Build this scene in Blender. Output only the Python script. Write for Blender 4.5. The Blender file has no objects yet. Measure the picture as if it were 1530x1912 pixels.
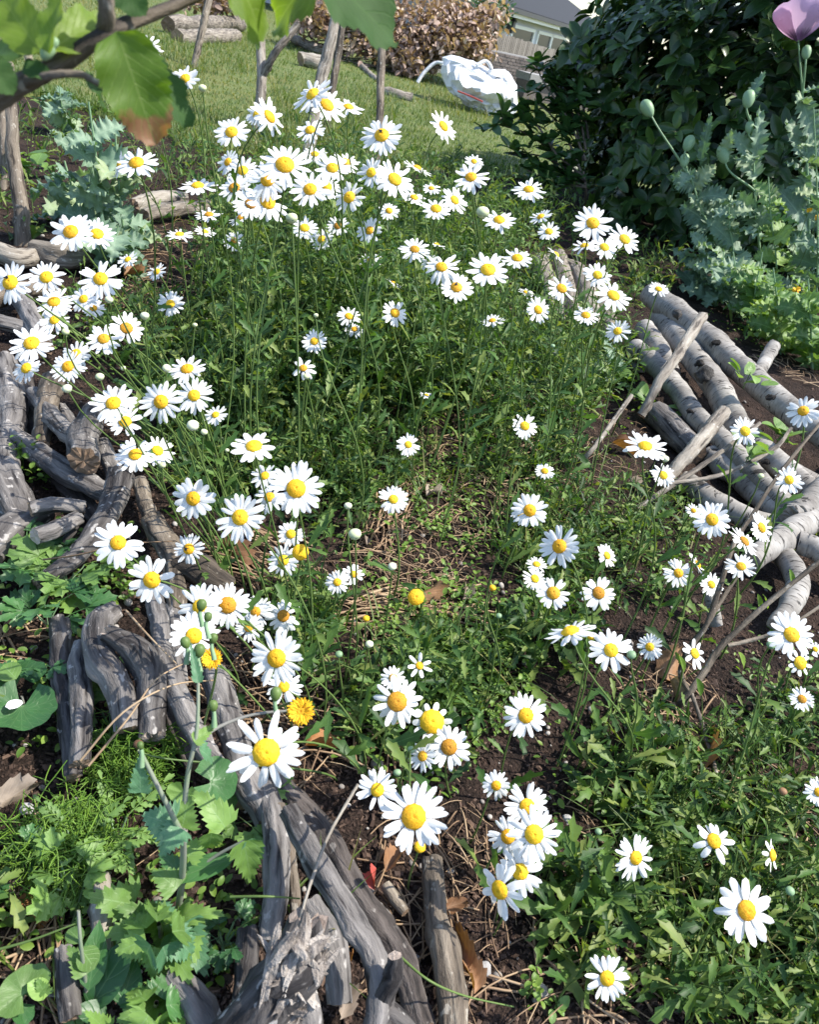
import bpy, math, random
import numpy as np
from mathutils import Vector, Matrix

# ------------------------------------------------------------------ camera, light, exposure
scene = bpy.context.scene
COL = scene.collection
rad = math.radians
PITCH, ROLL, CAMH = 32.7, 14.0, 1.0
F, CX, CY = 1444.0, 765.0, 956.0                 # focal length and centre, in pixels of the 1530x1912 photograph
cam_data = bpy.data.cameras.new('camera')
cam = bpy.data.objects.new('camera', cam_data)
COL.objects.link(cam)
scene.camera = cam
MC = Matrix.Rotation(rad(90 - PITCH), 3, 'X') @ Matrix.Rotation(rad(ROLL), 3, 'Z')
cam.matrix_world = Matrix.Translation((0, 0, CAMH)) @ MC.to_4x4()
cam_data.sensor_fit = 'VERTICAL'
cam_data.sensor_height = 36.0
cam_data.lens = 36.0 * F / 1912.0
cam_data.clip_start, cam_data.clip_end = 0.02, 400
cam_data.dof.use_dof = True
cam_data.dof.focus_distance = 1.6
cam_data.dof.aperture_fstop = 13.0

SUN_EL, SUN_AZ = 56.0, 80.0                      # azimuth clockwise from +Y (the view direction): from the right
world = bpy.data.worlds.new('World')
scene.world = world
world.use_nodes = True
nt = world.node_tree
sky = nt.nodes.new('ShaderNodeTexSky')
sky.sky_type = 'NISHITA'
sky.sun_disc = False
sky.sun_elevation = rad(SUN_EL)
sky.sun_rotation = rad(SUN_AZ)
bg = nt.nodes['Background']
bg.inputs['Strength'].default_value = 0.15
nt.links.new(sky.outputs[0], bg.inputs['Color'])
sun_data = bpy.data.lights.new('sun', 'SUN')
sun_data.energy = 3.8
sun_data.angle = rad(0.53)
sun_data.color = (1.0, 0.94, 0.84)
sun = bpy.data.objects.new('sun', sun_data)
COL.objects.link(sun)
sd = Vector((math.sin(rad(SUN_AZ)) * math.cos(rad(SUN_EL)), math.cos(rad(SUN_AZ)) * math.cos(rad(SUN_EL)), math.sin(rad(SUN_EL))))
sun.rotation_euler = sd.to_track_quat('Z', 'Y').to_euler()
sun.location = (3, 3, 8)
scene.view_settings.view_transform = 'Standard'
scene.view_settings.look = 'None'
scene.view_settings.exposure = 1.05
scene.view_settings.gamma = 1.0
scene.view_settings.use_curve_mapping = False
scene.cycles.max_bounces = 8
scene.cycles.transparent_max_bounces = 8
scene.cycles.use_denoising = True
scene.cycles.caustics_reflective = False
scene.cycles.caustics_refractive = False

# ------------------------------------------------------------------ helpers: space
rng = np.random.default_rng(11)
random.seed(11)
MN = np.array(MC)
CAM = np.array([0.0, 0.0, CAMH])
UP = np.array([0.0, 0.0, 1.0])

def ray(px, py):
    return MN @ np.array([(px - CX) / F, -(py - CY) / F, -1.0])

def D(px, py, dep):
    """point of the place seen at a pixel, at a depth along the optical axis"""
    return CAM + ray(px, py) * dep

def G(px, py, z=0.0):
    """point of the place seen at a pixel, at a height"""
    r = ray(px, py)
    return CAM + r * ((z - CAMH) / min(r[2], -0.006))

def dep_of(p):
    return float(-(MN.T @ (np.asarray(p) - CAM))[2])

def PX(p):
    q = MN.T @ (np.asarray(p) - CAM)
    return CX + F * q[0] / -q[2], CY - F * q[1] / -q[2]

def gz(x, y):
    """height of the bumpy bed"""
    x = np.asarray(x, float); y = np.asarray(y, float)
    a = np.clip((7 - np.hypot(x, y)) / 3, 0, 1)
    return a * (0.012 * np.sin(3.1 * x + 1.3) * np.cos(2.7 * y + .4) + 0.007 * np.sin(9 * x + 2 * y) * np.cos(8 * y - x) + 0.003 * np.sin(31 * x) * np.sin(27 * y + 11 * x))

def lin(h):
    h = h.lstrip('#')
    out = []
    for i in (0, 2, 4):
        c = int(h[i:i + 2], 16) / 255
        out.append(c / 12.92 if c <= .04045 else ((c + .055) / 1.055) ** 2.4)
    return (*out, 1.0)

def nrm(v):
    v = np.asarray(v, float)
    return v / (np.linalg.norm(v) + 1e-12)

# ------------------------------------------------------------------ helpers: objects
def tag(o, label=None, cat=None, group=None, kind=None):
    if label: o['label'] = label
    if cat: o['category'] = cat
    if group: o['group'] = group
    if kind: o['kind'] = kind
    return o

def thing(name, label, cat, loc, group=None):
    o = bpy.data.objects.new(name, None)
    o.empty_display_size = 0.02
    o.location = [float(c) for c in loc]
    COL.objects.link(o)
    return tag(o, label, cat, group)

WM = {}
def wm(o):
    if o is None: return Matrix.Identity(4)
    if o.name in WM: return WM[o.name]
    return Matrix.Translation(o.location)

def link(name, mesh, parent=None, W=None):
    """link an object with world matrix W under a parent"""
    o = bpy.data.objects.new(name, mesh)
    COL.objects.link(o)
    W = W if W is not None else Matrix.Identity(4)
    if parent is not None:
        o.parent = parent
        o.matrix_basis = wm(parent).inverted() @ W
    else:
        o.matrix_basis = W
    WM[o.name] = W.copy()
    return o

def at(p):
    return Matrix.Translation([float(c) for c in p])

# ------------------------------------------------------------------ helpers: meshes in numpy
class T:
    """a template or batch: vertices, faces of any size, uv per vertex, extra attributes per vertex"""
    def __init__(s, V, faces, UV=None):
        s.V = np.asarray(V, float)
        if isinstance(faces, np.ndarray):
            s.idx = faces.reshape(-1).astype(np.int64)
            s.tot = np.full(len(faces), faces.shape[1], np.int64)
        else:
            s.idx = np.array([i for f in faces for i in f], np.int64)
            s.tot = np.array([len(f) for f in faces], np.int64)
        s.UV = np.zeros((len(s.V), 2)) if UV is None else np.asarray(UV, float)

def merge_t(ts):
    V, I, Tt, U, off = [], [], [], [], 0
    for t in ts:
        V.append(t.V); I.append(t.idx + off); Tt.append(t.tot); U.append(t.UV); off += len(t.V)
    r = T(np.concatenate(V), [])
    r.idx, r.tot, r.UV = np.concatenate(I), np.concatenate(Tt), np.concatenate(U)
    return r

def xf(t, R=None, S=None, P=None):
    V = t.V.copy()
    if S is not None: V = V * np.asarray(S)
    if R is not None: V = V @ np.asarray(R).T
    if P is not None: V = V + np.asarray(P)
    r = T(V, []); r.idx, r.tot, r.UV = t.idx, t.tot, t.UV
    return r

def to_mesh(name, t, mat, smooth=True, var=None, tc=None, origin=None):
    me = bpy.data.meshes.new(name)
    V = t.V if origin is None else t.V - np.asarray(origin)
    me.vertices.add(len(V)); me.vertices.foreach_set('co', V.astype(np.float32).ravel())
    me.loops.add(len(t.idx)); me.loops.foreach_set('vertex_index', t.idx.astype(np.int32))
    me.polygons.add(len(t.tot))
    st = np.concatenate([[0], np.cumsum(t.tot)[:-1]])
    me.polygons.foreach_set('loop_start', st.astype(np.int32))
    me.polygons.foreach_set('use_smooth', np.full(len(t.tot), smooth))
    uv = me.uv_layers.new(name='UVMap')
    uv.data.foreach_set('uv', t.UV[t.idx].astype(np.float32).ravel())
    if var is not None:
        a = me.attributes.new('var', 'FLOAT', 'POINT'); a.data.foreach_set('value', np.asarray(var, np.float32))
    if tc is not None:
        a = me.attributes.new('tc', 'FLOAT_VECTOR', 'POINT'); a.data.foreach_set('vector', np.asarray(tc, np.float32).ravel())
    me.update(calc_edges=True)
    me.validate()
    if mat is not None: me.materials.append(mat)
    return me

class Batch:
    """many copies of templates joined into one mesh"""
    def __init__(s): s.V, s.I, s.Tt, s.U, s.A, s.n = [], [], [], [], [], 0
    def add(s, t, P, R, S, var=None):
        """P (N,3), R (N,3,3) with columns X,Y,Z, S (N,3)"""
        N = len(P)
        if N == 0: return
        Vt = t.V[None] * S[:, None, :]
        V = np.einsum('nij,nvj->nvi', R, Vt) + P[:, None, :]
        nv = len(t.V)
        s.V.append(V.reshape(-1, 3))
        off = s.n + np.arange(N)[:, None] * nv
        s.I.append((t.idx[None] + off).reshape(-1))
        s.Tt.append(np.tile(t.tot, N)); s.U.append(np.tile(t.UV, (N, 1)))
        var = rng.random(N) if var is None else np.asarray(var, float)
        s.A.append(np.repeat(var, nv)); s.n += N * nv
    def addt(s, t, var=0.5):
        s.V.append(t.V); s.I.append(t.idx + s.n); s.Tt.append(t.tot); s.U.append(t.UV)
        s.A.append(np.full(len(t.V), var) if np.isscalar(var) else var); s.n += len(t.V)
    def build(s, name, mat, parent=None, smooth=True):
        r = T(np.concatenate(s.V), []); r.idx, r.tot, r.UV = np.concatenate(s.I), np.concatenate(s.Tt), np.concatenate(s.U)
        o = np.array(wm(parent).translation) if parent is not None else None
        me = to_mesh(name, r, mat, smooth, np.concatenate(s.A), origin=o)
        return link(name, me, parent, at(o) if o is not None else None)

def frames(a, e, roll):
    a, e, roll = np.broadcast_arrays(np.asarray(a, float), np.asarray(e, float), np.asarray(roll, float))
    y = np.stack([np.cos(a) * np.cos(e), np.sin(a) * np.cos(e), np.sin(e)], -1)
    x = np.stack([np.sin(a), -np.cos(a), 0 * a], -1)
    z = np.cross(x, y)
    c, s_ = np.cos(roll)[..., None], np.sin(roll)[..., None]
    return np.stack([x * c + z * s_, y, z * c - x * s_], -1)

def frame_from(y, zh):
    y = nrm(y); z = np.asarray(zh, float); z = nrm(z - y * np.dot(z, y)); x = np.cross(y, z)
    return np.stack([x, y, z], -1)

def tubes(C, Rr, sides=4, caps=False):
    """C (N,K,3) centre lines, Rr (N,K) radii -> template of N tubes"""
    C = np.asarray(C, float); N, K, _ = C.shape
    tg = np.gradient(C, axis=1); tg /= np.linalg.norm(tg, axis=2, keepdims=True) + 1e-12
    ref = np.where(np.abs(tg[:, :1, 2:3]) > .9, np.array([1.0, 0, 0]), np.array([0, 0, 1.0]))
    ref = np.broadcast_to(ref, tg.shape)
    u = np.cross(tg, ref); u /= np.linalg.norm(u, axis=2, keepdims=True) + 1e-12
    v = np.cross(u, tg)
    th = np.arange(sides) * 2 * np.pi / sides
    ring = (u[:, :, None] * np.cos(th)[None, None, :, None] + v[:, :, None] * np.sin(th)[None, None, :, None]) * np.asarray(Rr)[:, :, None, None]
    V = (C[:, :, None] + ring).reshape(-1, 3)
    base = (np.arange(N) * K * sides)[:, None, None]
    k = np.arange(K - 1)[None, :, None] * sides; j = np.arange(sides)[None, None, :]; j2 = (j + 1) % sides
    q = np.stack([base + k + j, base + k + j2, base + k + sides + j2, base + k + sides + j], -1).reshape(-1, 4)
    UV = np.stack([np.tile(np.arange(sides) / sides, N * K), np.repeat(np.tile(np.linspace(0, 1, K), N), sides)], -1)
    return T(V, q, UV)

def bez(p0, p1, p2, p3, n):
    t = np.linspace(0, 1, n)[:, None]
    return (1 - t) ** 3 * p0 + 3 * (1 - t) ** 2 * t * p1 + 3 * (1 - t) * t * t * p2 + t ** 3 * p3

def spline(P, n):
    """Catmull-Rom through the rows of P"""
    P = np.asarray(P, float)
    if len(P) == 2: 
        t = np.linspace(0, 1, n)[:, None]; return P[0] * (1 - t) + P[1] * t
    Q = np.vstack([2 * P[0] - P[1], P, 2 * P[-1] - P[-2]])
    out = []
    for s in np.linspace(0, len(P) - 1 - 1e-9, n):
        i = int(s); t = s - i; a, b, c, d = Q[i:i + 4]
        out.append(.5 * (2 * b + (c - a) * t + (2 * a - 5 * b + 4 * c - d) * t * t + (3 * b - a - 3 * c + d) * t ** 3))
    return np.array(out)

def tube1(P, R, sides=6):
    return tubes(np.asarray(P)[None], np.asarray(R)[None], sides)

# ------------------------------------------------------------------ materials
def new_mat(name):
    m = bpy.data.materials.new(name); m.use_nodes = True
    n = m.node_tree.nodes; n.clear()
    return m, n, m.node_tree.links

def node(n, kind, **kw):
    x = n.new(kind)
    for k, v in kw.items():
        if k.startswith('i_'): x.inputs[k[2:].replace('_', ' ')].default_value = v
        else: setattr(x, k, v)
    return x

def ramp(n, stops, interp='LINEAR'):
    r = n.new('ShaderNodeValToRGB'); r.color_ramp.interpolation = interp
    el = r.color_ramp.elements
    while len(el) < len(stops): el.new(.5)
    for e, (p, c) in zip(el, stops): e.position = p; e.color = c if len(c) == 4 else (*c, 1)
    return r

def mathn(n, l, op, a, b=None, clamp=False):
    x = n.new('ShaderNodeMath'); x.operation = op; x.use_clamp = clamp
    for i, v in enumerate((a, b)):
        if v is None: continue
        if isinstance(v, (int, float)): x.inputs[i].default_value = v
        else: l.new(v, x.inputs[i])
    return x.outputs[0]

def mixc(n, l, f, a, b, mode='MIX'):
    x = n.new('ShaderNodeMix'); x.data_type = 'RGBA'; x.blend_type = mode
    for sock, v in ((x.inputs[0], f), (x.inputs[6], a), (x.inputs[7], b)):
        if isinstance(v, (int, float)): sock.default_value = v
        elif isinstance(v, tuple): sock.default_value = v
        else: l.new(v, sock)
    return x.outputs[2]

def rnd_var(n, l):
    at_ = n.new('ShaderNodeAttribute'); at_.attribute_name = 'var'
    oi = n.new('ShaderNodeObjectInfo')
    return mathn(n, l, 'FRACT', mathn(n, l, 'ADD', at_.outputs['Fac'], oi.outputs['Random']))

def leaf_mat(name, cols, rough=.45, transl=.3, vein=None, vein_w=.035, side=0, mottle=.25, spec=.5, edge=None, tip=None, coat=0, tcol=None):
    """cols: darkest to palest leaf of its kind"""
    m, n, l = new_mat(name)
    v = rnd_var(n, l)
    c = ramp(n, [(i / max(1, len(cols) - 1), k) for i, k in enumerate(cols)])
    l.new(v, c.inputs[0]); col = c.outputs[0]
    g = node(n, 'ShaderNodeNewGeometry')
    nz = node(n, 'ShaderNodeTexNoise', i_Scale=60.0, i_Detail=4.0); l.new(g.outputs['Position'], nz.inputs['Vector'])
    k = mathn(n, l, 'ADD', mathn(n, l, 'MULTIPLY', mathn(n, l, 'SUBTRACT', nz.outputs['Fac'], .5), mottle * 2.4), 1.0)
    x = n.new('ShaderNodeVectorMath'); x.operation = 'SCALE'; l.new(col, x.inputs[0]); l.new(k, x.inputs['Scale']); col = x.outputs[0]
    uv = n.new('ShaderNodeUVMap'); sp = n.new('ShaderNodeSeparateXYZ'); l.new(uv.outputs[0], sp.inputs[0])
    au = mathn(n, l, 'ABSOLUTE', mathn(n, l, 'SUBTRACT', sp.outputs[0], .5))
    hgt = nz.outputs['Fac']
    if tip is not None:
        w2 = node(n, 'ShaderNodeTexNoise', i_Scale=2.5, i_Detail=5.0); l.new(uv.outputs[0], w2.inputs['Vector'])
        tv = mathn(n, l, 'ADD', sp.outputs[1], mathn(n, l, 'MULTIPLY', mathn(n, l, 'SUBTRACT', w2.outputs['Fac'], .5), .55))
        tr = ramp(n, [(tip[0], (0, 0, 0)), (tip[0] + .06, (1, 1, 1))]); l.new(tv, tr.inputs[0])
        tcc = mixc(n, l, nz.outputs['Fac'], tip[1], tip[2])
        col = mixc(n, l, tr.outputs[0], col, tcc)
    if vein is not None:
        mid = ramp(n, [(0, (1, 1, 1)), (vein_w, (0, 0, 0))]); l.new(au, mid.inputs[0])
        f = mid.outputs[0]
        if side:
            ph = mathn(n, l, 'SUBTRACT', mathn(n, l, 'MULTIPLY', sp.outputs[1], side), mathn(n, l, 'MULTIPLY', au, side * .7))
            sv = mathn(n, l, 'ABSOLUTE', mathn(n, l, 'SUBTRACT', mathn(n, l, 'FRACT', ph), .5))
            sr = ramp(n, [(0, (.55, .55, .55)), (.1, (0, 0, 0))]); l.new(sv, sr.inputs[0])
            f = mathn(n, l, 'MAXIMUM', f, sr.outputs[0])
            hgt = mathn(n, l, 'SUBTRACT', hgt, mathn(n, l, 'MULTIPLY', sr.outputs[0], .8))
        col = mixc(n, l, mathn(n, l, 'MULTIPLY', f, .75), col, vein)
    if edge is not None:  # paler leaf rim: a rim highlight put into the colour
        er = ramp(n, [(.445, (0, 0, 0)), (.49, (1, 1, 1))]); l.new(au, er.inputs[0])
        col = mixc(n, l, mathn(n, l, 'MULTIPLY', er.outputs[0], .8), col, edge)
    b = node(n, 'ShaderNodeBsdfPrincipled', i_Roughness=rough)
    b.inputs['Specular IOR Level'].default_value = spec
    if coat: b.inputs['Coat Weight'].default_value = coat; b.inputs['Coat Roughness'].default_value = .18
    l.new(col, b.inputs['Base Color'])
    bp = node(n, 'ShaderNodeBump', i_Strength=.35, i_Distance=.002); l.new(hgt, bp.inputs['Height']); l.new(bp.outputs[0], b.inputs['Normal'])
    out = n.new('ShaderNodeOutputMaterial')
    if transl:
        tr = n.new('ShaderNodeBsdfTranslucent')
        l.new(mixc(n, l, 1.0, col, tcol or (1.5, 1.45, .55, 1), 'MULTIPLY'), tr.inputs[0])
        mx = n.new('ShaderNodeMixShader'); mx.inputs[0].default_value = transl
        l.new(b.outputs[0], mx.inputs[1]); l.new(tr.outputs[0], mx.inputs[2]); l.new(mx.outputs[0], out.inputs[0])
    else:
        l.new(b.outputs[0], out.inputs[0])
    return m

def plain_mat(name, cols, rough=.6, scale=30., bump=.3, dist=.003, spec=.4, transl=0, stretch=None, coord='pos'):
    m, n, l = new_mat(name)
    if coord == 'tc':
        a = n.new('ShaderNodeAttribute'); a.attribute_name = 'tc'; vec = a.outputs['Vector']
    elif coord == 'obj':
        a = n.new('ShaderNodeTexCoord'); vec = a.outputs['Object']
    else:
        a = n.new('ShaderNodeNewGeometry'); vec = a.outputs['Position']
    if stretch:
        mp = n.new('ShaderNodeMapping'); mp.inputs['Scale'].default_value = stretch; l.new(vec, mp.inputs[0]); vec = mp.outputs[0]
    nz = node(n, 'ShaderNodeTexNoise', i_Scale=scale, i_Detail=6.0, i_Roughness=.65); l.new(vec, nz.inputs['Vector'])
    f = mathn(n, l, 'ADD', mathn(n, l, 'MULTIPLY', nz.outputs['Fac'], .7), mathn(n, l, 'MULTIPLY', rnd_var(n, l), .3))
    c = ramp(n, [(.25 + .5 * i / max(1, len(cols) - 1), k) for i, k in enumerate(cols)]); l.new(f, c.inputs[0])
    b = node(n, 'ShaderNodeBsdfPrincipled', i_Roughness=rough); b.inputs['Specular IOR Level'].default_value = spec
    l.new(c.outputs[0], b.inputs['Base Color'])
    bp = node(n, 'ShaderNodeBump', i_Strength=bump, i_Distance=dist); l.new(nz.outputs['Fac'], bp.inputs['Height']); l.new(bp.outputs[0], b.inputs['Normal'])
    out = n.new('ShaderNodeOutputMaterial')
    if transl:
        tr = n.new('ShaderNodeBsdfTranslucent'); l.new(c.outputs[0], tr.inputs[0])
        mx = n.new('ShaderNodeMixShader'); mx.inputs[0].default_value = transl
        l.new(b.outputs[0], mx.inputs[1]); l.new(tr.outputs[0], mx.inputs[2]); l.new(mx.outputs[0], out.inputs[0])
    else:
        l.new(b.outputs[0], out.inputs[0])
    return m

def bark_mat(name, dark, mid, pale, lichen, birch=False):
    m, n, l = new_mat(name)
    a = n.new('ShaderNodeAttribute'); a.attribute_name = 'tc'
    oi = n.new('ShaderNodeObjectInfo')
    off = n.new('ShaderNodeVectorMath'); off.operation = 'ADD'; l.new(a.outputs['Vector'], off.inputs[0])
    cx = n.new('ShaderNodeCombineXYZ'); l.new(mathn(n, l, 'MULTIPLY', oi.outputs['Random'], 37.0), cx.inputs[2]); l.new(cx.outputs[0], off.inputs[1])
    def noise(scale, stretch, detail=6, rough=.6):
        mp = n.new('ShaderNodeMapping'); mp.inputs['Scale'].default_value = stretch; l.new(off.outputs[0], mp.inputs[0])
        z = node(n, 'ShaderNodeTexNoise', i_Scale=float(scale), i_Detail=float(detail), i_Roughness=rough); l.new(mp.outputs[0], z.inputs['Vector'])
        return z.outputs['Fac']
    if not birch:
        st = noise(75, (1, 1, .12)); big = noise(11, (1, 1, .5), 3); fine = noise(240, (1, 1, .35), 3); spot = noise(70, (1, 1, .8), 2)
        f = mathn(n, l, 'ADD', mathn(n, l, 'MULTIPLY', st, .65), mathn(n, l, 'MULTIPLY', big, .35))
        f = mathn(n, l, 'ADD', f, mathn(n, l, 'MULTIPLY', mathn(n, l, 'SUBTRACT', oi.outputs['Random'], .5), .12))
        c = ramp(n, [(.36, dark), (.5, mid), (.66, pale)]); l.new(f, c.inputs[0])
        sr = ramp(n, [(.63, (0, 0, 0)), (.68, (1, 1, 1))]); l.new(spot, sr.inputs[0])
        col = mixc(n, l, mathn(n, l, 'MULTIPLY', sr.outputs[0], .7), c.outputs[0], lichen)
        fr = ramp(n, [(.36, (0, 0, 0)), (.44, (1, 1, 1))]); l.new(st, fr.inputs[0])
        col = mixc(n, l, mathn(n, l, 'SUBTRACT', 1.0, fr.outputs[0]), col, dark)
        h = mathn(n, l, 'ADD', st, mathn(n, l, 'MULTIPLY', fine, .45)); dist, strength = .006, .9
    else:
        sh = noise(9, (1, 1, 1), 4); ln = noise(26, (1, 1, 7), 3, .5); pt = noise(13, (1, 1, 1.6), 4); gr = noise(150, (.3, .3, 1), 3)
        c = ramp(n, [(.32, mid), (.5, pale), (.7, lichen)]); l.new(mathn(n, l, 'ADD', mathn(n, l, 'MULTIPLY', sh, .7), mathn(n, l, 'MULTIPLY', gr, .3)), c.inputs[0])
        lr = ramp(n, [(.61, (0, 0, 0)), (.65, (1, 1, 1))]); l.new(ln, lr.inputs[0])
        pr = ramp(n, [(.63, (0, 0, 0)), (.67, (1, 1, 1))]); l.new(pt, pr.inputs[0])
        col = mixc(n, l, mathn(n, l, 'MULTIPLY', lr.outputs[0], .85), c.outputs[0], dark)
        col = mixc(n, l, mathn(n, l, 'MULTIPLY', pr.outputs[0], .92), col, dark)
        h = mathn(n, l, 'SUBTRACT', mathn(n, l, 'MULTIPLY', gr, .4), mathn(n, l, 'MAXIMUM', lr.outputs[0], pr.outputs[0])); dist, strength = .003, .6
    b = node(n, 'ShaderNodeBsdfPrincipled', i_Roughness=.8); b.inputs['Specular IOR Level'].default_value = .3
    l.new(col, b.inputs['Base Color'])
    bp = node(n, 'ShaderNodeBump', i_Strength=strength, i_Distance=dist); l.new(h, bp.inputs['Height']); l.new(bp.outputs[0], b.inputs['Normal'])
    out = n.new('ShaderNodeOutputMaterial'); l.new(b.outputs[0], out.inputs[0])
    return m

def rgb(r, g, b): return (r, g, b, 1.0)

M = {}
M['petal'] = leaf_mat('petal_white', [rgb(.72, .73, .71), rgb(.80, .81, .80), rgb(.85, .85, .83), rgb(.86, .86, .84)], .55, .22, vein=rgb(.70, .71, .69), vein_w=.05, mottle=.03, spec=.3, tcol=(1, 1, 1, 1))
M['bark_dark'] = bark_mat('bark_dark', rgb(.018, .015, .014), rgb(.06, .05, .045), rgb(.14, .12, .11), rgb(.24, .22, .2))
M['disc'] = plain_mat('disc_yellow', [rgb(.62, .26, .004), rgb(.86, .48, .010), rgb(.92, .60, .02)], .65, 420, .9, .0015)
M['stem'] = plain_mat('stem_green', [rgb(.07, .12, .03), rgb(.15, .23, .06)], .5, 40, .2, .001, transl=.1)
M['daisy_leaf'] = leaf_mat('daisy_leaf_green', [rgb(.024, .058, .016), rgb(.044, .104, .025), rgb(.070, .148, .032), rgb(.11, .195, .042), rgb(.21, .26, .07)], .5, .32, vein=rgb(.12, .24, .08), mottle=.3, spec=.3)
M['cress'] = leaf_mat('weed_leaf_green', [rgb(.07, .15, .02), rgb(.14, .25, .035), rgb(.20, .31, .05)], .5, .35, mottle=.3)
M['grass'] = leaf_mat('grass_green', [rgb(.05, .10, .016), rgb(.09, .15, .024), rgb(.14, .19, .036), rgb(.24, .22, .08)], .5, .35, mottle=.3)
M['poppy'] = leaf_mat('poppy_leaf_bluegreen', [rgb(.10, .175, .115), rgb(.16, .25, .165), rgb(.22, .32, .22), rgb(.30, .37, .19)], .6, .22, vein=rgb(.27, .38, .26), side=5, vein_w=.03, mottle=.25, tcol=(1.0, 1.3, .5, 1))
M['poppy_sun'] = leaf_mat('poppy_leaf_sunlit', [rgb(.10, .20, .06), rgb(.16, .29, .09), rgb(.24, .36, .10)], .55, .3, vein=rgb(.28, .40, .18), side=5, vein_w=.03, mottle=.3)  # lit copy of the poppy leaf: sunlight put into the colour
M['poppy_bud'] = plain_mat('poppy_bud_green', [rgb(.16, .27, .14), rgb(.24, .36, .20)], .5, 60, .3, .001)
M['hedge'] = leaf_mat('hedge_leaf_dark', [rgb(.014, .040, .011), rgb(.021, .056, .014), rgb(.031, .074, .018), rgb(.06, .125, .022)], .36, .12, vein=rgb(.05, .11, .045), mottle=.2, edge=rgb(.09, .17, .045), spec=.42)  # edge colour paints the rim highlights of the leaves
M['hedge_new'] = leaf_mat('hedge_leaf_young', [rgb(.06, .14, .02), rgb(.10, .20, .03)], .3, .25, vein=rgb(.18, .28, .08), edge=rgb(.22, .32, .10), mottle=.2)
M['sprig'] = leaf_mat('shrub_leaf_green', [rgb(.022, .06, .018), rgb(.035, .09, .025), rgb(.055, .12, .03)], .35, .22, vein=rgb(.07, .15, .05), mottle=.2)
M['hazel'] = leaf_mat('tree_leaf_green', [rgb(.14, .23, .025), rgb(.20, .31, .04)], .5, .55, vein=rgb(.26, .36, .10), side=8, vein_w=.025, mottle=.3)
M['hazel_shade'] = leaf_mat('tree_leaf_shaded', [rgb(.03, .085, .015), rgb(.045, .11, .02)], .75, .42, vein=rgb(.06, .14, .03), side=7, vein_w=.02, mottle=.18)  # darker copy of the tree leaf: its shade side put into the colour
M['hazel_tip'] = leaf_mat('tree_leaf_browned', [rgb(.12, .22, .025), rgb(.17, .28, .035)], .5, .55, vein=rgb(.26, .36, .10), side=8, vein_w=.025, mottle=.3, tip=(.70, rgb(.22, .09, .05), rgb(.45, .24, .13)))
M['thistle'] = leaf_mat('thistle_leaf_green', [rgb(.10, .19, .045), rgb(.15, .27, .06), rgb(.21, .35, .08)], .5, .32, vein=rgb(.22, .36, .14), side=5, vein_w=.03, mottle=.25)
M['thistle_blue'] = leaf_mat('thistle_leaf_bluegreen', [rgb(.08, .20, .10), rgb(.12, .26, .13)], .5, .28, vein=rgb(.20, .34, .20), side=5, vein_w=.03, mottle=.2)
M['round'] = leaf_mat('round_leaf_green', [rgb(.03, .10, .03), rgb(.05, .14, .04), rgb(.07, .18, .05)], .42, .25, vein=rgb(.12, .22, .09), side=4, mottle=.3)
M['fennel'] = leaf_mat('feathery_leaf_green', [rgb(.08, .17, .02), rgb(.15, .29, .035), rgb(.22, .37, .05)], .5, .3, mottle=.2)
M['purple'] = leaf_mat('poppy_petal_mauve', [rgb(.6, .4, .58), rgb(.7, .5, .68)], .6, .35, vein=rgb(.50, .25, .48), side=0, mottle=.15, tcol=(1.1, .9, 1.1, 1))
M['purple_dark'] = plain_mat('poppy_blotch', [rgb(.12, .02, .12), rgb(.2, .05, .2)], .6)
M['straw'] = plain_mat('straw_dry', [rgb(.14, .085, .05), rgb(.28, .185, .11), rgb(.44, .33, .21)], .7, 20, .3)
M['dry'] = leaf_mat('dry_leaf_brown', [rgb(.12, .06, .03), rgb(.24, .12, .055), rgb(.36, .20, .10)], .65, .2, vein=rgb(.32, .2, .11), side=6, mottle=.5)
M['dry_orange'] = leaf_mat('dry_leaf_orange', [rgb(.34, .15, .05), rgb(.42, .20, .07)], .6, .2, vein=rgb(.45, .28, .12), side=6, mottle=.5)
M['dry_grey'] = leaf_mat('dry_leaf_grey', [rgb(.22, .17, .13), rgb(.34, .28, .22)], .75, .15, vein=rgb(.36, .3, .25), side=6, mottle=.5)
M['brush'] = leaf_mat('brush_leaf_brown', [rgb(.16, .105, .08), rgb(.36, .245, .195), rgb(.58, .45, .365)], .6, .2, mottle=.3)
M['red'] = leaf_mat('leaf_red', [rgb(.42, .07, .06), rgb(.5, .1, .08)], .5, .2, mottle=.3)
M['bark'] = bark_mat('bark_grey', rgb(.024, .021, .021), rgb(.10, .092, .088), rgb(.25, .233, .22), rgb(.42, .40, .38))
M['bark_brown'] = bark_mat('bark_brown', rgb(.035, .028, .022), rgb(.13, .105, .08), rgb(.27, .23, .18), rgb(.36, .33, .28))
M['bark_pale'] = bark_mat('bark_pale', rgb(.07, .06, .05), rgb(.22, .19, .155), rgb(.36, .33, .28), rgb(.42, .40, .36))
M['birch'] = bark_mat('bark_birch', rgb(.022, .019, .017), rgb(.13, .118, .105), rgb(.265, .248, .225), rgb(.46, .44, .405), True)
M['cut'] = plain_mat('wood_cut', [rgb(.10, .065, .04), rgb(.22, .15, .10), rgb(.34, .25, .17)], .8, 60, .6, .003)
M['cut_pale'] = plain_mat('wood_broken', [rgb(.16, .12, .10), rgb(.38, .31, .26), rgb(.56, .48, .42)], .8, 70, .9, .006)
M['pebble'] = plain_mat('pebble_stone', [rgb(.12, .10, .09), rgb(.26, .24, .22), rgb(.45, .42, .39)], .75, 60, .3)
M['stone'] = plain_mat('stone_grey', [rgb(.18, .17, .16), rgb(.32, .31, .30), rgb(.42, .41, .40)], .8, 40, .6)
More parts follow.
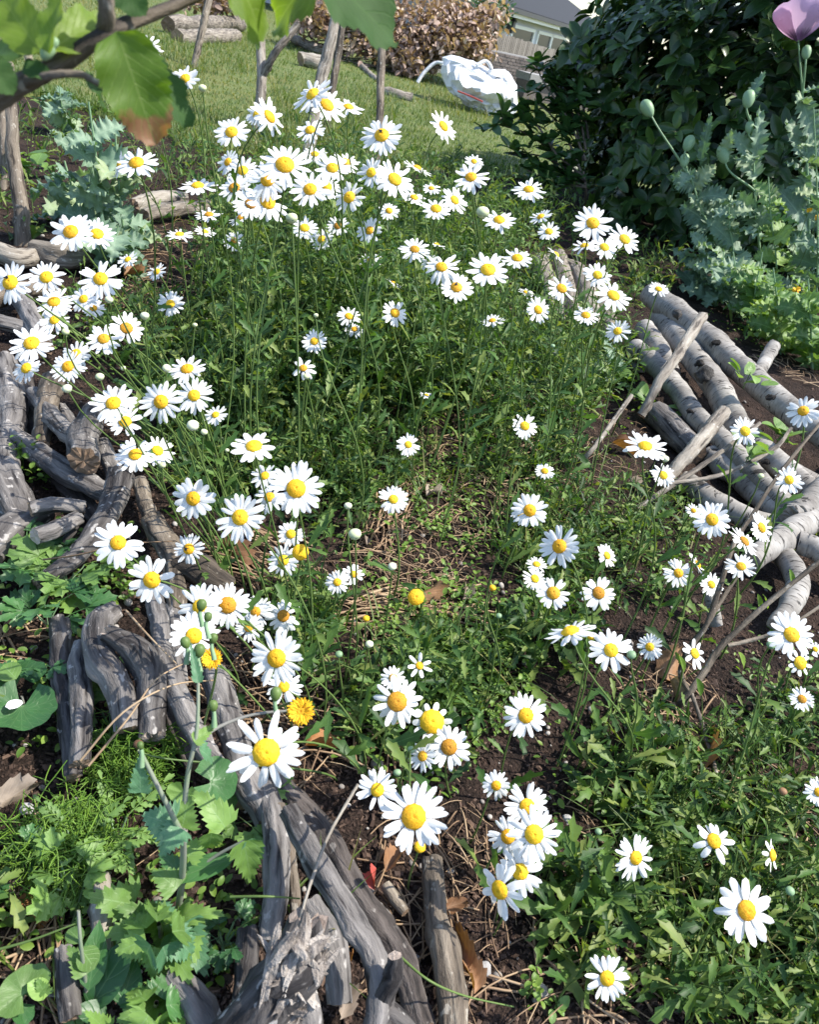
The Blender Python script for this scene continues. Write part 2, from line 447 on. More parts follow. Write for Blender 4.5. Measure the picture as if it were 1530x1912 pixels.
M['chip'] = plain_mat('bark_chips', [rgb(.022, .014, .011), rgb(.06, .036, .026), rgb(.15, .095, .065)], .8, 40, .5)

# ------------------------------------------------------------------ leaf and petal templates (length 1 along Y, widest width 1 along X, normal Z)
def leaf(n, prof, fold=.12, bend=.5, ruffle=0, rf=4, seed=0, cols=5, depth=0, fwd=.6, twist=0):
    """prof(t) half width 0..0.5; depth = how far the teeth cut in at every other station"""
    r = np.random.default_rng(seed)
    t = np.linspace(0, 1, n + 1)
    s = np.linspace(-1, 1, cols)
    w = np.array([max(prof(x), .004) for x in t])
    wl, wr = w.copy(), w.copy()
    if depth:
        cutl = np.where(np.arange(n + 1) % 2 == 1, depth, 0) * r.uniform(.6, 1.25, n + 1)
        cutr = np.where(np.arange(n + 1) % 2 == 0, depth, 0) * r.uniform(.6, 1.25, n + 1)
        wl = wl * (1 - cutl); wr = wr * (1 - cutr)
    W = np.where(s[None] < 0, wl[:, None], wr[:, None])
    X = s[None] * W
    Y = np.repeat(t[:, None], cols, 1)
    if depth:
        Y = Y + fwd / n * (np.abs(s)[None] ** 2) * np.where(W >= .97 * w[:, None], 1, 0)
    Z = fold * np.abs(X) * 2
    if ruffle:
        ph = r.uniform(0, 6.28)
        Z = Z + ruffle * (np.abs(s)[None] ** 1.5) * (np.sin(rf * 6.28 * t + ph)[:, None] * (s[None] > 0) + np.sin(rf * 6.28 * t * 1.1 + ph + 2)[:, None] * (s[None] < 0))
    if twist:
        a = twist * t[:, None]; X, Z = X * np.cos(a) - Z * np.sin(a), X * np.sin(a) + Z * np.cos(a)
    if abs(bend) > 1e-3:
        th = bend * Y
        Yn = np.sin(th) / bend + Z * np.sin(th); Zn = -(1 - np.cos(th)) / bend + Z * np.cos(th)
        Y, Z = Yn, Zn
    V = np.stack([X, Y, Z], -1).reshape(-1, 3)
    i = np.arange(n)[:, None] * cols + np.arange(cols - 1)[None]
    q = np.stack([i, i + 1, i + cols + 1, i + cols], -1).reshape(-1, 4)
    UV = np.stack([np.tile((s + 1) / 2, n + 1), np.repeat(t, cols)], -1)
    return T(V, q, UV)

def p_oval(t): return .5 * math.sin(math.pi * min(1, t) ** .9) ** .62 if 0 < t < 1 else 0
def p_obl(t): return (.06 + .44 * math.sin(math.pi * t ** 1.35) ** .8) if 0 < t < 1 else .03
def p_lance(t): return .5 * math.sin(math.pi * t ** .75) ** .9 if 0 < t < 1 else 0
def p_poppy(t): return (.36 + .14 * math.sin(math.pi * t)) * (1 - t ** 3) if t < 1 else 0
def p_this(t): return .5 * (1 - t) ** .75 * (1 if t > .06 else .8)
def p_hazel(t): return .5 * math.sin(math.pi * t ** .72) ** .5 if 0 < t < 1 else .02
def p_blade(t): return .5 * (1 - t ** 2.2)
def p_petal(t): return .5 * (.45 + .55 * math.sin(math.pi * .5 * min(1, t / .5))) * (1 - .30 * max(0, (t - .5) / .5) ** 1.3) * (1 if t < .84 else math.sqrt(max(0, 1 - ((t - .84) / .165) ** 2)))

def disk_leaf(seed=0, rings=4, seg=36, scal=9, amp=.07, cup=.25, ruff=.03, notch=.35):
    r = np.random.default_rng(seed)
    th = np.linspace(-math.pi + notch, math.pi - notch, seg) + math.pi / 2
    V, U = [[0, .42, 0]], [[.5, .42]]
    for k in range(1, rings + 1):
        q = k / rings
        R = .5 * q * (1 + amp * q * np.abs(np.sin(th * scal / 2)) - amp / 2)
        z = cup * (q ** 2) * .5 + ruff * q * np.sin(th * 5 + 1) 
        V += list(np.stack([np.cos(th) * R, .5 + np.sin(th) * R, z], -1)); U += list(np.stack([.5 + .5 * q * np.sin(th * scal) , q + 0 * th], -1))
    f = []
    for j in range(seg - 1): f.append((0, 1 + j, 2 + j))
    for k in range(rings - 1):
        a = 1 + k * seg
        for j in range(seg - 1): f.append((a + j, a + seg + j, a + seg + j + 1, a + j + 1))
    return T(V, f, U)

def rz(a): c, s = math.cos(a), math.sin(a); return np.array([[c, -s, 0], [s, c, 0], [0, 0, 1]])
def rx(a): c, s = math.cos(a), math.sin(a); return np.array([[1, 0, 0], [0, c, -s], [0, s, c]])

def lobed(seed=0, n=5, spread=1.25):
    """divided leaf: toothed lobes fanned about the stalk's end"""
    r = np.random.default_rng(seed); ts = []
    for i in range(n):
        a = -spread + 2 * spread * i / (n - 1)
        L = .66 - .16 * abs(a) / spread
        lf = leaf(8, p_obl, .1, r.uniform(.2, .8), .02, 2, seed * 9 + i, 5, .42)
        ts.append(xf(lf, rz(a) @ rx(r.uniform(-.15, .2)), (L * .62, L, L), (0, .34, 0)))
    ts.append(xf(leaf(2, lambda t: .5, 0, .2, cols=3), None, (.025, .36, .3)))
    return merge_t(ts)

def pinnate(seed=0, n=5):
    r = np.random.default_rng(seed); ts = [xf(leaf(6, lambda t: .5 * (1 - .6 * t), 0, .4, cols=3), None, (.03, 1, 1))]
    for i in range(n):
        y = .2 + .72 * i / n; L = .34 * math.sin(math.pi * (.25 + .6 * i / n))
        for sg in (-1, 1):
            lf = leaf(6, p_obl, .1, .4, 0, 2, seed * 7 + i, 3, .45)
            th = .4 * y; ts.append(xf(lf, rz(-sg * (1.0 - .2 * i / n)) @ rx(r.uniform(-.2, .2)), (L * .6, L, L), (0, math.sin(th) / .4, -(1 - math.cos(th)) / .4)))
    ts.append(xf(leaf(6, p_obl, .1, .6, 0, 2, seed, 3, .4), None, (.2, .3, .3), (0, .96, -.18)))
    return merge_t(ts)

TL = {
    'daisy': [leaf(10, p_obl, .07, b, .02, 2, i, 5, .5) for i, b in enumerate((.2, .7, 1.1, -.3))],
    'daisy3': [leaf(7, p_obl, .07, b, 0, 2, i, 3, .5) for i, b in enumerate((.2, .8, 1.3, -.3))],
    'oval': [leaf(7, p_oval, .09, b, .015, 1.5, i, 5) for i, b in enumerate((.15, .5, .9))],
    'oval3': [leaf(5, p_oval, .09, b, 0, 1, i, 3) for i, b in enumerate((.2, .7))],
    'lance': [leaf(8, p_lance, .08, b, .02, 2, i, 5) for i, b in enumerate((.3, .8))],
    'poppy': [leaf(22, p_poppy, .12, b, .085, 4.5, i, 9, .42, twist=w) for i, (b, w) in enumerate(((.5, .3), (1.1, -.4), (.9, .6), (1.7, 0)))],
    'thistle': [leaf(16, p_this, .12, b, .025, 3, i + 3, 5, .26, 1.2) for i, b in enumerate((.3, .8, 1.2))],
    'hazel': [leaf(28, p_hazel, .10, b, .05, 2.5, i + 5, 9, .09) for i, b in enumerate((.3, .7))],
    'blade': [leaf(5, p_blade, .004, b, 0, 1, i, 3) for i, b in enumerate((.3, .8, 1.3))],
    'round': [disk_leaf(i) for i in range(3)],
    'lobed': [lobed(i) for i in range(3)],
    'pinnate': [pinnate(i) for i in range(3)],
    'dry': [leaf(10, p_hazel, f, b, .06, 2, i + 9, 5, .18, twist=w) for i, (f, b, w) in enumerate(((.5, .9, .5), (-.5, -.9, -.4), (.8, .4, .9)))],
    'petal': [leaf(9, p_petal, f, b, rf_, 1, i, 5) for i, (f, b, rf_) in enumerate(((-.03, .15, .01), (-.045, .5, .015), (-.03, -.2, .012), (-.06, .85, .02), (-.04, .05, .02)))],
}
ME = {k: [to_mesh(k + '_leaf', t, None) for t in v] for k, v in TL.items()}
_mm = {}
def lm(kind, i, mat):
    """mesh of one leaf template in one material, shared by all its copies"""
    key = (kind, i % len(TL[kind]), mat)
    if key not in _mm:
        me = ME[kind][key[1]].copy(); me.name = kind; me.materials.clear(); me.materials.append(M[mat]); _mm[key] = me
    return _mm[key]

def leaf_obj(name, parent, kind, i, mat, base, tip, width, zh=None, thick=None):
    """one leaf laid from base to tip"""
    base = np.asarray(base, float); tip = np.asarray(tip, float)
    L = float(np.linalg.norm(tip - base))
    if zh is None: zh = nrm(CAM - base) * .6 + UP * .6 + rng.normal(0, .25, 3)
    R = frame_from(tip - base, zh)
    S = np.array([width, L, thick or (L + width) * .5])
    W = Matrix.Identity(4)
    A = R * S[None]
    for r in range(3):
        for c in range(3): W[r][c] = A[r, c]
        W[r][3] = base[r]
    return link(name, lm(kind, i, mat), parent, W)

def leaf_px(name, parent, kind, i, mat, b, t, wpx, dep, dd=0., zh=None):
    return leaf_obj(name, parent, kind, i, mat, D(*b, dep), D(*t, dep + dd), wpx * dep / F, zh)

# ------------------------------------------------------------------ logs and sticks
def fbm(p, seed, freq):
    r = np.random.default_rng(seed); out = 0
    for k in range(5):
        d = r.normal(0, 1, (3,)); d2 = r.normal(0, 1, 3)
        out = out + np.sin(p @ d * freq * (1.6 ** k) + r.uniform(0, 6)) * np.cos(p @ d2 * freq * (1.6 ** k)) / (1.4 ** k)
    return out

def log_t(P, R, seed=0, sides=20, rough=.10, knots=2, jag=0.0, seg=None):
    """irregular round timber along P with radii R; returns shell, cap at start, cap at end and their bark coordinates"""
    P = np.asarray(P, float); L = float(np.sum(np.linalg.norm(np.diff(P, axis=0), axis=1)))
    r_ = np.random.default_rng(seed)
    n = seg or int(np.clip(L / (np.mean(R) * .55), 10, 48))
    C = spline(P, n); t = np.linspace(0, 1, n)
    Rr = np.interp(t, np.linspace(0, 1, len(R)), R)
    wob = np.cumsum(r_.normal(0, .05, (n, 3)), 0); wob -= np.linspace(0, 1, n)[:, None] * wob[-1]
    C = C + wob * Rr[:, None] * .8
    tg = np.gradient(C, axis=0); tg /= np.linalg.norm(tg, axis=1, keepdims=True)
    u = np.cross(tg, UP); bad = np.linalg.norm(u, axis=1) < .1; u[bad] = np.cross(tg[bad], [1, 0, 0]); u /= np.linalg.norm(u, axis=1, keepdims=True)
    v = np.cross(u, tg)
    th = np.arange(sides) * 2 * np.pi / sides
    s = np.concatenate([[0], np.cumsum(np.linalg.norm(np.diff(C, axis=0), axis=1))])
    rn = np.mean(R)
    tc = np.stack([np.cos(th)[None] * Rr[:, None], np.sin(th)[None] * Rr[:, None], np.repeat(s[:, None], sides, 1)], -1)
    d = fbm(tc.reshape(-1, 3) / rn * np.array([1, 1, .35]), seed, 1.1).reshape(n, sides) * rough * .5
    if rough > .055:
        nf = int(r_.integers(4, 8)); tw_ = r_.uniform(-2, 2) / max(L, .05) * rn * 2
        w_ = fbm(np.stack([s[:, None] / rn * .25 + 0 * th[None], np.cos(th)[None] + 0 * s[:, None], np.sin(th)[None] + 0 * s[:, None]], -1).reshape(-1, 3), seed + 3, 1.0).reshape(n, sides)
        d = d - .25 * (1 - np.abs(np.sin(nf * .5 * th[None] + w_ * .9 + s[:, None] * tw_ / rn))) ** 2.2 + .08
    for _ in range(knots):
        k, a = r_.integers(1, n - 1), r_.uniform(0, 6.28)
        da = np.abs((th - a + np.pi) % (2 * np.pi) - np.pi)
        d += r_.uniform(.15, .4) * np.exp(-((s - s[k])[:, None] / (rn * .7)) ** 2 - (da[None] / .5) ** 2)
    RR = Rr[:, None] * (1 + d)
    V = C[:, None] + u[:, None] * (np.cos(th)[None] * RR)[..., None] + v[:, None] * (np.sin(th)[None] * RR)[..., None]
    if jag:
        V[0] -= tg[0] * (r_.uniform(0, jag, sides) * rn)[:, None]; V[-1] += tg[-1] * (r_.uniform(0, jag, sides) * rn)[:, None]
    k = np.arange(n - 1)[:, None] * sides; j = np.arange(sides)[None]; j2 = (j + 1) % sides
    q = np.stack([k + j2, k + j, k + sides + j, k + sides + j2], -1).reshape(-1, 4)
    shell = T(V.reshape(-1, 3), q, np.stack([np.tile(th / 6.283, n), np.repeat(t, sides)], -1))
    caps = []
    for e, sg in ((0, -1), (-1, 1)):
        rim = V[e]; c = rim.mean(0); ax = tg[e] * sg
        mids = c + (rim - c) * .55 + ax * (r_.uniform(-.05, .05 + jag * .5, sides) * rn)[:, None]
        VV = np.vstack([rim, mids, [c + ax * rn * .03]])
        f = []
        for a in range(sides):
            b = (a + 1) % sides
            f += [(a, b, sides + b, sides + a) if sg > 0 else (b, a, sides + a, sides + b), (sides + a, sides + b, 2 * sides) if sg > 0 else (sides + b, sides + a, 2 * sides)]
        caps.append(T(VV, f))
    return shell, tc.reshape(-1, 3), caps

LOGN = [0]
def log(name, label, cat, P, R, mat='bark', group=None, cut='cut', ends=(1, 1), rough=.10, knots=2, jag=0., stubs=(), sides=22, parent=None):
    """a timber as one thing; its sawn or broken ends and side stubs are parts"""
    LOGN[0] += 1
    P = np.asarray(P, float); o = P.mean(0)
    shell, tc, caps = log_t(P, R, 100 + LOGN[0], sides, rough, knots, jag)
    me = to_mesh(name, shell, M[mat], True, tc=tc, origin=o)
    ob = link(name, me, parent, at(o))
    if parent is None: tag(ob, label, cat, group)
    for e in (0, 1):
        if ends[e]:
            link('cut_end', to_mesh('cut_end', caps[e], M[cut], False, origin=o), ob, at(o))
    for i, (SP, SR) in enumerate(stubs):
        sh, tcc, cp = log_t(SP, SR, 900 + LOGN[0] * 5 + i, 12, .12, 1, .1)
        so = link('side_branch', to_mesh('side_branch', sh, M[mat], True, tc=tcc, origin=o), ob, at(o))
        link('cut_end', to_mesh('cut_end', cp[1], M[cut], False, origin=o), so, at(o))
    return ob

def gp(pts, r):
    """pixel rows (x, y, height of the middle) to points; radius in pixels to metres"""
    P = [G(x, y, z) for x, y, z in pts]
    rr = [r] * len(P) if np.isscalar(r) else r
    return P, [rr[i] * dep_of(P[i]) / F for i in range(len(P))]

# ------------------------------------------------------------------ ground and lawn
def sheet(xs, ys, fn):
    X, Y = np.meshgrid(xs, ys); Z = fn(X, Y)
    V = np.stack([X, Y, Z], -1).reshape(-1, 3)
    nx = len(xs); i = np.arange(len(ys) - 1)[:, None] * nx + np.arange(nx - 1)[None]
    return T(V, np.stack([i, i + 1, i + nx + 1, i + nx], -1).reshape(-1, 4), V[:, :2])

def graded(a, b, fine, far):
    near = np.arange(a, b, fine); o1 = a - np.geomspace(fine, far, 26)[::-1]; o2 = b + np.geomspace(fine, far, 26)
    return np.concatenate([o1, near, o2])

def soil_mat():
    m, n, l = new_mat('garden_soil')
    g = node(n, 'ShaderNodeNewGeometry')
    a = node(n, 'ShaderNodeTexNoise', i_Scale=9.0, i_Detail=8.0, i_Roughness=.7); l.new(g.outputs['Position'], a.inputs['Vector'])
    b_ = node(n, 'ShaderNodeTexNoise', i_Scale=130.0, i_Detail=5.0, i_Roughness=.7); l.new(g.outputs['Position'], b_.inputs['Vector'])
    vo = node(n, 'ShaderNodeTexVoronoi', i_Scale=170.0); l.new(g.outputs['Position'], vo.inputs['Vector'])
    f = mathn(n, l, 'ADD', mathn(n, l, 'MULTIPLY', a.outputs['Fac'], .5), mathn(n, l, 'MULTIPLY', b_.outputs['Fac'], .5))
    c = ramp(n, [(.36, rgb(.011, .008, .007)), (.5, rgb(.035, .023, .018)), (.62, rgb(.085, .055, .042)), (.72, rgb(.16, .11, .085))]); l.new(f, c.inputs[0])
    b = node(n, 'ShaderNodeBsdfPrincipled', i_Roughness=.95); b.inputs['Specular IOR Level'].default_value = .2
    l.new(c.outputs[0], b.inputs['Base Color'])
    h = mathn(n, l, 'ADD', b_.outputs['Fac'], mathn(n, l, 'MULTIPLY', vo.outputs['Distance'], .7))
    bp = node(n, 'ShaderNodeBump', i_Strength=1.0, i_Distance=.012); l.new(h, bp.inputs['Height']); l.new(bp.outputs[0], b.inputs['Normal'])
    out = n.new('ShaderNodeOutputMaterial'); l.new(b.outputs[0], out.inputs[0])
    return m
M['soil'] = soil_mat()
gt = sheet(graded(-2.2, 2.6, .03, 80), graded(.2, 4.6, .03, 110), lambda x, y: gz(x, y) + np.clip((9 - np.hypot(x, y)) / 3, 0, 1) * .006 * (np.sin(61 * x + 9 * y) * np.sin(57 * y - 7 * x) + .7 * np.sin(97 * x) * np.sin(101 * y + 5 * x)))
tag(link('garden_soil', to_mesh('garden_soil', gt, M['soil'])), 'dark bare garden soil under the daisies', kind='structure')

bord = np.array([G(*p)[:2] for p in ((-420, 60), (60, 185), (220, 225), (350, 275), (520, 300), (660, 310), (800, 318), (950, 335), (1100, 352), (1300, 372), (1900, 430))])
bs = np.interp(np.linspace(0, 1, 140), np.linspace(0, 1, len(bord)), np.arange(len(bord)))
bx = np.stack([np.interp(bs, np.arange(len(bord)), bord[:, k]) for k in (0, 1)], -1)
bx[:, 1] += .05 * np.sin(np.arange(140) * .9) + .03 * np.sin(np.arange(140) * 2.3)
tt = np.concatenate([[0], np.geomspace(.0006, 1, 40)])
far = bx * np.array([6, 1]) ; far[:, 1] = 75
LV = bx[:, None] * (1 - tt)[None, :, None] + far[:, None] * tt[None, :, None]
LZ = np.where(np.arange(41) == 0, -.03, .022)[None] + gz(LV[..., 0], LV[..., 1]) + .006 * np.sin(LV[..., 0] * 5) * np.sin(LV[..., 1] * 4)
LVV = np.concatenate([LV, LZ[..., None]], -1).reshape(-1, 3)
i = np.arange(139)[:, None] * 41 + np.arange(40)[None]
lawn_t = T(LVV, np.stack([i, i + 41, i + 42, i + 1], -1).reshape(-1, 4))
M['lawn'] = plain_mat('lawn_turf', [rgb(.06, .09, .02), rgb(.09, .12, .025), rgb(.13, .135, .04), rgb(.20, .16, .075)], .9, 3.0, .5, .02)
tag(link('lawn', to_mesh('lawn', lawn_t, M['lawn'])), 'sunlit grass lawn behind the daisy bed', kind='structure')
def lawn_edge(x): return np.interp(x, bx[:, 0], bx[:, 1])

# grass blades on the lawn: nobody could count them
gb = Batch()
def scatter_px(n, x0, x1, y0, y1, z=0.0):
    px = rng.uniform(x0, x1, n); py = rng.uniform(y0, y1, n)
    r = np.stack([(px - CX) / F, -(py - CY) / F, -np.ones(n)], -1) @ MN.T
    t = (z - CAMH) / np.minimum(r[:, 2], -.012)
    return CAM + r * t[:, None]
P = scatter_px(80000, -20, 1130, 0, 360, .02)
P = P[(P[:, 1] > lawn_edge(P[:, 0])) & (P[:, 1] < 26)]
P[:, 2] = .018 + gz(P[:, 0], P[:, 1])
nn = len(P)
edge_d = P[:, 1] - lawn_edge(P[:, 0])
tuft = .5 + .5 * np.sin(P[:, 0] * 2.3 + np.sin(P[:, 1] * 1.7)) * np.sin(P[:, 1] * 1.3 + 1)
hh = (.022 + .030 * tuft + .05 * np.exp(-edge_d / .3)) * rng.uniform(.6, 1.4, nn) * (1 + .08 * np.clip(P[:, 1] - 5, 0, 8))
for k in range(3):
    s = np.arange(nn) % 3 == k
    gb.add(TL['blade'][k], P[s], frames(rng.uniform(0, 6.28, s.sum()), rng.uniform(.7, 1.45, s.sum()), 0), np.stack([hh[s] * 0 + .0045 * (1 + .12 * np.clip(P[s, 1] - 4, 0, 9)), hh[s], hh[s]], -1),
           np.clip(.45 * rng.random(s.sum()) + .5 * (.5 + .5 * np.sin(P[s, 0] * 1.1 + 2) * np.cos(P[s, 1] * .8)), 0, .99))
P = np.vstack([scatter_px(4200, 790, 1000, 120, 235, .02), scatter_px(4200, 470, 740, 170, 310, .02), scatter_px(1500, 300, 480, 70, 140, .02)])
P = P[P[:, 1] > lawn_edge(P[:, 0])]; n2 = len(P); P[:, 2] = .018; h2 = rng.uniform(.05, .2, n2) * (.4 + .6 * (np.sin(P[:, 0] * 9) * np.cos(P[:, 1] * 5) > -.1))
for k in range(3):
    s = np.arange(n2) % 3 == k
    gb.add(TL['blade'][k], P[s], frames(rng.uniform(0, 6.28, s.sum()), rng.uniform(.8, 1.45, s.sum()), 0), np.stack([np.full(s.sum(), .006), h2[s], h2[s]], -1), rng.uniform(.1, .8, s.sum()))
tag(gb.build('lawn_grass', M['grass']), 'short green grass blades of the lawn', kind='stuff')

# ------------------------------------------------------------------ far background: house, fence, brick wall
def box(x0, x1, y0, y1, z0, z1):
    V = [(x, y, z) for z in (z0, z1) for y in (y0, y1) for x in (x0, x1)]
    return T(V, [(0, 2, 3, 1), (4, 5, 7, 6), (0, 1, 5, 4), (2, 6, 7, 3), (0, 4, 6, 2), (1, 3, 7, 5)])

def wall_frame(pxA, pxB, depA, depB):
    """axes of an upright plane through two pixels: along, outward (to the camera), up"""
    A, B = D(*pxA, depA), D(*pxB, depB)
    ex = nrm([B[0] - A[0], B[1] - A[1], 0]); ey = np.array([ex[1], -ex[0], 0])
    if np.dot(ey[:2], -A[:2]) < 0: ey = -ey
    R = Matrix(((ex[0], -ey[0], 0, A[0]), (ex[1], -ey[1], 0, A[1]), (0, 0, 1, 0), (0, 0, 0, 1)))
    return R, A, B, ex

M['render'] = plain_mat('house_render', [rgb(.58, .59, .66), rgb(.64, .65, .72)], .9, 8, .2)
M['roof'] = plain_mat('roof_felt', [rgb(.012, .0135, .017), rgb(.022, .024, .029)], .85, 14, .4)
M['upvc'] = plain_mat('window_white', [rgb(.74, .76, .78), rgb(.80, .81, .82)], .4, 20, .05)
M['gutter'] = plain_mat('gutter_dark', [rgb(.03, .032, .036), rgb(.05, .05, .055)], .5, 20, .1)
M['glass'] = plain_mat('window_glass', [rgb(.012, .014, .018), rgb(.03, .035, .04)], .3, 3, .05, spec=.25)
HR, HA, HB, HX = wall_frame((925, 62), (1085, 107), 22, 31)
def hpx(px, py):
    """pixel -> coordinates along and up on the house wall"""
    r = ray(px, py); n_ = np.array([HX[1], -HX[0], 0]); t = np.dot(HA - CAM, n_) / np.dot(r, n_); p = CAM + r * t
    return float(np.dot(p - HA, HX)), float(p[2])
house = thing('house', 'pale grey single-storey house with dark roof and white windows behind the fence', 'house', (HA[0], HA[1], 0))
house.rotation_euler = HR.to_euler(); WM[house.name] = HR.copy()
def hpart(name, t, mat, parent=None, smooth=False):
    return link(name, to_mesh(name, t, M[mat], smooth), parent or house, HR)
e0 = hpx(950, 12)[1]; e1 = hpx(1088, 68)[1]; ez = (e0 + e1) / 2; print('eave', e0, e1, 'sill', hpx(925, 62), hpx(1085, 107), 'lh', D(985, 142, 11.0), 'bh', D(912, 92, 13.4))
hpart('wall', box(.15, 15, 0, 8, -.3, ez), 'render')
rf = T([(-3, -.45, ez), (15.4, -.45, ez), (15.4, 4.2, ez + 1.7), (-3, 4.2, ez + 1.7), (-3, -.45, ez + .12), (15.4, -.45, ez + .12), (15.4, 4.2, ez + 1.82), (-3, 4.2, ez + 1.82)],
       [(0, 1, 2, 3), (7, 6, 5, 4), (0, 4, 5, 1), (3, 2, 6, 7), (0, 3, 7, 4), (1, 5, 6, 2)])
roof = hpart('roof', rf, 'roof')
bk = T([(-3, 4.21, ez + 1.7), (15.4, 4.21, ez + 1.7), (15.4, 8.6, ez), (-3, 8.6, ez), (-3, 4.21, ez + 1.82), (15.4, 4.21, ez + 1.82), (15.4, 8.6, ez + .12), (-3, 8.6, ez + .12)],
       [(0, 1, 2, 3), (7, 6, 5, 4), (0, 4, 5, 1), (3, 2, 6, 7), (0, 3, 7, 4), (1, 5, 6, 2)])
hpart('roof', bk, 'roof')
hpart('gutter', box(-3, 15.4, -.56, -.453, ez - .02, ez + .09), 'gutter', roof)
hpart('fascia', box(-2.98, 15.38, -.44, -.30, ez - .12, ez - .004), 'upvc', roof)
for (xa, ya, xb, yb) in ((957, 44, 994, 74), (1004, 60, 1027, 86), (1029, 66, 1050, 94), (1054, 76, 1078, 104)):
    x0, z1 = hpx(xa, ya); x1, z0 = hpx(xb, yb)
    x1 = max(x1, x0 + .4); zt = ez - .27; zb = zt - .66
    w = hpart('window', merge_t([box(x0, x1, -.06, .02, zb, zb + .07), box(x0, x1, -.06, .02, zt - .09, zt), box(x0, x0 + .12, -.058, .018, zb + .07, zt - .09), box(x1 - .12, x1, -.058, .018, zb + .07, zt - .09)]), 'upvc')
    hpart('pane', box(x0 + .12, x1 - .12, -.02, .012, zb + .07, zt - .09), 'glass', w)
    hpart('sill', box(x0 - .06, x1 + .06, -.14, .01, zb - .06, zb), 'upvc', w)
lx, lz = hpx(944, 46)
lamp = hpart('wall_lantern', merge_t([box(lx - .1, lx + .1, -.28, -.08, lz - .17, lz + .12), box(lx - .06, lx + .06, -.08, -.002, lz + .0, lz + .06)]), 'gutter')
hpart('lantern_cap', T([(lx - .14, -.32, lz + .122), (lx + .14, -.32, lz + .122), (lx + .14, -.04, lz + .122), (lx - .14, -.04, lz + .122), (lx, -.18, lz + .28)], [(3, 2, 1, 0), (0, 1, 4), (1, 2, 4), (2, 3, 4), (3, 0, 4)]), 'gutter', lamp)

# slatted fence before the house: its foot follows the top of the wall
M['fence'] = plain_mat('fence_wood', [rgb(.16, .14, .12), rgb(.26, .23, .20), rgb(.34, .31, .27)], .85, 9, .5, .004, stretch=(1, 1, .2), coord='obj')
FA, FB = D(912, 88, 16.5), D(1092, 142, 19.5)
fx = nrm([FB[0] - FA[0], FB[1] - FA[1], 0]); fl = float(np.dot(FB - FA, fx)); fn_ = np.array([fx[1], -fx[0], 0])
fen = thing('slatted_fence', 'weathered grey-brown upright slat fence in front of the house', 'fence', (FA[0], FA[1], 0))
ztop = lambda s: np.interp(s, [0, fl], [D(915, 56, 16.5)[2], D(1092, 110, 19.5)[2]])
sl = to_mesh('slat', box(-.027, .027, -.011, .011, 0, 1), M['fence'], False)
s = -1.6; k = 0
while s < fl + 2.2:
    p = FA + fx * s; h = float(ztop(s)) + rng.uniform(-.015, .015)
    W = Matrix(((fx[0], fn_[0], 0, p[0]), (fx[1], fn_[1], 0, p[1]), (0, 0, h + .3, -.3), (0, 0, 0, 1)))
    link('slat', sl, fen, W); s += .064; k += 1
for zz in (.25, .75):
    a_, b_ = FA - fx * 1.6 - fn_ * .06, FA + fx * (fl + 2.2) - fn_ * .06
    W = Matrix(((fx[0] * (fl + 3.8), fn_[0], 0, a_[0] + .0), (fx[1] * (fl + 3.8), fn_[1], 0, a_[1]), (0, 0, 1, zz * float(ztop(0))), (0, 0, 0, 1)))
    link('rail', to_mesh('rail', box(0, 1, -.03, .03, -.04, .04), M['fence'], False), fen, W)

# brick wall with stone coping running away to the right
M['brick'] = plain_mat('brick_dark', [rgb(.10, .085, .08), rgb(.17, .14, .13), rgb(.25, .21, .19)], .9, 25, .5)
M['mortar'] = plain_mat('mortar_grey', [rgb(.30, .29, .28), rgb(.36, .35, .34)], .95, 40, .4)
BA, BB = D(872, 122, 14.5), D(1055, 168, 16.2)
bxv = nrm([BB[0] - BA[0], BB[1] - BA[1], 0]); bl = float(np.dot(BB - BA, bxv)); bn = np.array([bxv[1], -bxv[0], 0])
bw = thing('brick_wall', 'dark weathered brick garden wall behind the white bag, below the fence', 'wall', (BA[0], BA[1], 0))
BR = Matrix(((bxv[0], bn[0], 0, BA[0]), (bxv[1], bn[1], 0, BA[1]), (0, 0, 1, 0), (0, 0, 0, 1)))
bh = D(912, 92, 14.9)[2] + .02
link('mortar', to_mesh('mortar', box(-1.2, bl + 2.0, -.05, .10, -.1, bh), M['mortar'], False), bw, BR)
bm = to_mesh('brick', box(-.058, .058, -.06, .06, 0, .044), M['brick'], False)
nb = 0
nrow = int(bh / .054)
for row in range(nrow - 1, -1, -1):
    x = -.2 + (.062 if row % 2 else 0) + rng.uniform(-.01, .01)
    while x < bl + .6 and nb < 298:
        link('brick', bm, bw, BR @ Matrix.Translation((x, .055 + rng.uniform(0, .014), row * .054 + .006))); x += .124; nb += 1
CA, CB = D(985, 142, 13.0), D(1040, 170, 13.5)
cxv = nrm([CB[0] - CA[0], CB[1] - CA[1], 0]); cn = np.array([cxv[1], -cxv[0], 0])
lw = thing('low_stone_wall', 'low grey stone-capped wall right of the white bag', 'wall', (CA[0], CA[1], 0))
LR = Matrix(((cxv[0], cn[0], 0, CA[0]), (cxv[1], cn[1], 0, CA[1]), (0, 0, 1, 0), (0, 0, 0, 1)))
lh = max(.12, D(985, 142, 13.0)[2] - .06)
link('wall_body', to_mesh('wall_body', box(-.1, 4, -.14, .14, -.1, lh), M['brick'], False), lw, LR)
for q in range(7):
    link('coping_stone', to_mesh('coping_stone', box(-.31, .31, -.19, .19, 0, .11), M['stone'], False), lw, LR @ Matrix.Translation((.22 + q * .63, 0, lh + .004)))

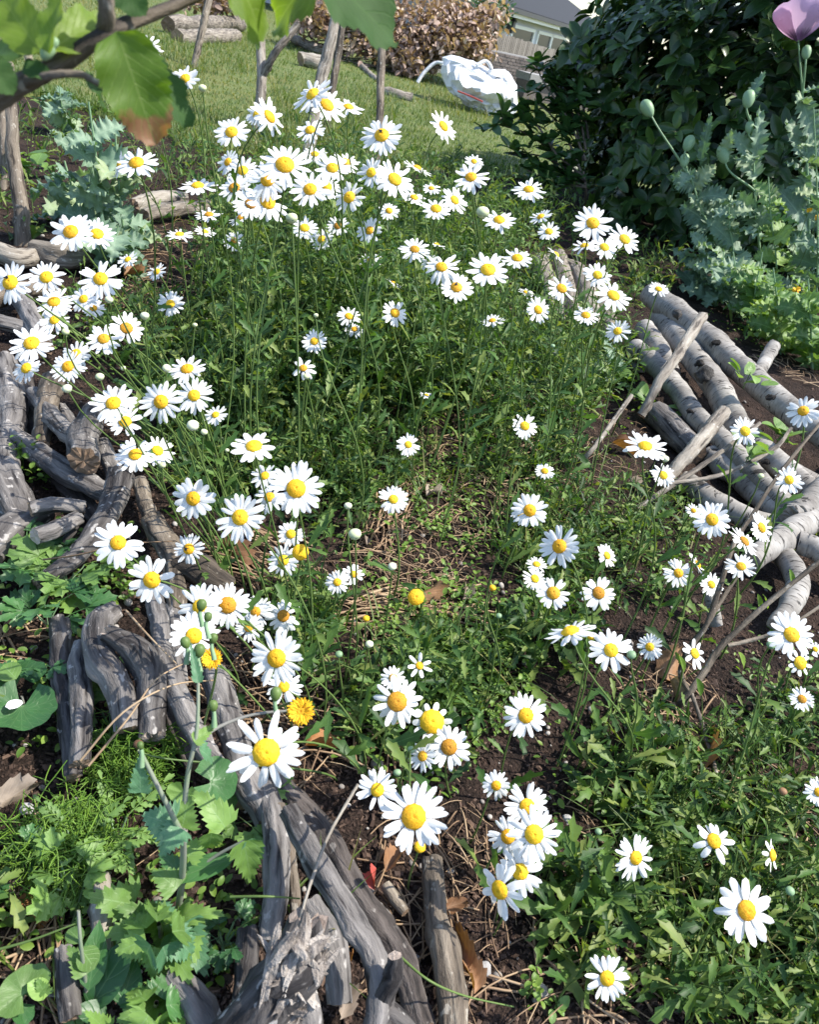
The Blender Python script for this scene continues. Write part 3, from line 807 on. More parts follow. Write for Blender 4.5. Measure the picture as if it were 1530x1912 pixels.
# big white woven bag lying on the lawn
M['bag'] = plain_mat('bag_woven', [rgb(.70, .71, .73), rgb(.80, .81, .82)], .55, 9, .6, .03, transl=.12)
bc = G(925, 222, .0); bag = thing('builders_bag', 'crumpled big white woven bag slumped on the lawn', 'bag', bc)
def bag_t():
    bd = dep_of(bc); px = bd / F
    ex, ey = MN[:, 0], UP
    nu, nv = 40, 22
    th = np.linspace(0, 2 * np.pi, nu, endpoint=False); ph = np.linspace(.02, np.pi - .02, nv)
    TH, PH = np.meshgrid(th, ph)
    d = np.stack([np.sin(PH) * np.cos(TH), np.sin(PH) * np.sin(TH), np.cos(PH)], -1)
    # outline in the picture plane, px: long sack falling from upper left to lower right, lumpy right end
    prim = np.array([(825, 105), (845, 100), (864, 108), (891, 117), (916, 132), (942, 129), (957, 138), (966, 158), (969, 190), (966, 212), (933, 223), (906, 212), (882, 202), (855, 182), (830, 160), (822, 122)], float)
    cen = np.array([900, 165.])
    an = np.arctan2(-(prim[:, 1] - cen[1]), prim[:, 0] - cen[0]); rr = np.linalg.norm(prim - cen, axis=1)
    o = np.argsort(an); an, rr = an[o], rr[o]
    A = np.arctan2(d[..., 2], d[..., 0])
    R = np.interp(A, np.r_[an[-1] - 2 * np.pi, an, an[0] + 2 * np.pi], np.r_[rr[-1], rr, rr[0]])
    flat = np.hypot(d[..., 0], d[..., 2])
    X = np.cos(A) * R * flat; Y = np.sin(A) * R * flat; Zd = d[..., 1]
    f = fbm(np.stack([X / 46, Y / 46, Zd * .8], -1).reshape(-1, 3), 5, 1.1).reshape(X.shape); g = fbm(np.stack([X / 70 + Y / 34, Y / 90, Zd * .3], -1).reshape(-1, 3), 8, 1.6).reshape(X.shape)
    rdg = 1.1 * np.minimum(np.abs(f), .7) + .8 * np.minimum(np.abs(g), .8)
    k = 1 - .04 * rdg * flat
    fwd = nrm([-bc[0], -bc[1], 0])
    c3 = D(900, 165, bd)
    X = X + rng.normal(0, .8, X.shape); Y = Y + rng.normal(0, .8, X.shape)
    V = c3 + (X * k)[..., None] * px * MN[:, 0] + (Y * k)[..., None] * px * MN[:, 1] + ((-Zd) * .26 * (.45 + .75 * rdg) + rng.normal(0, .012, X.shape))[..., None] * fwd * -1
    i = np.arange(nv - 1)[:, None] * nu; j = np.arange(nu)[None]; j2 = (j + 1) % nu
    return T(V.reshape(-1, 3), np.stack([i + j, i + nu + j, i + nu + j2, i + j2], -1).reshape(-1, 4)), c3, bd
bt, c3, bd = bag_t()
bt.V[:, 2] = np.maximum(bt.V[:, 2], .025)
link('sack', to_mesh('sack', bt, M['bag'], False, origin=np.array(bag.location)), bag, at(bag.location))
for pts in (((828, 118), (812, 118), (792, 136), (780, 154)), ((890, 122), (908, 114), (918, 128), (912, 136))):
    C = spline([D(x, y, bd - .18 + .02 * q) for q, (x, y) in enumerate(pts)], 14)
    link('strap', to_mesh('strap', xf(tube1(C, np.full(14, .022), 6)), M['bag'], origin=np.array(bag.location)), bag, at(bag.location))
C = spline([D(x, y, bd - .30) for x, y in ((855, 170), (880, 180), (902, 190))], 12)
link('printed_stripe', to_mesh('printed_stripe', tube1(C, np.full(12, .010), 5), M['red'], origin=np.array(bag.location)), bag, at(bag.location))

# heap of cut branches with dead brown leaves
hp = thing('brush_heap', 'big heap of cut branches with dead brown leaves at the far side of the lawn', 'brush heap', G(760, 120))
hb, ht = Batch(), []
def clump(bt_, cx, cy, rx_, ry_, n, dep, kind, size, dth):
    u = rng.normal(0, .45, (n, 3)); 
    P = np.array([D(cx + a * rx_, cy + b * ry_, dep + c * dth) for a, b, c in u])
    P[:, 2] = np.maximum(P[:, 2], .03)
    sz = size * rng.uniform(.6, 1.4, n)
    for k, t in enumerate(TL[kind]):
        q = np.arange(n) % len(TL[kind]) == k
        bt_.add(t, P[q], frames(rng.uniform(0, 6.28, q.sum()), rng.uniform(-1.2, 1.2, q.sum()), rng.uniform(-1, 1, q.sum())), np.stack([sz[q] * .55, sz[q], sz[q]], -1))
for (cx, cy, rx_, ry_, n) in ((840, 50, 75, 55, 2600), (770, 90, 70, 45, 1800), (880, 80, 40, 45, 900), (700, 75, 60, 35, 700), (600, 30, 55, 40, 1300), (765, 122, 30, 20, 420), (700, 20, 90, 40, 900), (920, 30, 30, 30, 300), (410, 5, 60, 22, 600)):
    clump(hb, cx, cy, rx_, ry_, n, 12.0, 'oval3', .095, .5)
lv = hb.build('dead_leaves', M['brush'], hp); lv['kind'] = 'stuff'
tw = np.array([[D(rng.uniform(560, 900), rng.uniform(30, 135), 12.0 + rng.uniform(-.3, .5)) for _ in range(3)] for _ in range(150)])
tw[:, 1] = (tw[:, 0] + tw[:, 2]) / 2 + rng.normal(0, .05, (150, 3)); tw[:, 2] = tw[:, 0] + (tw[:, 2] - tw[:, 0]) * .35; tw[:, :, 2] = np.maximum(tw[:, :, 2], .02)
link('twigs', to_mesh('twigs', tubes(tw, np.full((150, 3), .008), 4), M['bark_brown'], origin=np.array(hp.location)), hp, at(hp.location))['kind'] = 'stuff'
# green bush above the heap's right end, by the house
gbush = thing('green_bush', 'small green bush beside the house lantern, behind the brown brush heap', 'bush', G(930, 110))
b2 = Batch(); clump(b2, 918, 20, 30, 28, 900, 12.6, 'oval3', .085, .4)
f_ = b2.build('foliage', M['sprig'], gbush); f_['kind'] = 'stuff'
link('stem', to_mesh('stem', tube1(spline([np.array(gbush.location), D(925, 60, 12.6), D(918, 20, 12.6)], 8), np.linspace(.03, .01, 8), 6), M['bark_brown'], origin=np.array(gbush.location)), gbush, at(gbush.location))

# saplings and posts on the lawn
def rough_trunk(name, label, cat, base, pts, r, mat='bark_pale', stubs=(), depth=None, group=None):
    b = G(*base); d0 = dep_of(b)
    P = [b - UP * .05] + [D(x, y, d0 + dd) for x, y, dd in pts]
    R = np.array(r) * d0 / F
    st = [([D(x, y, d0 + dd) for x, y, dd in q], np.array(rr) * d0 / F) for q, rr in stubs]
    return log(name, label, cat, P, R, mat, group, 'cut', (0, 1), .08, 3, stubs=st, sides=12)
rough_trunk('sapling_trunk', 'forked sapling trunk with sawn limbs left of the tallest daisies', 'sapling', (478, 262), [(487, 180, 0), (486, 110, 0), (484, 40, .1), (484, -40, .2)], [10, 9, 8.5, 8, 7], stubs=[([(488, 150, 0), (515, 95, -.1), (558, 45, -.1)], [7, 6.5, 6])])
rough_trunk('sapling_trunk', 'thick leaning grey sapling trunk right behind the topmost daisies', 'sapling', (572, 300), [(592, 175, 0), (610, 110, 0), (628, 35, 0), (650, -60, .1)], [12, 11, 11, 9, 8], 'bark_pale')
rough_trunk('sapling_trunk', 'darker slim leaning trunk just right of the thick sapling', 'sapling', (608, 250), [(622, 160, 0), (637, 70, 0), (655, -30, 0)], [7, 6.5, 6, 5], 'bark_brown')
rough_trunk('sapling_trunk', 'upright slim bare trunk alone in the middle of the lawn', 'sapling', (705, 318), [(709, 210, 0), (712, 120, 0), (714, 50, 0), (716, -30, 0)], [6.5, 7, 7.5, 6.5, 6], 'bark_brown')
rough_trunk('wooden_stake', 'reddish brown split wooden stake leaning on the left of the lawn', 'stake', (358, 132), [(376, 60, 0), (398, -40, 0)], [5, 6.5, 7], 'bark_brown')
rough_trunk('sapling_trunk', 'knobbly pale sapling trunk at the far left edge rising from a stump', 'sapling', (42, 462), [(38, 380, 0), (25, 290, 0), (22, 220, 0), (15, 120, .05)], [16, 13, 12, 10, 9], 'bark_brown')
rough_trunk('sapling_trunk', 'dark slim trunk cut by the left edge of the photo', 'sapling', (4, 345), [(4, 260, 0), (-5, 140, 0)], [8, 8, 8], 'bark_brown')
# logs lying on the lawn
for pts, r, lab in ((((312, 46, .12), (380, 48, .12), (447, 44, .12)), 13, 'upper pale log of the stack at the back left of the lawn'),
                    (((330, 70, .06), (390, 72, .06), (440, 70, .06)), 13, 'lower pale log of the stack at the back left of the lawn'),
                    (((718, 172, .04), (745, 180, .04), (770, 186, .04)), [9, 10, 11], 'short pale log lying beside the slim bare trunk on the lawn'),
                    (((672, 120, .04), (692, 138, .04), (706, 152, .03)), 5, 'thin mossy stick leaning to the slim bare trunk on the lawn'),
                    (((545, 70, .1), (570, 82, .1), (605, 92, .1), (660, 92, .08)), 8, 'weathered log behind the leaning sapling trunks'),
                    (((560, 110, .1), (600, 118, .1)), 12, 'short log end between the sapling trunks and the brush heap'),
                    (((830, 85, .3), (842, 60, .5), (850, 45, .62)), 5, 'sawn grey branch sticking out of the brown brush heap')):
    P, R = gp(pts, r); log('lawn_log', lab, 'log', P, R, 'bark_pale', sides=12)

# ------------------------------------------------------------------ grey branch pile on the left
LG = 'grey branches piled along the left edge of the bed'
def glog(label, pts, r, mat='bark', ends=(1, 1), stubs=(), cut='cut', **k):
    k.setdefault('rough', .17); k.setdefault('jag', .25)
    P, R = gp(pts, r)
    st = [gp(q, rr) for q, rr in stubs]
    return log('grey_branch', label, 'branch', P, R, mat, LG, cut, ends, stubs=st, **k)
glog('thick upright-lying grey trunk at the left edge beside the bright green seedlings', [(2, 680, .05), (22, 745, .05), (14, 850, .05), (12, 920, .05), (48, 990, .03)], [26, 28, 25, 27, 22], knots=4)
glog('grey branch running from the left trunk under the sawn stub', [(20, 815, .06), (75, 850, .06), (140, 890, .07), (205, 925, .06)], [19, 20, 22, 18])
glog('grey forked stub with round sawn face pointing to the viewer', [(172, 765, .12), (160, 800, .12), (156, 858, .125)], [17, 27, 27], ends=(1, 1), knots=1, stubs=[([(150, 825, .11), (105, 790, .1), (62, 735, .07)], [19, 17, 14])])
glog('brownish short branch propped up between the left trunk and the sawn stub', [(100, 712, .1), (88, 770, .09), (76, 830, .07)], [19, 18, 15], 'bark_brown')
glog('dark grey branch behind the sawn stub', [(112, 765, .05), (135, 800, .05), (160, 840, .04)], [15, 15, 14])
glog('grey branch with frayed top below the flower pair, running to lower left', [(226, 885, .13), (205, 950, .1), (150, 1030, .07), (70, 1092, .05)], [24, 22, 18, 13], knots=3)
glog('short grey branch lying level with a pale sawn left end', [(58, 950, .1), (105, 944, .1), (155, 948, .09)], [14, 14, 13], stubs=[([(140, 948, .09), (135, 990, .06), (125, 1015, .04)], [11, 10, 8])])
glog('thick weathered wood at the left edge below the level branch', [(-20, 1035, .05), (30, 985, .06), (85, 955, .06)], [30, 26, 18])
glog('slim grey branch right of the sawn stub', [(192, 830, .06), (208, 870, .05), (222, 905, .05)], [14, 15, 13])
glog('grey branch at the left edge below the leftmost large daisies', [(30, 545, .06), (58, 595, .06), (82, 650, .05)], [16, 17, 16])
glog('grey branch reaching in from the left edge under the leftmost daisies', [(-12, 598, .05), (25, 606, .05), (60, 618, .04)], [13, 13, 12])
glog('pale weathered branch at the left edge above the leftmost daisies', [(-10, 470, .05), (30, 484, .05), (70, 478, .04)], [18, 20, 14], 'bark_pale')
glog('pale stump wood under the twin daisies at left', [(70, 470, .05), (120, 482, .05), (170, 478, .04)], [20, 24, 16], 'bark_pale')
glog('brown log under the leftmost pair of large daisies', [(-10, 560, .04), (40, 545, .04), (90, 540, .03)], [14, 15, 13], 'bark_brown')
glog('grey branch lying level behind the left daisies, below the poppy leaves', [(250, 384, .05), (290, 372, .05), (345, 372, .05)], [13, 14, 11], 'bark_pale')
glog('lower grey branch behind the left daisies, leading to the clump', [(270, 402, .04), (320, 392, .05), (390, 385, .05)], [12, 13, 11], 'bark_pale')
glog('swollen grey root end at the left edge below the bright seedlings', [(-8, 880, .05), (16, 930, .06), (46, 988, .04)], [34, 40, 26], knots=3)
glog('lower short branch with a pale sawn end beside the dark lobed leaves', [(66, 1000, .1), (105, 985, .1), (145, 968, .09)], [15, 15, 12], cut='cut_pale')
glog('dark filler branch added low under the forked stub', [(95, 880, .02), (150, 935, .02), (190, 985, .02)], [17, 18, 15], 'bark_dark')  # dark filler branches added low, their colour standing for shade in the gaps
glog('dark filler branch added low under the left trunk and the brownish prop', [(40, 700, .02), (60, 780, .02), (66, 850, .02)], [18, 18, 15], 'bark_dark')
glog('dark low filler branch added between the narrow-necked branch and the outermost upright one', [(130, 1200, .02), (134, 1300, .02), (140, 1440, .02)], [14, 15, 14], 'bark_dark')
glog('dark low filler branch added below the knuckled branch', [(300, 1260, .02), (325, 1350, .02), (360, 1430, .02)], [16, 16, 14], 'bark_dark')
# uprights of the lower row
glog('outermost upright grey branch of the lower left row, below the lobed green leaves', [(112, 1160, .06), (118, 1250, .06), (128, 1330, .05), (136, 1450, .04)], [17, 19, 19, 16])
glog('grey branch with a narrowed neck, second of the lower left row', [(150, 1205, .07), (147, 1240, .08), (150, 1310, .08), (150, 1425, .06)], [12, 18, 21, 18], knots=1)
glog('hooked grey branch bent like an elbow in the lower left row', [(212, 1142, .1), (184, 1168, .11), (186, 1225, .12), (220, 1275, .11), (238, 1360, .08)], [19, 25, 26, 26, 25], knots=2)
glog('grey stub with a split bare-wood top leaning on the hooked branch', [(205, 1186, .15), (250, 1212, .14), (282, 1255, .12), (285, 1310, .1), (284, 1370, .08)], [16, 24, 28, 25, 22], cut='cut_pale', jag=.5)
glog('long slim knuckled grey branch between the hooked one and the yellow flower', [(286, 1110, .12), (298, 1170, .12), (306, 1240, .11), (345, 1325, .1), (385, 1395, .09), (420, 1450, .07)], [15, 17, 19, 19, 20, 19], knots=4)
glog('brownish upright branch under the small daisy with a dark eye', [(285, 970, .07), (318, 1035, .07), (330, 1140, .05)], [20, 21, 16], 'bark_brown')
glog('thick brownish branch curving under the daisy clump at left', [(340, 1055, .07), (385, 1072, .07), (425, 1098, .05)], [25, 26, 22], 'bark_brown')
glog('thin dark branch beside the knuckled one', [(322, 1130, .05), (330, 1200, .05), (340, 1280, .04)], [12, 12, 11])
glog('grey branch starting under the round yellow flower, running down into the long logs', [(402, 1258, .1), (425, 1345, .09), (455, 1440, .07), (498, 1530, .05)], [25, 27, 27, 22], knots=2)
glog('small grey branch end under the lone yellow flower', [(262, 900, .05), (280, 960, .05), (290, 1010, .04)], [13, 13, 11], 'bark_brown')
# bottom long logs
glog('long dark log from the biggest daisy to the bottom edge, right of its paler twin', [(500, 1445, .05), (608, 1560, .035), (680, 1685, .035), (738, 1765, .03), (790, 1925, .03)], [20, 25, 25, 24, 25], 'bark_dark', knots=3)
glog('long pale grey log forking at the bottom edge', [(540, 1515, .13), (595, 1612, .14), (646, 1704, .14), (690, 1775, .13), (712, 1850, .12), (708, 1935, .1)], [18, 22, 23, 24, 25, 29], knots=2, cut='cut_pale', stubs=[([(716, 1860, .12), (735, 1820, .15), (738, 1785, .17)], [20, 17, 13]), ([(712, 1880, .11), (745, 1905, .1), (775, 1935, .08)], [22, 20, 18])])
glog('upright dark grey log left of the two long logs', [(494, 1470, .06), (513, 1570, .07), (512, 1670, .06), (500, 1760, .05)], [19, 23, 24, 22])
glog('thin stick squeezed between the upright dark log and the long pale log', [(520, 1505, .07), (540, 1600, .06), (556, 1720, .04)], [11, 11, 10], 'bark_brown')
glog('short dark curved log in the gap below the thin stick', [(585, 1690, .05), (622, 1765, .06), (634, 1870, .04)], [20, 24, 22])
glog('brown bark-covered branch standing alone in the soil right of the long logs', [(808, 1610, .03), (816, 1720, .035), (830, 1772, .04), (848, 1930, .04)], [20, 22, 27, 27], 'bark_brown', knots=3)
STUMP = glog('big knotted broken stump at the bottom edge with a torn pale top', [(568, 1748, .17), (552, 1800, .16), (505, 1850, .13), (440, 1935, .09)], [27, 46, 58, 50], knots=9, rough=.34, jag=.9, cut='cut_pale', sides=24, stubs=[([(560, 1850, .14), (572, 1900, .11), (575, 1950, .09)], [30, 30, 28])])
glog('grey log under the thistle leaves at the bottom edge', [(322, 1822, .06), (360, 1870, .06), (400, 1930, .05)], [24, 26, 26])
glog('pale upright branch among the thistle leaves at the bottom left', [(188, 1640, .05), (190, 1730, .05), (186, 1810, .04)], [17, 19, 17], 'bark_pale')
glog('dark upright branch end at the bottom left beside the dock leaf', [(118, 1775, .05), (126, 1830, .05), (132, 1900, .04)], [18, 19, 18])
glog('dark upright branch behind the thistle, left of the knotted stump', [(462, 1740, .05), (458, 1800, .05), (452, 1870, .03)], [20, 20, 18])

# ------------------------------------------------------------------ birch log pile on the right
BG = 'birch logs stacked at the right edge of the bed'
def blog(label, pts, r, mat='birch', ends=(1, 1), stubs=(), **k):
    P, R = gp(pts, [q * .87 for q in r] if not np.isscalar(r) else r * .87)
    blog.last = log('birch_log', label, 'log', P, R, mat, BG, 'cut_pale', ends, stubs=[gp(q, rr) for q, rr in stubs], rough=.05, knots=2, **k)
    BL.append(blog.last); return blog.last
BL = []
blog('topmost and whitest birch log of the stack, running out at the right edge', [(1216, 545, .17), (1282, 592, .17), (1350, 650, .17), (1394, 697, .16), (1452, 750, .15), (1720, 955, .11)], [26, 28, 28, 28, 28, 28], stubs=[([(1415, 700, .17), (1432, 668, .2), (1447, 645, .23)], [12, 12, 12])])
blog('birch log with a big black knot, second from the top of the stack', [(1236, 590, .1), (1302, 672, .11), (1336, 728, .11), (1365, 778, .1), (1425, 840, .09), (1700, 1060, .06)], [25, 27, 28, 28, 27, 27])
blog('short birch log end at the upper left of the stack', [(1206, 612, .1), (1225, 645, .09), (1255, 700, .05)], [21, 22, 20])
blog('curved birch log at the left of the stack passing under both crossing sticks', [(1186, 650, .07), (1228, 690, .08), (1268, 735, .08), (1302, 782, .08), (1352, 826, .07), (1405, 885, .06), (1480, 955, .05)], [20, 22, 22, 22, 22, 22, 22])
blog('birch log behind the small daisy at the right of the stack', [(1372, 810, .06), (1435, 862, .06), (1510, 905, .06), (1680, 990, .04)], [24, 25, 25, 25])
blog('low birch log at the foot of the stack with curled bark', [(1276, 898, .04), (1322, 930, .04), (1400, 968, .04), (1460, 985, .03)], [22, 25, 24, 22])
blog('half-hidden birch log under the curved one', [(1325, 845, .03), (1395, 905, .03), (1465, 965, .03)], [22, 23, 22])
blog('birch log at the right edge below the stack, lit by the sun', [(1478, 965, .09), (1515, 935, .1), (1660, 810, .1)], [26, 28, 28])
blog('thick birch branch rising to the right edge under the woody stem', [(1400, 1052, .06), (1450, 1018, .07), (1500, 985, .08), (1650, 890, .11)], [24, 27, 28, 27])
blog('bent grey birch branch curving down at the right edge', [(1452, 1025, .05), (1486, 1075, .06), (1482, 1125, .06), (1448, 1168, .04)], [24, 25, 24, 17])
blog('birch log end at the right edge above the bent branch', [(1492, 1012, .08), (1530, 1030, .08), (1660, 1110, .06)], [24, 25, 25])
blog('pale birch stub standing in the soil left of the woody stem', [(1322, 1100, .08), (1332, 1135, .05), (1338, 1168, .02)], [14, 14, 14])
M['knot'] = plain_mat('birch_knot_black', [rgb(.006, .005, .005), rgb(.016, .014, .013), rgb(.09, .085, .08)], .9, 60, 1.0, .01)
for q, (bi, x, y, z, w, h) in enumerate(((0, 1266, 588, .215, 20, 16), (0, 1338, 640, .215, 18, 10), (0, 1440, 742, .205, 20, 12), (1, 1318, 702, .155, 40, 26), (1, 1308, 680, .15, 22, 12), (3, 1240, 702, .115, 14, 9), (3, 1290, 768, .115, 14, 9), (4, 1432, 862, .095, 18, 10))):
    p = G(x, y, z - .006); k_ = dep_of(p) / F; ln_, _t, _c = log_t([p - MN[:, 0] * w * .4 * k_ - UP * .004, p + UP * .002, p + MN[:, 0] * w * .4 * k_ - UP * .004], [h * .25 * k_, h * .5 * k_, h * .25 * k_], 60 + q, 12, 1.0, 5, seg=10)
    link('knot', to_mesh('knot', merge_t([ln_] + _c), M['knot'], True, origin=np.array(wm(BL[bi]).translation)), BL[bi], at(wm(BL[bi]).translation))
GG = 'grey logs edging the back of the bed'
for i, (a, b, lab) in enumerate((((1008, 488), (1040, 600), 'leftmost of the grey logs behind the right-hand daisies'), ((1042, 480), (1072, 605), 'second grey log from the left behind the right-hand daisies'),
                                 ((1078, 505), (1108, 612), 'third grey log from the left behind the right-hand daisies'), ((1112, 550), (1146, 640), 'rightmost grey log behind the right-hand daisies'))):
    P, R = gp([(*a, .07), ((a[0] + b[0]) / 2 + 4, (a[1] + b[1]) / 2, .07), (*b, .06)], [15, 17, 16])
    log('edging_log', lab, 'log', P, R, 'bark_pale', GG, rough=.08)
P, R = gp([(985, 500, .04), (1040, 488, .05), (1100, 520, .05)], 13); log('edging_log', 'grey log lying across the back of the edging logs', 'log', P, R, 'bark_pale', GG)
def stick(label, pts, r, mat='bark_pale', ends=(1, 1), **k):
    P, R = gp(pts, r); return log('stick', label, 'stick', P, R, mat, None, 'cut', ends, sides=9, **k)
stick('grey stick laid across the top of the birch stack', [(1312, 592, .25), (1268, 660, .21), (1234, 708, .16), (1198, 775, .05)], [10, 10, 9, 8])
stick('lower grey-white stick leaning across the birch stack', [(1352, 768, .17), (1292, 837, .13), (1236, 912, .05)], [13, 13, 12])
stick('thin bare twig leaning in the soil left of the birch stack', [(1180, 738, .2), (1108, 837, .1), (1074, 872, .03)], [4, 4.5, 5])
stick('long thin pale twig running up to the daisy in front of the birch logs', [(1420, 790, .17), (1316, 866, .12), (1190, 950, .03)], [3.5, 4.5, 5])
stick('thin pale twig crossing low over the foot of the birch stack', [(1478, 800, .16), (1445, 838, .15), (1350, 885, .11), (1238, 905, .08)], [3, 4, 4, 4])
stick('short brown chunk of bark-stick in the soil under the large daisy', [(720, 1652, .02), (738, 1678, .02), (757, 1704, .02)], [11, 12, 9], 'bark_brown')
stick('charred black wood lying under the crossing sticks', [(1228, 770, .03), (1262, 805, .03), (1300, 850, .03)], [22, 24, 22], 'bark')
stick('pale dry stalk standing in the lower right leaves', [(1292, 1295, .04), (1318, 1370, .03), (1338, 1445, .02)], [3.5, 4, 4.5])
stick('brown straw stalk leaning over the bottom long logs', [(668, 1465, .21), (614, 1560, .2), (580, 1650, .19), (556, 1735, .18)], [3, 3.2, 3.2, 3])

# woody branching shrub stem at the right
sb = G(1255, 1336); ws = thing('woody_stem', 'bare brown branching woody stem rising from the soil to the right edge', 'shrub', sb)
def wpart(pts, r, first=False):
    P = [G(x, y, z) for x, y, z in pts]; R = np.array(r) * 1.15 / F
    sh, tc, cp = log_t(P, R, 400 + len(pts) + int(pts[0][0]), 9, .14, 3)
    link('stem', to_mesh('stem', sh, M['bark_brown'], True, tc=tc, origin=np.array(ws.location)), ws, at(ws.location))
wpart([(1255, 1336, -.01), (1289, 1293, .04), (1322, 1248, .08), (1352, 1203, .12), (1431, 1130, .2), (1545, 1038, .3)], [9, 9, 8.5, 7.5, 6, 5])
wpart([(1289, 1293, .04), (1272, 1258, .06), (1290, 1208, .11), (1323, 1160, .16), (1350, 1080, .22), (1374, 1011, .27), (1405, 962, .31), (1460, 880, .38), (1545, 775, .46)], [7, 7, 7, 6.5, 6, 5.5, 5, 4.5, 4])
wpart([(1326, 1158, .16), (1362, 1100, .2), (1402, 1040, .25)], [5, 4.5, 4])
wpart([(1360, 1205, .12), (1420, 1190, .14), (1480, 1165, .18), (1550, 1120, .22)], [5, 4.5, 4, 3.5])
for (x, y, w) in ((1388, 1232, 20), (1432, 1121, 14), (1480, 1078, 16), (1308, 1283, 18), (1276, 1240, 14), (1420, 1125, 14)):
    leaf_obj('leaf', ws, 'oval', 1, 'cress', G(x + 2, y + 16, .16), G(x, y - 14, .2), w * 1.1 / F)

# ------------------------------------------------------------------ dark evergreen shrub at the right
hc = G(1330, 540)                                        # foot of the shrub's face
hs = thing('evergreen_shrub', 'big dark glossy evergreen shrub filling the upper right corner', 'shrub', hc)
def shrub_points(n, c, rad_, jit):
    d = rng.normal(0, 1, (n, 3)); d /= np.linalg.norm(d, axis=1, keepdims=True)
    lump = 1 + .10 * np.sin(d[:, 0] * 6 + 1) * np.cos(d[:, 2] * 7) + .07 * np.sin(d[:, 1] * 11 + d[:, 2] * 9)
    q = lump * (1 - np.abs(rng.normal(0, jit, n)))
    s_ = (np.abs(d) ** 3.4).sum(1, keepdims=True) ** (-1 / 3.4)
    return c + d * s_ * rad_ * q[:, None], d
hd = dep_of(hc)
HC = np.array([2.50, 6.62, .92]); HRAD = np.array([1.98, 1.38, 1.25])
P, dd_ = shrub_points(3800, HC, HRAD, .10)
P2, d2 = shrub_points(1100, np.array([4.5, 6.6, .9]), np.array([1.3, 1.4, 1.15]), .14)
P3, d3 = shrub_points(1500, HC + np.array([.1, .15, -.05]), HRAD * .74, .1)
P = np.vstack([P, P2, P3]); dd_ = np.vstack([dd_, d2, d3])
ok = (P[:, 2] > .06); P, dd_ = P[ok], dd_[ok]
# leaves sit in whorls at the twig ends
LP, LR_, LS, LV, LN = [], [], [], [], []
for p, d in zip(P, dd_):
    ax = nrm(d * .8 + UP * .55 + rng.normal(0, .25, 3))
    u = nrm(np.cross(ax, rng.normal(0, 1, 3))); v = np.cross(ax, u)
    sz = rng.uniform(.10, .165); k = rng.integers(5, 8); new = rng.random() < .09
    for q in range(k):
        a = q * 2.4 + rng.uniform(-.3, .3); out = u * math.cos(a) + v * math.sin(a)
        lift = rng.uniform(.1, .9) if not new else rng.uniform(.9, 1.8)
        y = nrm(out + ax * lift); z = nrm(ax - out * lift * .6 + rng.normal(0, .15, 3))
        LP.append(p + out * .006 - ax * .012 * (q // 3)); LR_.append(frame_from(y, z)); L = sz * rng.uniform(.7, 1.1) * (.75 if new else 1)
        LS.append((L * rng.uniform(.42, .52), L, L)); LN.append(new)
LP, LR_, LS, LN = np.array(LP), np.array(LR_), np.array(LS), np.array(LN)
pix = np.array([PX(p) for p in LP]); dist = np.linalg.norm(LP - CAM, axis=1)
vis = (pix[:, 0] > 1030) & (pix[:, 0] < 1530) & (pix[:, 1] > -10) & (pix[:, 1] < 560)
order = np.argsort(np.where(vis, dist, 99)); near = np.zeros(len(LP), bool)
near[order[:288]] = True
for q in np.flatnonzero(near):
    W = Matrix.Identity(4); A = LR_[q] * LS[q][None]
    for r in range(3):
        for c in range(3): W[r][c] = A[r, c]
        W[r][3] = LP[q][r]
    link('leaf', lm('oval', int(q) % 3, 'hedge_new' if LN[q] else 'hedge'), hs, W)
for new, mat in ((False, 'hedge'), (True, 'hedge_new')):
    b_ = Batch()
    for k, t in enumerate(TL['oval3']):
        s = (~near) & (LN == new) & (np.arange(len(LP)) % 2 == k); b_.add(t, LP[s], LR_[s], LS[s])
    b_.build('foliage', M[mat], hs)['kind'] = 'stuff'
for k in range(9):
    a = rng.uniform(0, 6.28); e_ = HC + np.array([math.cos(a) * 1.1, math.sin(a) * .9, rng.uniform(-.1, .6)]) * 1.0
    C = spline([np.array([HC[0] + rng.uniform(-.3, .3), HC[1] + rng.uniform(-.3, .3), -.02]), (HC + e_) / 2 - UP * .25, e_], 12)
    link('branch', to_mesh('branch', tube1(C, np.linspace(.018, .006, 12), 7), M['bark_brown'], origin=np.array(hs.location)), hs, at(hs.location))

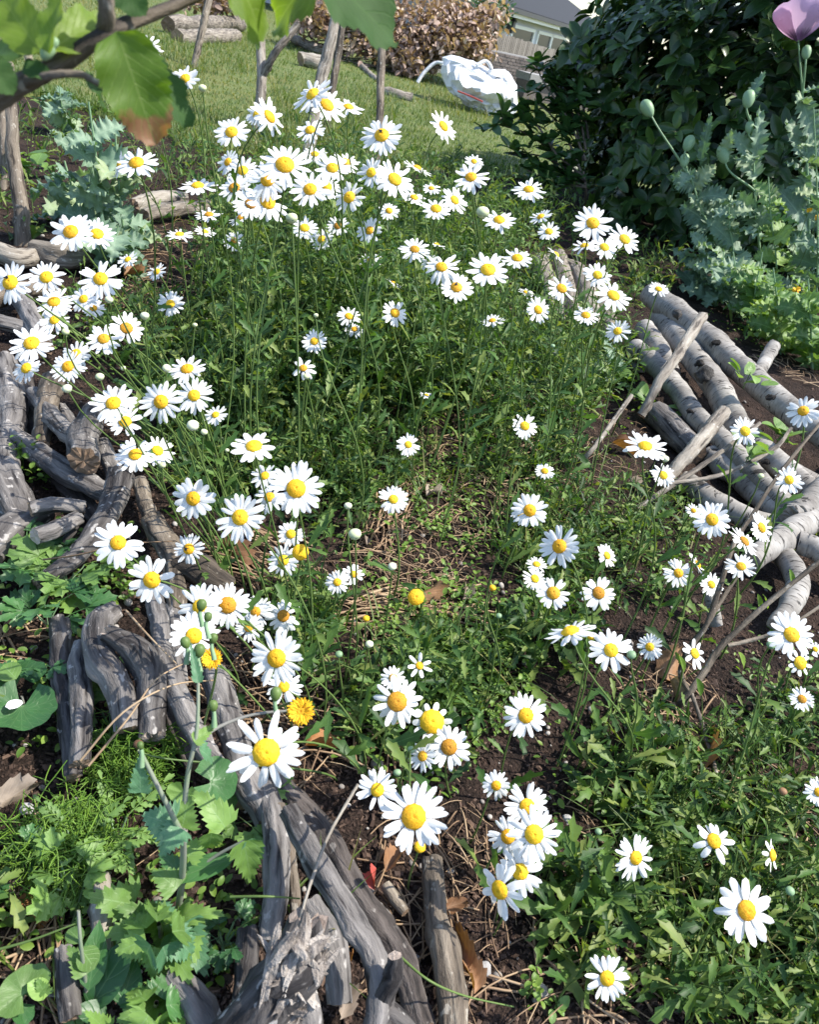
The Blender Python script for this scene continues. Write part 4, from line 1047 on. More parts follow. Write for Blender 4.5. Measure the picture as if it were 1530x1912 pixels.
# low leafy sprigs of a lighter shrub reaching over the lawn
sp = thing('leafy_shrub', 'leafy green sprigs reaching over the lawn at the left foot of the dark shrub', 'shrub', G(1090, 400))
def whorl(parent, p, n, L, wr, mat, kind='oval', axd=None, nm='leaf'):
    ax = nrm((axd if axd is not None else UP) + rng.normal(0, .3, 3)); u = nrm(np.cross(ax, rng.normal(0, 1, 3))); v = np.cross(ax, u)
    for q in range(n):
        a = q * 6.28 / n + rng.uniform(-.35, .35); out = u * math.cos(a) + v * math.sin(a)
        l_ = L * rng.uniform(.7, 1.1); y = nrm(out + ax * rng.uniform(.0, .8))
        leaf_obj(nm, parent, kind, q, mat, p, p + y * l_, l_ * wr, nrm(ax + rng.normal(0, .2, 3)))
sd_ = 5.1
spl = []
for pts in (((1090, 330), (1040, 290), (985, 250), (930, 232)), ((1095, 340), (1050, 310), (1005, 290), (950, 288)), ((1085, 320), (1060, 260), (1030, 215), (1005, 195)), ((1095, 350), (1060, 335), (1020, 330), (985, 318)), ((1090, 300), (1075, 230), (1060, 180), (1050, 140)), ((1040, 290), (1000, 230), (960, 205), (915, 245)), ((1095, 300), (1060, 220), (1020, 160), (1000, 120)), ((1095, 280), (1080, 210), (1050, 170), (1030, 150)), ((1100, 260), (1085, 170), (1070, 120)), ((1095, 350), (1050, 345), (1010, 350), (980, 345))):
    C = spline([D(x, y, sd_ + .02 * i) for i, (x, y) in enumerate(pts)], 12); spl.append(C)
    link('twig', to_mesh('twig', tube1(C, np.linspace(.009, .004, 12), 5), M['bark_brown'], origin=np.array(sp.location)), sp, at(sp.location))
    for k in range(2, 12): whorl(sp, C[k] + rng.normal(0, .03, 3), 5 if k < 11 else 6, .125, .42, 'sprig')
link('main_stem', to_mesh('main_stem', tube1(spline([np.array(sp.location) - UP * .02, D(1095, 360, sd_ + .05), D(1090, 320, sd_)], 8), np.linspace(.012, .007, 8), 6), M['bark_brown'], origin=np.array(sp.location)), sp, at(sp.location))

# ------------------------------------------------------------------ poppies
def poppy(label, base, pts, nleaf, Lr, mat, r=.008, dep=None, buds=(), leaves=(), cat='poppy plant', group=None, curve_top=True, seed=0):
    """stem from a ground pixel through pixels at a depth; leaves clasp the stem"""
    b = G(*base); d0 = dep or dep_of(b)
    root = thing('poppy_plant', label, cat, b, group)
    DD = lambda x, y, dd=0.: (lambda r: CAM + r * ((b[1] - .05 + dd) / r[1]))(ray(x, y))
    d0 = dep_of(DD(*pts[-1]))
    C = spline([b - UP * .01] + [DD(x, y) for x, y in pts], 22)
    o = np.array(root.location)
    link('stem', to_mesh('stem', tube1(C, np.linspace(r, r * .5, 22), 7), M['poppy_bud'], origin=o), root, at(o))
    for i in range(nleaf):
        t = .04 + .82 * (i + rng.uniform(0, .6)) / nleaf; p = C[int(t * 21)]
        a = i * 2.4 + seed; L = rng.uniform(*Lr) * (1 - .35 * t)
        y = nrm([math.cos(a), math.sin(a), rng.uniform(.1, .9)])
        leaf_obj('leaf', root, 'poppy', i, mat, p, p + y * L, L * rng.uniform(.55, .8), nrm(UP * .8 + nrm(CAM - p) * .35 + rng.normal(0, .25, 3)))
    for (bx_, by_), (tx, ty), w, k in leaves:
        dd2 = rng.uniform(-.08, .04)
        leaf_obj('leaf', root, 'poppy', k, mat, DD(bx_, by_), DD(tx, ty, dd2), w * d0 / F, nrm(UP * .5 + nrm(CAM - b) * .9 + rng.normal(0, .2, 3)))
    for (x, y, sx, ang, frm) in buds:
        bud(root, DD(x, y, -.01), sx * d0 / F, ang, C[int(frm * 21)] if frm >= 0 else None, 'poppy_bud')
    return root, C

def egg(n=12, m=9, pw=1.0):
    th = np.arange(n) * 2 * np.pi / n; V = []; 
    for k in range(m + 1):
        p = math.pi * k / m; r = math.sin(p) * (1 - .16 * math.cos(p) * pw)
        V += [(r * math.cos(t) * (1 + .04 * (j % 2)), r * math.sin(t) * (1 + .04 * (j % 2)), -math.cos(p)) for j, t in enumerate(th)]
    k = np.arange(m)[:, None] * n; j = np.arange(n)[None]; j2 = (j + 1) % n
    return T(V, np.stack([k + j, k + j2, k + n + j2, k + n + j], -1).reshape(-1, 4))
EGG = egg()
_em = {}
def egg_mesh(mat):
    if mat not in _em: _em[mat] = to_mesh('bud', EGG, M[mat])
    return _em[mat]
def bud(parent, p, wid, ang, frm, mat, name='bud', lenr=1.55):
    """egg-shaped bud of a width, tilted in the picture by ang degrees, on its stalk"""
    ax = nrm(math.sin(rad(ang)) * MN[:, 0] + math.cos(rad(ang)) * MN[:, 1])
    R = frame_from(np.cross(ax, MN[:, 2]), ax); S = np.array([wid / 2, wid / 2, wid / 2 * lenr])
    W = Matrix.Identity(4); A = R * S[None]
    for r in range(3):
        for c in range(3): W[r][c] = A[r, c]
        W[r][3] = p[r]
    link(name, egg_mesh(mat), parent, W)
    if frm is not None:
        e = p - ax * wid * lenr * .45
        C = bez(np.asarray(frm), frm + (e - frm) * .4, e - ax * np.linalg.norm(e - frm) * .3, e, 9)
        o = np.array(wm(parent).translation)
        link('flower_stalk', to_mesh('flower_stalk', tube1(C, np.linspace(.0032, .002, 9) * max(1., dep_of(p) / 1.8), 6), M['poppy_bud'], origin=o), parent, at(o))

PD = 3.9
poppy('leftmost poppy plant before the dark shrub, its pale bud on a long bent stalk', (1352, 540), ((1345, 470), (1310, 390), (1290, 330), (1275, 318)), 8, (.15, .24), 'poppy', dep=PD,
      buds=((1210, 203, 22, -28, .82), (1287, 268, 20, 25, .86), (1279, 300, 17, 10, .9)),
      leaves=(((1300, 345), (1255, 325), 52, 0), ((1298, 350), (1335, 300), 42, 1), ((1330, 425), (1278, 368), 66, 2), ((1330, 430), (1352, 345), 62, 0), ((1345, 470), (1290, 440), 60, 1), ((1345, 480), (1382, 405), 52, 3), ((1310, 300), (1330, 205), 24, 2), ((1345, 500), (1372, 455), 60, 0)))
poppy('poppy plant with nodding leafy buds in the middle before the dark shrub', (1430, 560), ((1420, 470), (1412, 380), (1408, 300), (1402, 215)), 8, (.15, .24), 'poppy', dep=PD,
      buds=((1399, 185, 22, 12, .97), (1401, 238, 16, 8, .9), (1352, 288, 24, -12, .6)),
      leaves=(((1412, 300), (1372, 240), 46, 0), ((1412, 300), (1432, 190), 40, 1), ((1400, 190), (1432, 120), 26, 2), ((1350, 300), (1368, 245), 34, 0), ((1415, 330), (1382, 268), 48, 3), ((1418, 420), (1380, 350), 54, 2), ((1420, 430), (1452, 350), 54, 1)))
pr, PC_ = poppy('tall poppy plant at the right edge carrying the mauve flower', (1512, 560), ((1512, 430), (1508, 300), (1500, 180), (1492, 80)), 9, (.15, .24), 'poppy', dep=PD,
      buds=((1507, 98, 17, 4, .8),),
      leaves=(((1500, 190), (1530, 275), 52, 0), ((1500, 290), (1478, 205), 46, 1), ((1508, 330), (1470, 400), 60, 2), ((1510, 350), (1545, 300), 60, 3), ((1512, 430), (1462, 340), 66, 0), ((1512, 300), (1548, 180), 50, 1)))
# the mauve flower: four broad petals in a bowl
fc = PC_[-1]
fax = nrm(MN[:, 1] + MN[:, 2] * .25)
def bowl_petal(a0, a1, seed, scale=1.0):
    r = np.random.default_rng(seed); n, m = 12, 10; V = []
    u = nrm(np.cross(fax, MN[:, 2])); v = np.cross(fax, u)
    for i in range(m + 1):
        t = i / m
        for j in range(n + 1):
            a = a0 + (a1 - a0) * j / n; w = (j / n - .5) * 2
            rr = 2.0 * scale * (.006 + .062 * math.sin(min(1.5, t * 1.75))) * (1 + .05 * math.sin(a * 6 + seed) * t); h = 2.0 * scale * (.005 + .080 * t ** 1.05) * (1 - .14 * t * w * w) + .006 * t * math.sin(a * 9 + seed)
            V.append(fc + u * rr * math.cos(a) + v * rr * math.sin(a) + fax * h)
    i = np.arange(m)[:, None] * (n + 1) + np.arange(n)[None]
    return T(V, np.stack([i, i + 1, i + n + 2, i + n + 1], -1).reshape(-1, 4), [(.1 + .8 * j / n, i / m) for i in range(m + 1) for j in range(n + 1)])
m_, n_, l_ = new_mat('poppy_petal_mauve_blotched')
uvn = n_.new('ShaderNodeUVMap'); spn = n_.new('ShaderNodeSeparateXYZ'); l_.new(uvn.outputs[0], spn.inputs[0])
mp_ = n_.new('ShaderNodeMapping'); mp_.inputs['Scale'].default_value = (26, 1.2, 1); l_.new(uvn.outputs[0], mp_.inputs[0])
nz_ = node(n_, 'ShaderNodeTexNoise', i_Scale=1.0, i_Detail=3.0); l_.new(mp_.outputs[0], nz_.inputs['Vector'])
rp_ = ramp(n_, [(.14, rgb(.10, .015, .12)), (.30, rgb(.66, .44, .63))]); l_.new(mathn(n_, l_, 'ADD', spn.outputs[1], mathn(n_, l_, 'MULTIPLY', mathn(n_, l_, 'SUBTRACT', nz_.outputs['Fac'], .5), .3)), rp_.inputs[0])
cc_ = mixc(n_, l_, mathn(n_, l_, 'MULTIPLY', nz_.outputs['Fac'], .5), rp_.outputs[0], rgb(.78, .62, .76))
cc_ = mixc(n_, l_, .6, rp_.outputs[0], cc_)
b_ = node(n_, 'ShaderNodeBsdfPrincipled', i_Roughness=.6); l_.new(cc_, b_.inputs['Base Color'])
t_ = n_.new('ShaderNodeBsdfTranslucent'); l_.new(cc_, t_.inputs[0]); x_ = n_.new('ShaderNodeMixShader'); x_.inputs[0].default_value = .4
l_.new(b_.outputs[0], x_.inputs[1]); l_.new(t_.outputs[0], x_.inputs[2]); o_ = n_.new('ShaderNodeOutputMaterial'); l_.new(x_.outputs[0], o_.inputs[0]); M['mauve'] = m_
flw = link('flower', to_mesh('flower', xf(EGG, None, (.006, .006, .009), fc + fax * .012), M['poppy_bud'], origin=np.array(pr.location)), pr, at(pr.location))
for q, (a0, a1) in enumerate(((-.3, 2.2), (1.3, 3.9), (2.9, 5.4), (4.5, 6.9))):
    link('petal', to_mesh('petal', bowl_petal(a0, a1, q, 1 - .06 * (q % 2)), M['mauve'], origin=np.array(pr.location)), flw, at(pr.location))

PG = 'leafy poppy plants before the dark shrub'
for i, (bs_, top, nl, mat, lab) in enumerate((((1390, 600), ((1380, 540), (1370, 470)), 15, 'poppy', 'leafy poppy plant with blue-green leaves under the leftmost bud stalk'),
                                      ((1460, 660), ((1455, 590), (1445, 500)), 14, 'poppy_sun', 'sunlit yellow-green poppy plant right of the birch stack'),
                                      ((1520, 690), ((1515, 600), (1510, 520)), 14, 'poppy_sun', 'sunlit poppy plant at the right edge above the birch logs'),
                                      ((1340, 570), ((1350, 520), (1352, 470)), 10, 'poppy', 'low poppy plant behind the top end of the birch stack'),
                                      ((1420, 620), ((1410, 560), (1425, 470)), 13, 'poppy_sun', 'poppy plant with crowded frilly leaves below the nodding buds'),
                                      ((1500, 560), ((1490, 480), (1470, 400)), 12, 'poppy', 'poppy plant under the mauve flower with drooping leaves'),
                                      ((1300, 545), ((1310, 500), (1320, 440)), 9, 'poppy', 'small poppy plant at the foot of the dark shrub, left of the others'), ((1525, 600), ((1528, 480), (1526, 330), (1520, 200)), 16, 'poppy', 'tall leafy poppy plant cut by the right edge under the mauve flower'),
                                      ((1455, 580), ((1450, 480), (1440, 400), (1436, 330)), 13, 'poppy_sun', 'upright leafy poppy plant between the nodding buds and the mauve flower'), ((1380, 560), ((1372, 480), (1362, 400), (1372, 350)), 12, 'poppy', 'leafy poppy plant between the bent bud stalk and the nodding buds'))):
    poppy(lab, bs_, top, nl + 4, (.14, .26), mat, r=.006, group=PG, seed=i)
for i, (x, y, d_, lab) in enumerate(((1420, 550, 14, 'small yellow flower among the poppy leaves above the birch logs'), (1488, 541, 15, 'small yellow flower near the right edge above the birch logs'), (1530, 405, 14, 'small orange-yellow flower cut by the right edge below the mauve poppy'), (1513, 392, 10, 'tiny yellow flower near the right edge below the mauve poppy'))):
    p = D(x, y, 4.0); r0 = thing('yellow_flower', lab, 'flower', (p[0], p[1], 0), 'small yellow flowers by the poppies')
    for q in range(8):
        a = q * .785; v = MN[:, 0] * math.cos(a) + nrm(MN[:, 1] + MN[:, 2]) * math.sin(a)
        leaf_obj('petal', r0, 'petal', q, 'disc', p + v * .002, p + v * d_ * .62 * 3.6 / F, .015, nrm(MN[:, 2] + UP))
    link('stalk', to_mesh('stalk', tube1(spline([np.array([p[0], p[1], -.01]), p * np.array([1, 1, .5]) + MN[:, 0] * .02, p - MN[:, 2] * .004], 12), np.full(12, .002), 5), M['stem'], origin=np.array(r0.location)), r0, at(r0.location))

# blue-green poppies at the upper left
for i, (bs_, top, nl, L_, lab) in enumerate((((185, 470), ((190, 400), (180, 300), (165, 190)), 17, (.16, .25), 'tall blue-green poppy plant left, behind the brown-tipped leaf'),
                                     ((140, 420), ((135, 360), (120, 300)), 13, (.15, .24), 'blue-green poppy plant at the outer left of the left patch'),
                                     ((235, 480), ((230, 430), (222, 350), (215, 250)), 15, (.16, .24), 'blue-green poppy plant behind the daisy under the brown-tipped leaf'),
                                     ((205, 500), ((210, 470), (220, 420)), 12, (.15, .22), 'low blue-green poppy plant above the twin daisies'),
                                     ((120, 250), ((115, 200), (110, 160)), 10, (.16, .24), 'blue-green poppy plant behind, under the foreground branch'),
                                     ((585, 420), ((600, 395), (600, 370)), 9, (.12, .18), 'blue-green leafy plant deep inside the tall daisy clump'),
                                     ((1120, 720), ((1130, 690), (1150, 650)), 9, (.09, .15), 'blue-green lobed plant just left of the birch stack'))):
    poppy(lab, bs_, top, nl, L_, 'poppy', r=.006, group='blue-green leafy plants', seed=i * 1.3)

# ------------------------------------------------------------------ tree branch hanging close in at the top left
bd0 = .42
br = thing('tree_branch', 'blurred tree branch with green leaves hanging close in at the top left corner', 'tree branch', D(60, 130, bd0))
bo = np.array(br.location)
def bpart(name, pts, r, mat='bark_brown', dz=0):
    C = spline([D(x, y, bd0 + z_) for x, y, z_ in pts], 20)
    sh, tc, cp = log_t(C, np.interp(np.linspace(0, 1, 6), np.linspace(0, 1, len(r)), r) * bd0 / F, 600 + int(pts[0][0]), 12, .10, 3)
    link(name, to_mesh(name, sh, M[mat], True, tc=tc, origin=bo), br, at(bo))
bpart('branch', [(-60, 215, 0), (0, 182, 0), (60, 148, 0), (130, 108, 0), (200, 62, .0), (280, 30, .02), (380, -15, .04), (460, -60, .06)], [21, 19, 16, 14, 12, 11, 10])
bpart('twig', [(195, 60, 0), (200, 20, -.01), (196, -40, -.02)], [16, 14, 12])
bpart('twig', [(30, 165, 0), (90, 142, -.01), (150, 140, -.01), (190, 160, -.01)], [8, 7, 6, 5])
bpart('twig', [(55, 115, .01), (38, 60, .02), (-10, 10, .03)], [7, 8, 8], 'bark_pale')
H = 'hazel'
for (kind, i, mat, b, t, w, dp, dd2, tilt) in (
    ('hazel', 0, 'hazel_tip', (218, 58), (292, 268), 135, .40, .02, (.25, 0, 1)),
    ('hazel', 1, 'hazel_shade', (236, 110), (378, 218), 105, .43, .02, (-.1, .5, .9)),
    ('hazel', 0, 'hazel', (88, 98), (112, -45), 62, .40, .0, (-.5, 0, 1)),
    ('hazel', 1, 'hazel', (95, 95), (215, 0), 82, .41, .02, (.5, .2, 1)),
    ('hazel', 0, 'hazel', (78, 100), (-12, -20), 88, .41, .0, (-.4, .3, 1)),
    ('hazel', 1, 'hazel_shade', (40, 105), (-40, 70), 85, .43, .01, (0, .5, 1)),
    ('hazel', 0, 'hazel_shade', (42, 125), (92, 138), 42, .41, 0, (0, .3, 1)),
    ('hazel', 1, 'hazel_shade', (150, 140), (215, 200), 62, .44, .02, (0, .6, 1)),
    ('hazel', 0, 'hazel_shade', (215, -30), (268, 22), 70, .42, 0, (0, .2, 1)),
    ('hazel', 1, 'hazel', (420, -60), (528, 58), 190, .43, .03, (.35, .4, 1)),
    ('hazel', 0, 'hazel_shade', (560, -80), (755, 62), 190, .42, .03, (-.25, .4, 1)),
    ('hazel', 1, 'hazel', (640, -80), (470, 20), 170, .45, .02, (.2, .3, 1)),
    ('hazel', 0, 'hazel_shade', (-30, 110), (20, 170), 70, .40, .0, (.3, .3, 1))):
    z = MN @ np.array(tilt, float)
    leaf_px('leaf', br, kind, i, mat, b, t, w, dp, dd2, nrm(z))
bpart('twig', [(420, -35, .05), (540, -75, .03), (660, -80, .01)], [7, 6, 5])
for (x, y, w_) in ((88, 96, 24), (100, 82, 16)):
    bud(br, D(x, y, .405), w_ * .4 / F, 30, None, 'poppy_bud', 'leaf_bud')

# ------------------------------------------------------------------ daisies: (x, y, width px, facing right, facing up, label[, options])
# options: r ray florets missing share, n count, c disc share, base ground pixel, sh tatty
DG = 'white daisies growing in the bed'
DAISIES = [
(272, 88, 58, .3, .2, 'daisy half hidden behind the brown-tipped foreground leaf'),
(345, 146, 54, 0, .25, 'lone daisy against the lawn, right of the brown-tipped leaf, with a bud beside it'),
(432, 246, 64, -.1, .3, 'single daisy left of the forked sapling trunk, above the flat tilted one'),
(480, 213, 46, -.3, .2, 'small daisy partly behind the narrow one before the forked sapling trunk'),
(504, 217, 72, .62, .15, 'narrow side-turned daisy in front of the forked sapling trunk'),
(254, 303, 74, .1, .42, 'large daisy in front of the blue-green leaves, straight below the brown leaf tip'),
(222, 308, 46, -.75, .2, 'edge-on daisy peeping out left of the large one on the blue-green leaves'),
(369, 346, 66, .05, .72, 'flat tilted daisy above the lying grey branches, left end of the tall clump'),
(425, 302, 46, -.2, .25, 'small daisy at the upper left of the tall clump, below the single high one'),
(453, 318, 56, .1, .25, 'daisy between the small one at the clump\'s left and the many-rayed one'),
(437, 350, 58, -.2, .3, 'shaded daisy at the tall clump\'s left with a stem shadow on its eye'),
(500, 335, 78, 0, .25, 'daisy straight under the large many-rayed daisy in the clump\'s left half'),
(532, 307, 92, 0, .3, 'largest many-rayed daisy in the left half of the tall clump'),
(468, 380, 64, .35, .2, 'daisy with browned eye overlapped on its right by a tall oval-eyed one'),
(500, 377, 76, .4, .2, 'daisy with a tall oval eye at the lower left of the tall clump'),
(390, 400, 48, 0, .75, 'pale half-shaded daisy seen flat at the left foot of the tall clump'),
(449, 406, 46, -.3, .5, 'daisy mostly hidden under the pair with browned and oval eyes'),
(335, 437, 48, 0, .72, 'low flat daisy over bare soil, left of the tall clump'),
(383, 432, 36, .2, .65, 'tiny pale daisy right of the low flat one over bare soil'),
(437, 450, 38, .05, .2, 'small shaded daisy hanging lowest at the left foot of the tall clump'),
(131, 432, 80, -.05, .3, 'large left one of the twin daisies before the blue-green leaves'),
(181, 436, 62, .35, .3, 'smaller right one of the twin daisies before the blue-green leaves'),
(238, 484, 40, 0, .7, 'flat small daisy right of the twin daisies'),
(583, 175, 78, -.4, .3, 'topmost daisy of the tall clump, left one of the top three'),
(611, 195, 72, .35, .2, 'middle daisy of the top three with an upright oval eye'),
(651, 199, 60, .25, .6, 'right one of the top three daisies, tilted flat'),
(579, 242, 52, -.3, .3, 'daisy crossed by a dark stem just under the top three'),
(588, 287, 46, .15, .5, 'small flat daisy between the one crossed by a stem and the many-rayed one'),
(713, 252, 76, .05, .2, 'big round daisy before the upright lawn trunk, a fly in its eye', {'fly': 1}),
(829, 235, 58, .6, .25, 'daisy standing alone against the lawn, turned sideways to the right'),
(621, 313, 62, .15, .25, 'daisy right of the many-rayed daisy, in the middle of the tall clump'),
(646, 302, 50, .3, .4, 'daisy half hidden behind the right of the clump\'s middle daisy'),
(693, 322, 54, -.3, .2, 'daisy left of the big one under the round daisy with the fly'),
(738, 334, 74, .3, .2, 'large daisy below the big round one with a fly in its eye'),
(579, 353, 72, .1, .2, 'large round-faced daisy in the centre of the tall clump'),
(611, 348, 50, .3, .3, 'daisy tucked behind the right side of the clump\'s central round-faced daisy'),
(652, 368, 58, -.25, .2, 'daisy turned slightly left, below and right of the clump\'s central daisy'),
(780, 313, 52, .3, .85, 'daisy seen edge-on from below, right of the large daisies of the clump'),
(806, 351, 34, .05, .65, 'small flat daisy against the far rim of the bed, right of the tall clump'),
(880, 330, 66, -.1, .5, 'large daisy before the dry rim of the lawn, a small one behind its top'),
(886, 301, 34, .1, .4, 'small daisy peeping over the large one before the dry rim of the lawn'),
(850, 373, 52, .6, .2, 'narrow side-turned daisy under the large one by the dry lawn rim'),
(815, 389, 54, .1, .35, 'daisy crossed by a thin stem, left of the narrow side-turned one'),
(774, 368, 42, .2, .6, 'flat daisy behind upright stems, right of the large clump daisy'),
(727, 393, 38, .15, .3, 'small daisy alone under the large clump daisy'),
(690, 430, 48, -.35, .2, 'daisy facing left of the thick green stems, below the small lone one'),
(569, 425, 48, .2, .4, 'daisy beside a half-opened white bud, under the clump\'s middle'),
(600, 446, 42, -.3, .3, 'lowest daisy under the clump\'s middle, right of the one with a white bud'),
(631, 421, 42, .1, .3, 'dull shaded daisy between two bright ones under the clump\'s middle'),
(775, 465, 56, .1, .4, 'shaded daisy behind crossing green stems right of the clump', ),
(692, 486, 40, 0, .5, 'small flat daisy below the left-facing one by the thick stems'),
(933, 410, 60, .1, .6, 'flat daisy with a white half-open bud at its left, right of the tall clump'),
(988, 353, 58, -.05, .55, 'daisy standing clear beneath the leafy green sprigs'),
(1026, 432, 40, -.1, .4, 'small round daisy between the flat ones and the dark shrub'),
(1010, 404, 40, -.5, .75, 'daisy seen from behind as a slanting white blade, above the small round one'),
(816, 456, 32, .2, .85, 'thin edge-on white daisy above the ragged long-rayed one'),
(825, 498, 66, .05, .45, 'daisy with long untidy rays in the middle right of the bed', {'sh': 1}),
(802, 490, 36, -.4, .3, 'little daisy behind the left of the untidy long-rayed one'),
(853, 536, 60, .1, .5, 'daisy with an insect-dark eye below the untidy long-rayed one', {'fly': 1}),
(912, 503, 76, -.05, .45, 'large flat-tilted daisy right of the untidy long-rayed one'),
(967, 481, 56, .05, .45, 'daisy just right of the large flat-tilted one'),
(1108, 416, 72, -.05, .2, 'big daisy at the top of the group before the dark shrub'),
(1168, 446, 60, .2, .3, 'right-hand daisy of the group before the dark shrub'),
(1130, 461, 52, .1, .3, 'lower middle daisy of the group before the dark shrub'),
(1092, 458, 44, -.1, .72, 'flattened daisy at the left of the group before the dark shrub'),
(1040, 475, 40, .7, .6, 'edge-on white daisy left of the group before the dark shrub'),
(18, 527, 78, -.05, .25, 'large daisy cut by the left edge with a dark fly in its eye', {'fly': 1}),
(86, 517, 64, 0, .2, 'daisy between the left-edge large one and the big round one'),
(187, 520, 80, 0, .2, 'big round daisy third from the left edge in the upper left row'),
(100, 563, 64, 0, .45, 'upper daisy of the pair under the upper left row'),
(101, 597, 56, 0, .4, 'lower daisy of the pair under the upper left row'),
(155, 558, 52, -.15, .3, 'daisy right of the pair, above a half hidden one'),
(174, 575, 40, .2, .4, 'half hidden daisy behind the one right of the pair'),
(292, 507, 36, -.2, .35, 'small daisy over dry straw above the many-rayed one'),
(318, 567, 48, .1, .3, 'small many-rayed daisy over dry straw left of the tall stems'),
(193, 632, 62, 0, .35, 'greyish shaded daisy with a brown eye and a bud over it'),
(236, 612, 60, .5, .25, 'narrow slanting daisy right of the greyish shaded one'),
(58, 640, 80, 0, .45, 'wide flat daisy near the left edge above the grey wood'),
(48, 687, 54, -.1, .2, 'lowest daisy near the left edge above the grey wood'),
(141, 661, 54, 0, .2, 'upper daisy of the overlapping pair right of the wide flat one'),
(126, 684, 62, 0, .35, 'lower daisy of the overlapping pair, a dark stem over its eye'),
(349, 688, 64, .05, .6, 'flat daisy above the big pair, with a bud at its left'),
(211, 752, 82, .05, .5, 'large flat daisy left of the big pair, a smaller one under it'),
(300, 750, 78, 0, .15, 'left daisy of the big pair facing straight out'),
(362, 738, 68, 0, .1, 'right daisy of the big pair facing straight out'),
(233, 787, 62, .2, .4, 'daisy tucked under the large flat one beside the big pair'),
(402, 774, 44, .2, .4, 'small tilted daisy right below the big pair'),
(252, 848, 72, 0, .35, 'front daisy of the two above the frayed grey branch'),
(294, 841, 58, .4, .4, 'rear daisy of the two above the frayed grey branch'),
(474, 832, 80, 0, .72, 'upturned cup-like daisy in mid left with broad rays', {'n': 14}),
(494, 888, 50, -.1, .4, 'small daisy above a drooping white one, left of the bright big one'),
(503, 928, 58, 0, .55, 'half-closed drooping daisy with a stem over its eye', {'sh': 1}),
(360, 931, 78, 0, .2, 'large open-rayed daisy right of the frayed grey branch', {'n': 16}),
(448, 966, 90, -.05, .2, 'big daisy left of the brightest big one in the middle left'),
(553, 912, 96, .05, .25, 'brightest big daisy right of the two small ones in the middle left'),
(587, 637, 46, .2, .15, 'small daisy alone in the dark leaves above the tattered one'),
(652, 590, 44, .1, .5, 'upper daisy of the overlapping small pair in the dark leaves'),
(662, 614, 38, .1, .55, 'lower daisy of the overlapping small pair in the dark leaves'),
(738, 584, 48, .2, .15, 'round small daisy right of the overlapping small pair'),
(566, 687, 46, 0, .4, 'tattered daisy with dull eye and few rays in the dark leaves', {'n': 9, 'sh': 1}),
(735, 527, 34, .6, .75, 'half-closed white daisy seen from the side above the round small one'),
(763, 830, 42, .1, .25, 'small daisy beside toothed silvery leaves in mid bed'),
(735, 932, 54, .1, .2, 'daisy alone above the bare straw patch in the bed\'s middle'),
(797, 737, 24, .2, .7, 'tiny pale daisy just opening in mid bed'),
(981, 795, 48, .1, .2, 'small daisy alone in the right-centre, left of the bare twig'),
(983, 545, 28, .2, .7, 'tiny half-open daisy beside a white bud, right middle'),
(1006, 578, 48, .15, .2, 'daisy right of the tiny half-open one and its bud'),
(920, 598, 42, -.3, .75, 'drooping daisy seen from the side in right middle'),
(1050, 538, 54, .2, .4, 'daisy in front of the grey edging logs, leftmost there'),
(1117, 513, 52, .05, .3, 'daisy above the wide flat one by the edging logs'),
(1147, 551, 66, .15, .5, 'wide flat daisy right of the edging logs'),
(1095, 588, 46, .05, .45, 'daisy lower in front of the edging logs'),
(1154, 618, 44, -.4, .3, 'narrow daisy at the right foot of the edging logs'),
(1231, 539, 38, .1, .55, 'small daisy on the top end of the whitest birch log'),
(1206, 832, 76, .05, .6, 'flat daisy with a bud beneath, left of the crossing sticks'),
(1240, 887, 46, .05, .25, 'small daisy hanging below the flat one by the crossing sticks'),
(1018, 879, 36, .05, .5, 'smallest daisy on the bare soil left of the birch stack'),
(1393, 805, 52, -.05, .15, 'round daisy right in front of the birch stack'),
(1501, 767, 58, -.35, .35, 'side-turned daisy near the right edge on the whitest birch log'),
(1475, 896, 50, 0, .15, 'daisy right of the brown woody stem, before the birch logs'),
(1296, 953, 28, 0, .4, 'tiny daisy left of the one at the foot of the birch stack'),
(1331, 970, 66, .1, .2, 'daisy at the foot of the birch stack, turned a little right'),
(220, 1013, 88, .15, .2, 'large daisy over the grey branches with a pale straw behind its rays'),
(352, 1025, 56, 0, .2, 'small many-rayed daisy with a black speck in its eye', {'n': 24, 'fly': 1}),
(283, 1083, 84, 0, .15, 'open daisy above the long knuckled grey branch', {'n': 17}),
(372, 1132, 84, -.3, .35, 'daisy with a green thistle bud before its eye'),
(425, 1130, 82, .15, .3, 'daisy whose browned eye is crossed by a stem, centre of the left cluster'),
(477, 1142, 58, 0, .2, 'shaded small daisy right of the browned one in the left cluster'),
(529, 1150, 62, 0, .3, 'bluish shaded daisy at the right of the left cluster', {'sh': 1}),
(362, 1187, 88, .25, .15, 'daisy with a thistle bud on its lower left, above the round yellow flower'),
(464, 1172, 50, -.1, .3, 'dim daisy hidden under the shaded small one of the left cluster'),
(516, 1229, 98, -.05, .15, 'large clean daisy above the shaggy yellow thistle flower'),
(530, 1282, 64, .1, .45, 'daisy behind a green bud just above the shaggy yellow thistle flower'),
(543, 997, 48, 0, .2, 'small daisy under the brightest big daisy'),
(529, 1046, 58, 0, .3, 'daisy beside the bare yellow disc under the brightest big daisy'),
(630, 1087, 44, .05, .3, 'left daisy of the small pair beside the straw patch'),
(661, 1072, 40, .4, .35, 'right daisy of the small pair beside the straw patch', {'n': 12}),
(990, 953, 64, 0, .15, 'bright daisy right of the bed\'s centre with one behind it'),
(973, 962, 36, -.4, .4, 'pale daisy peeping out behind the bright one right of centre'),
(1045, 1020, 76, -.55, .15, 'tall narrow daisy turned to the left, right of centre'),
(1135, 1037, 44, .55, .3, 'small daisy turned away to the right, right of the tall narrow one'),
(1000, 1080, 46, .3, .35, 'lower daisy of the small overlapping pair right of centre'),
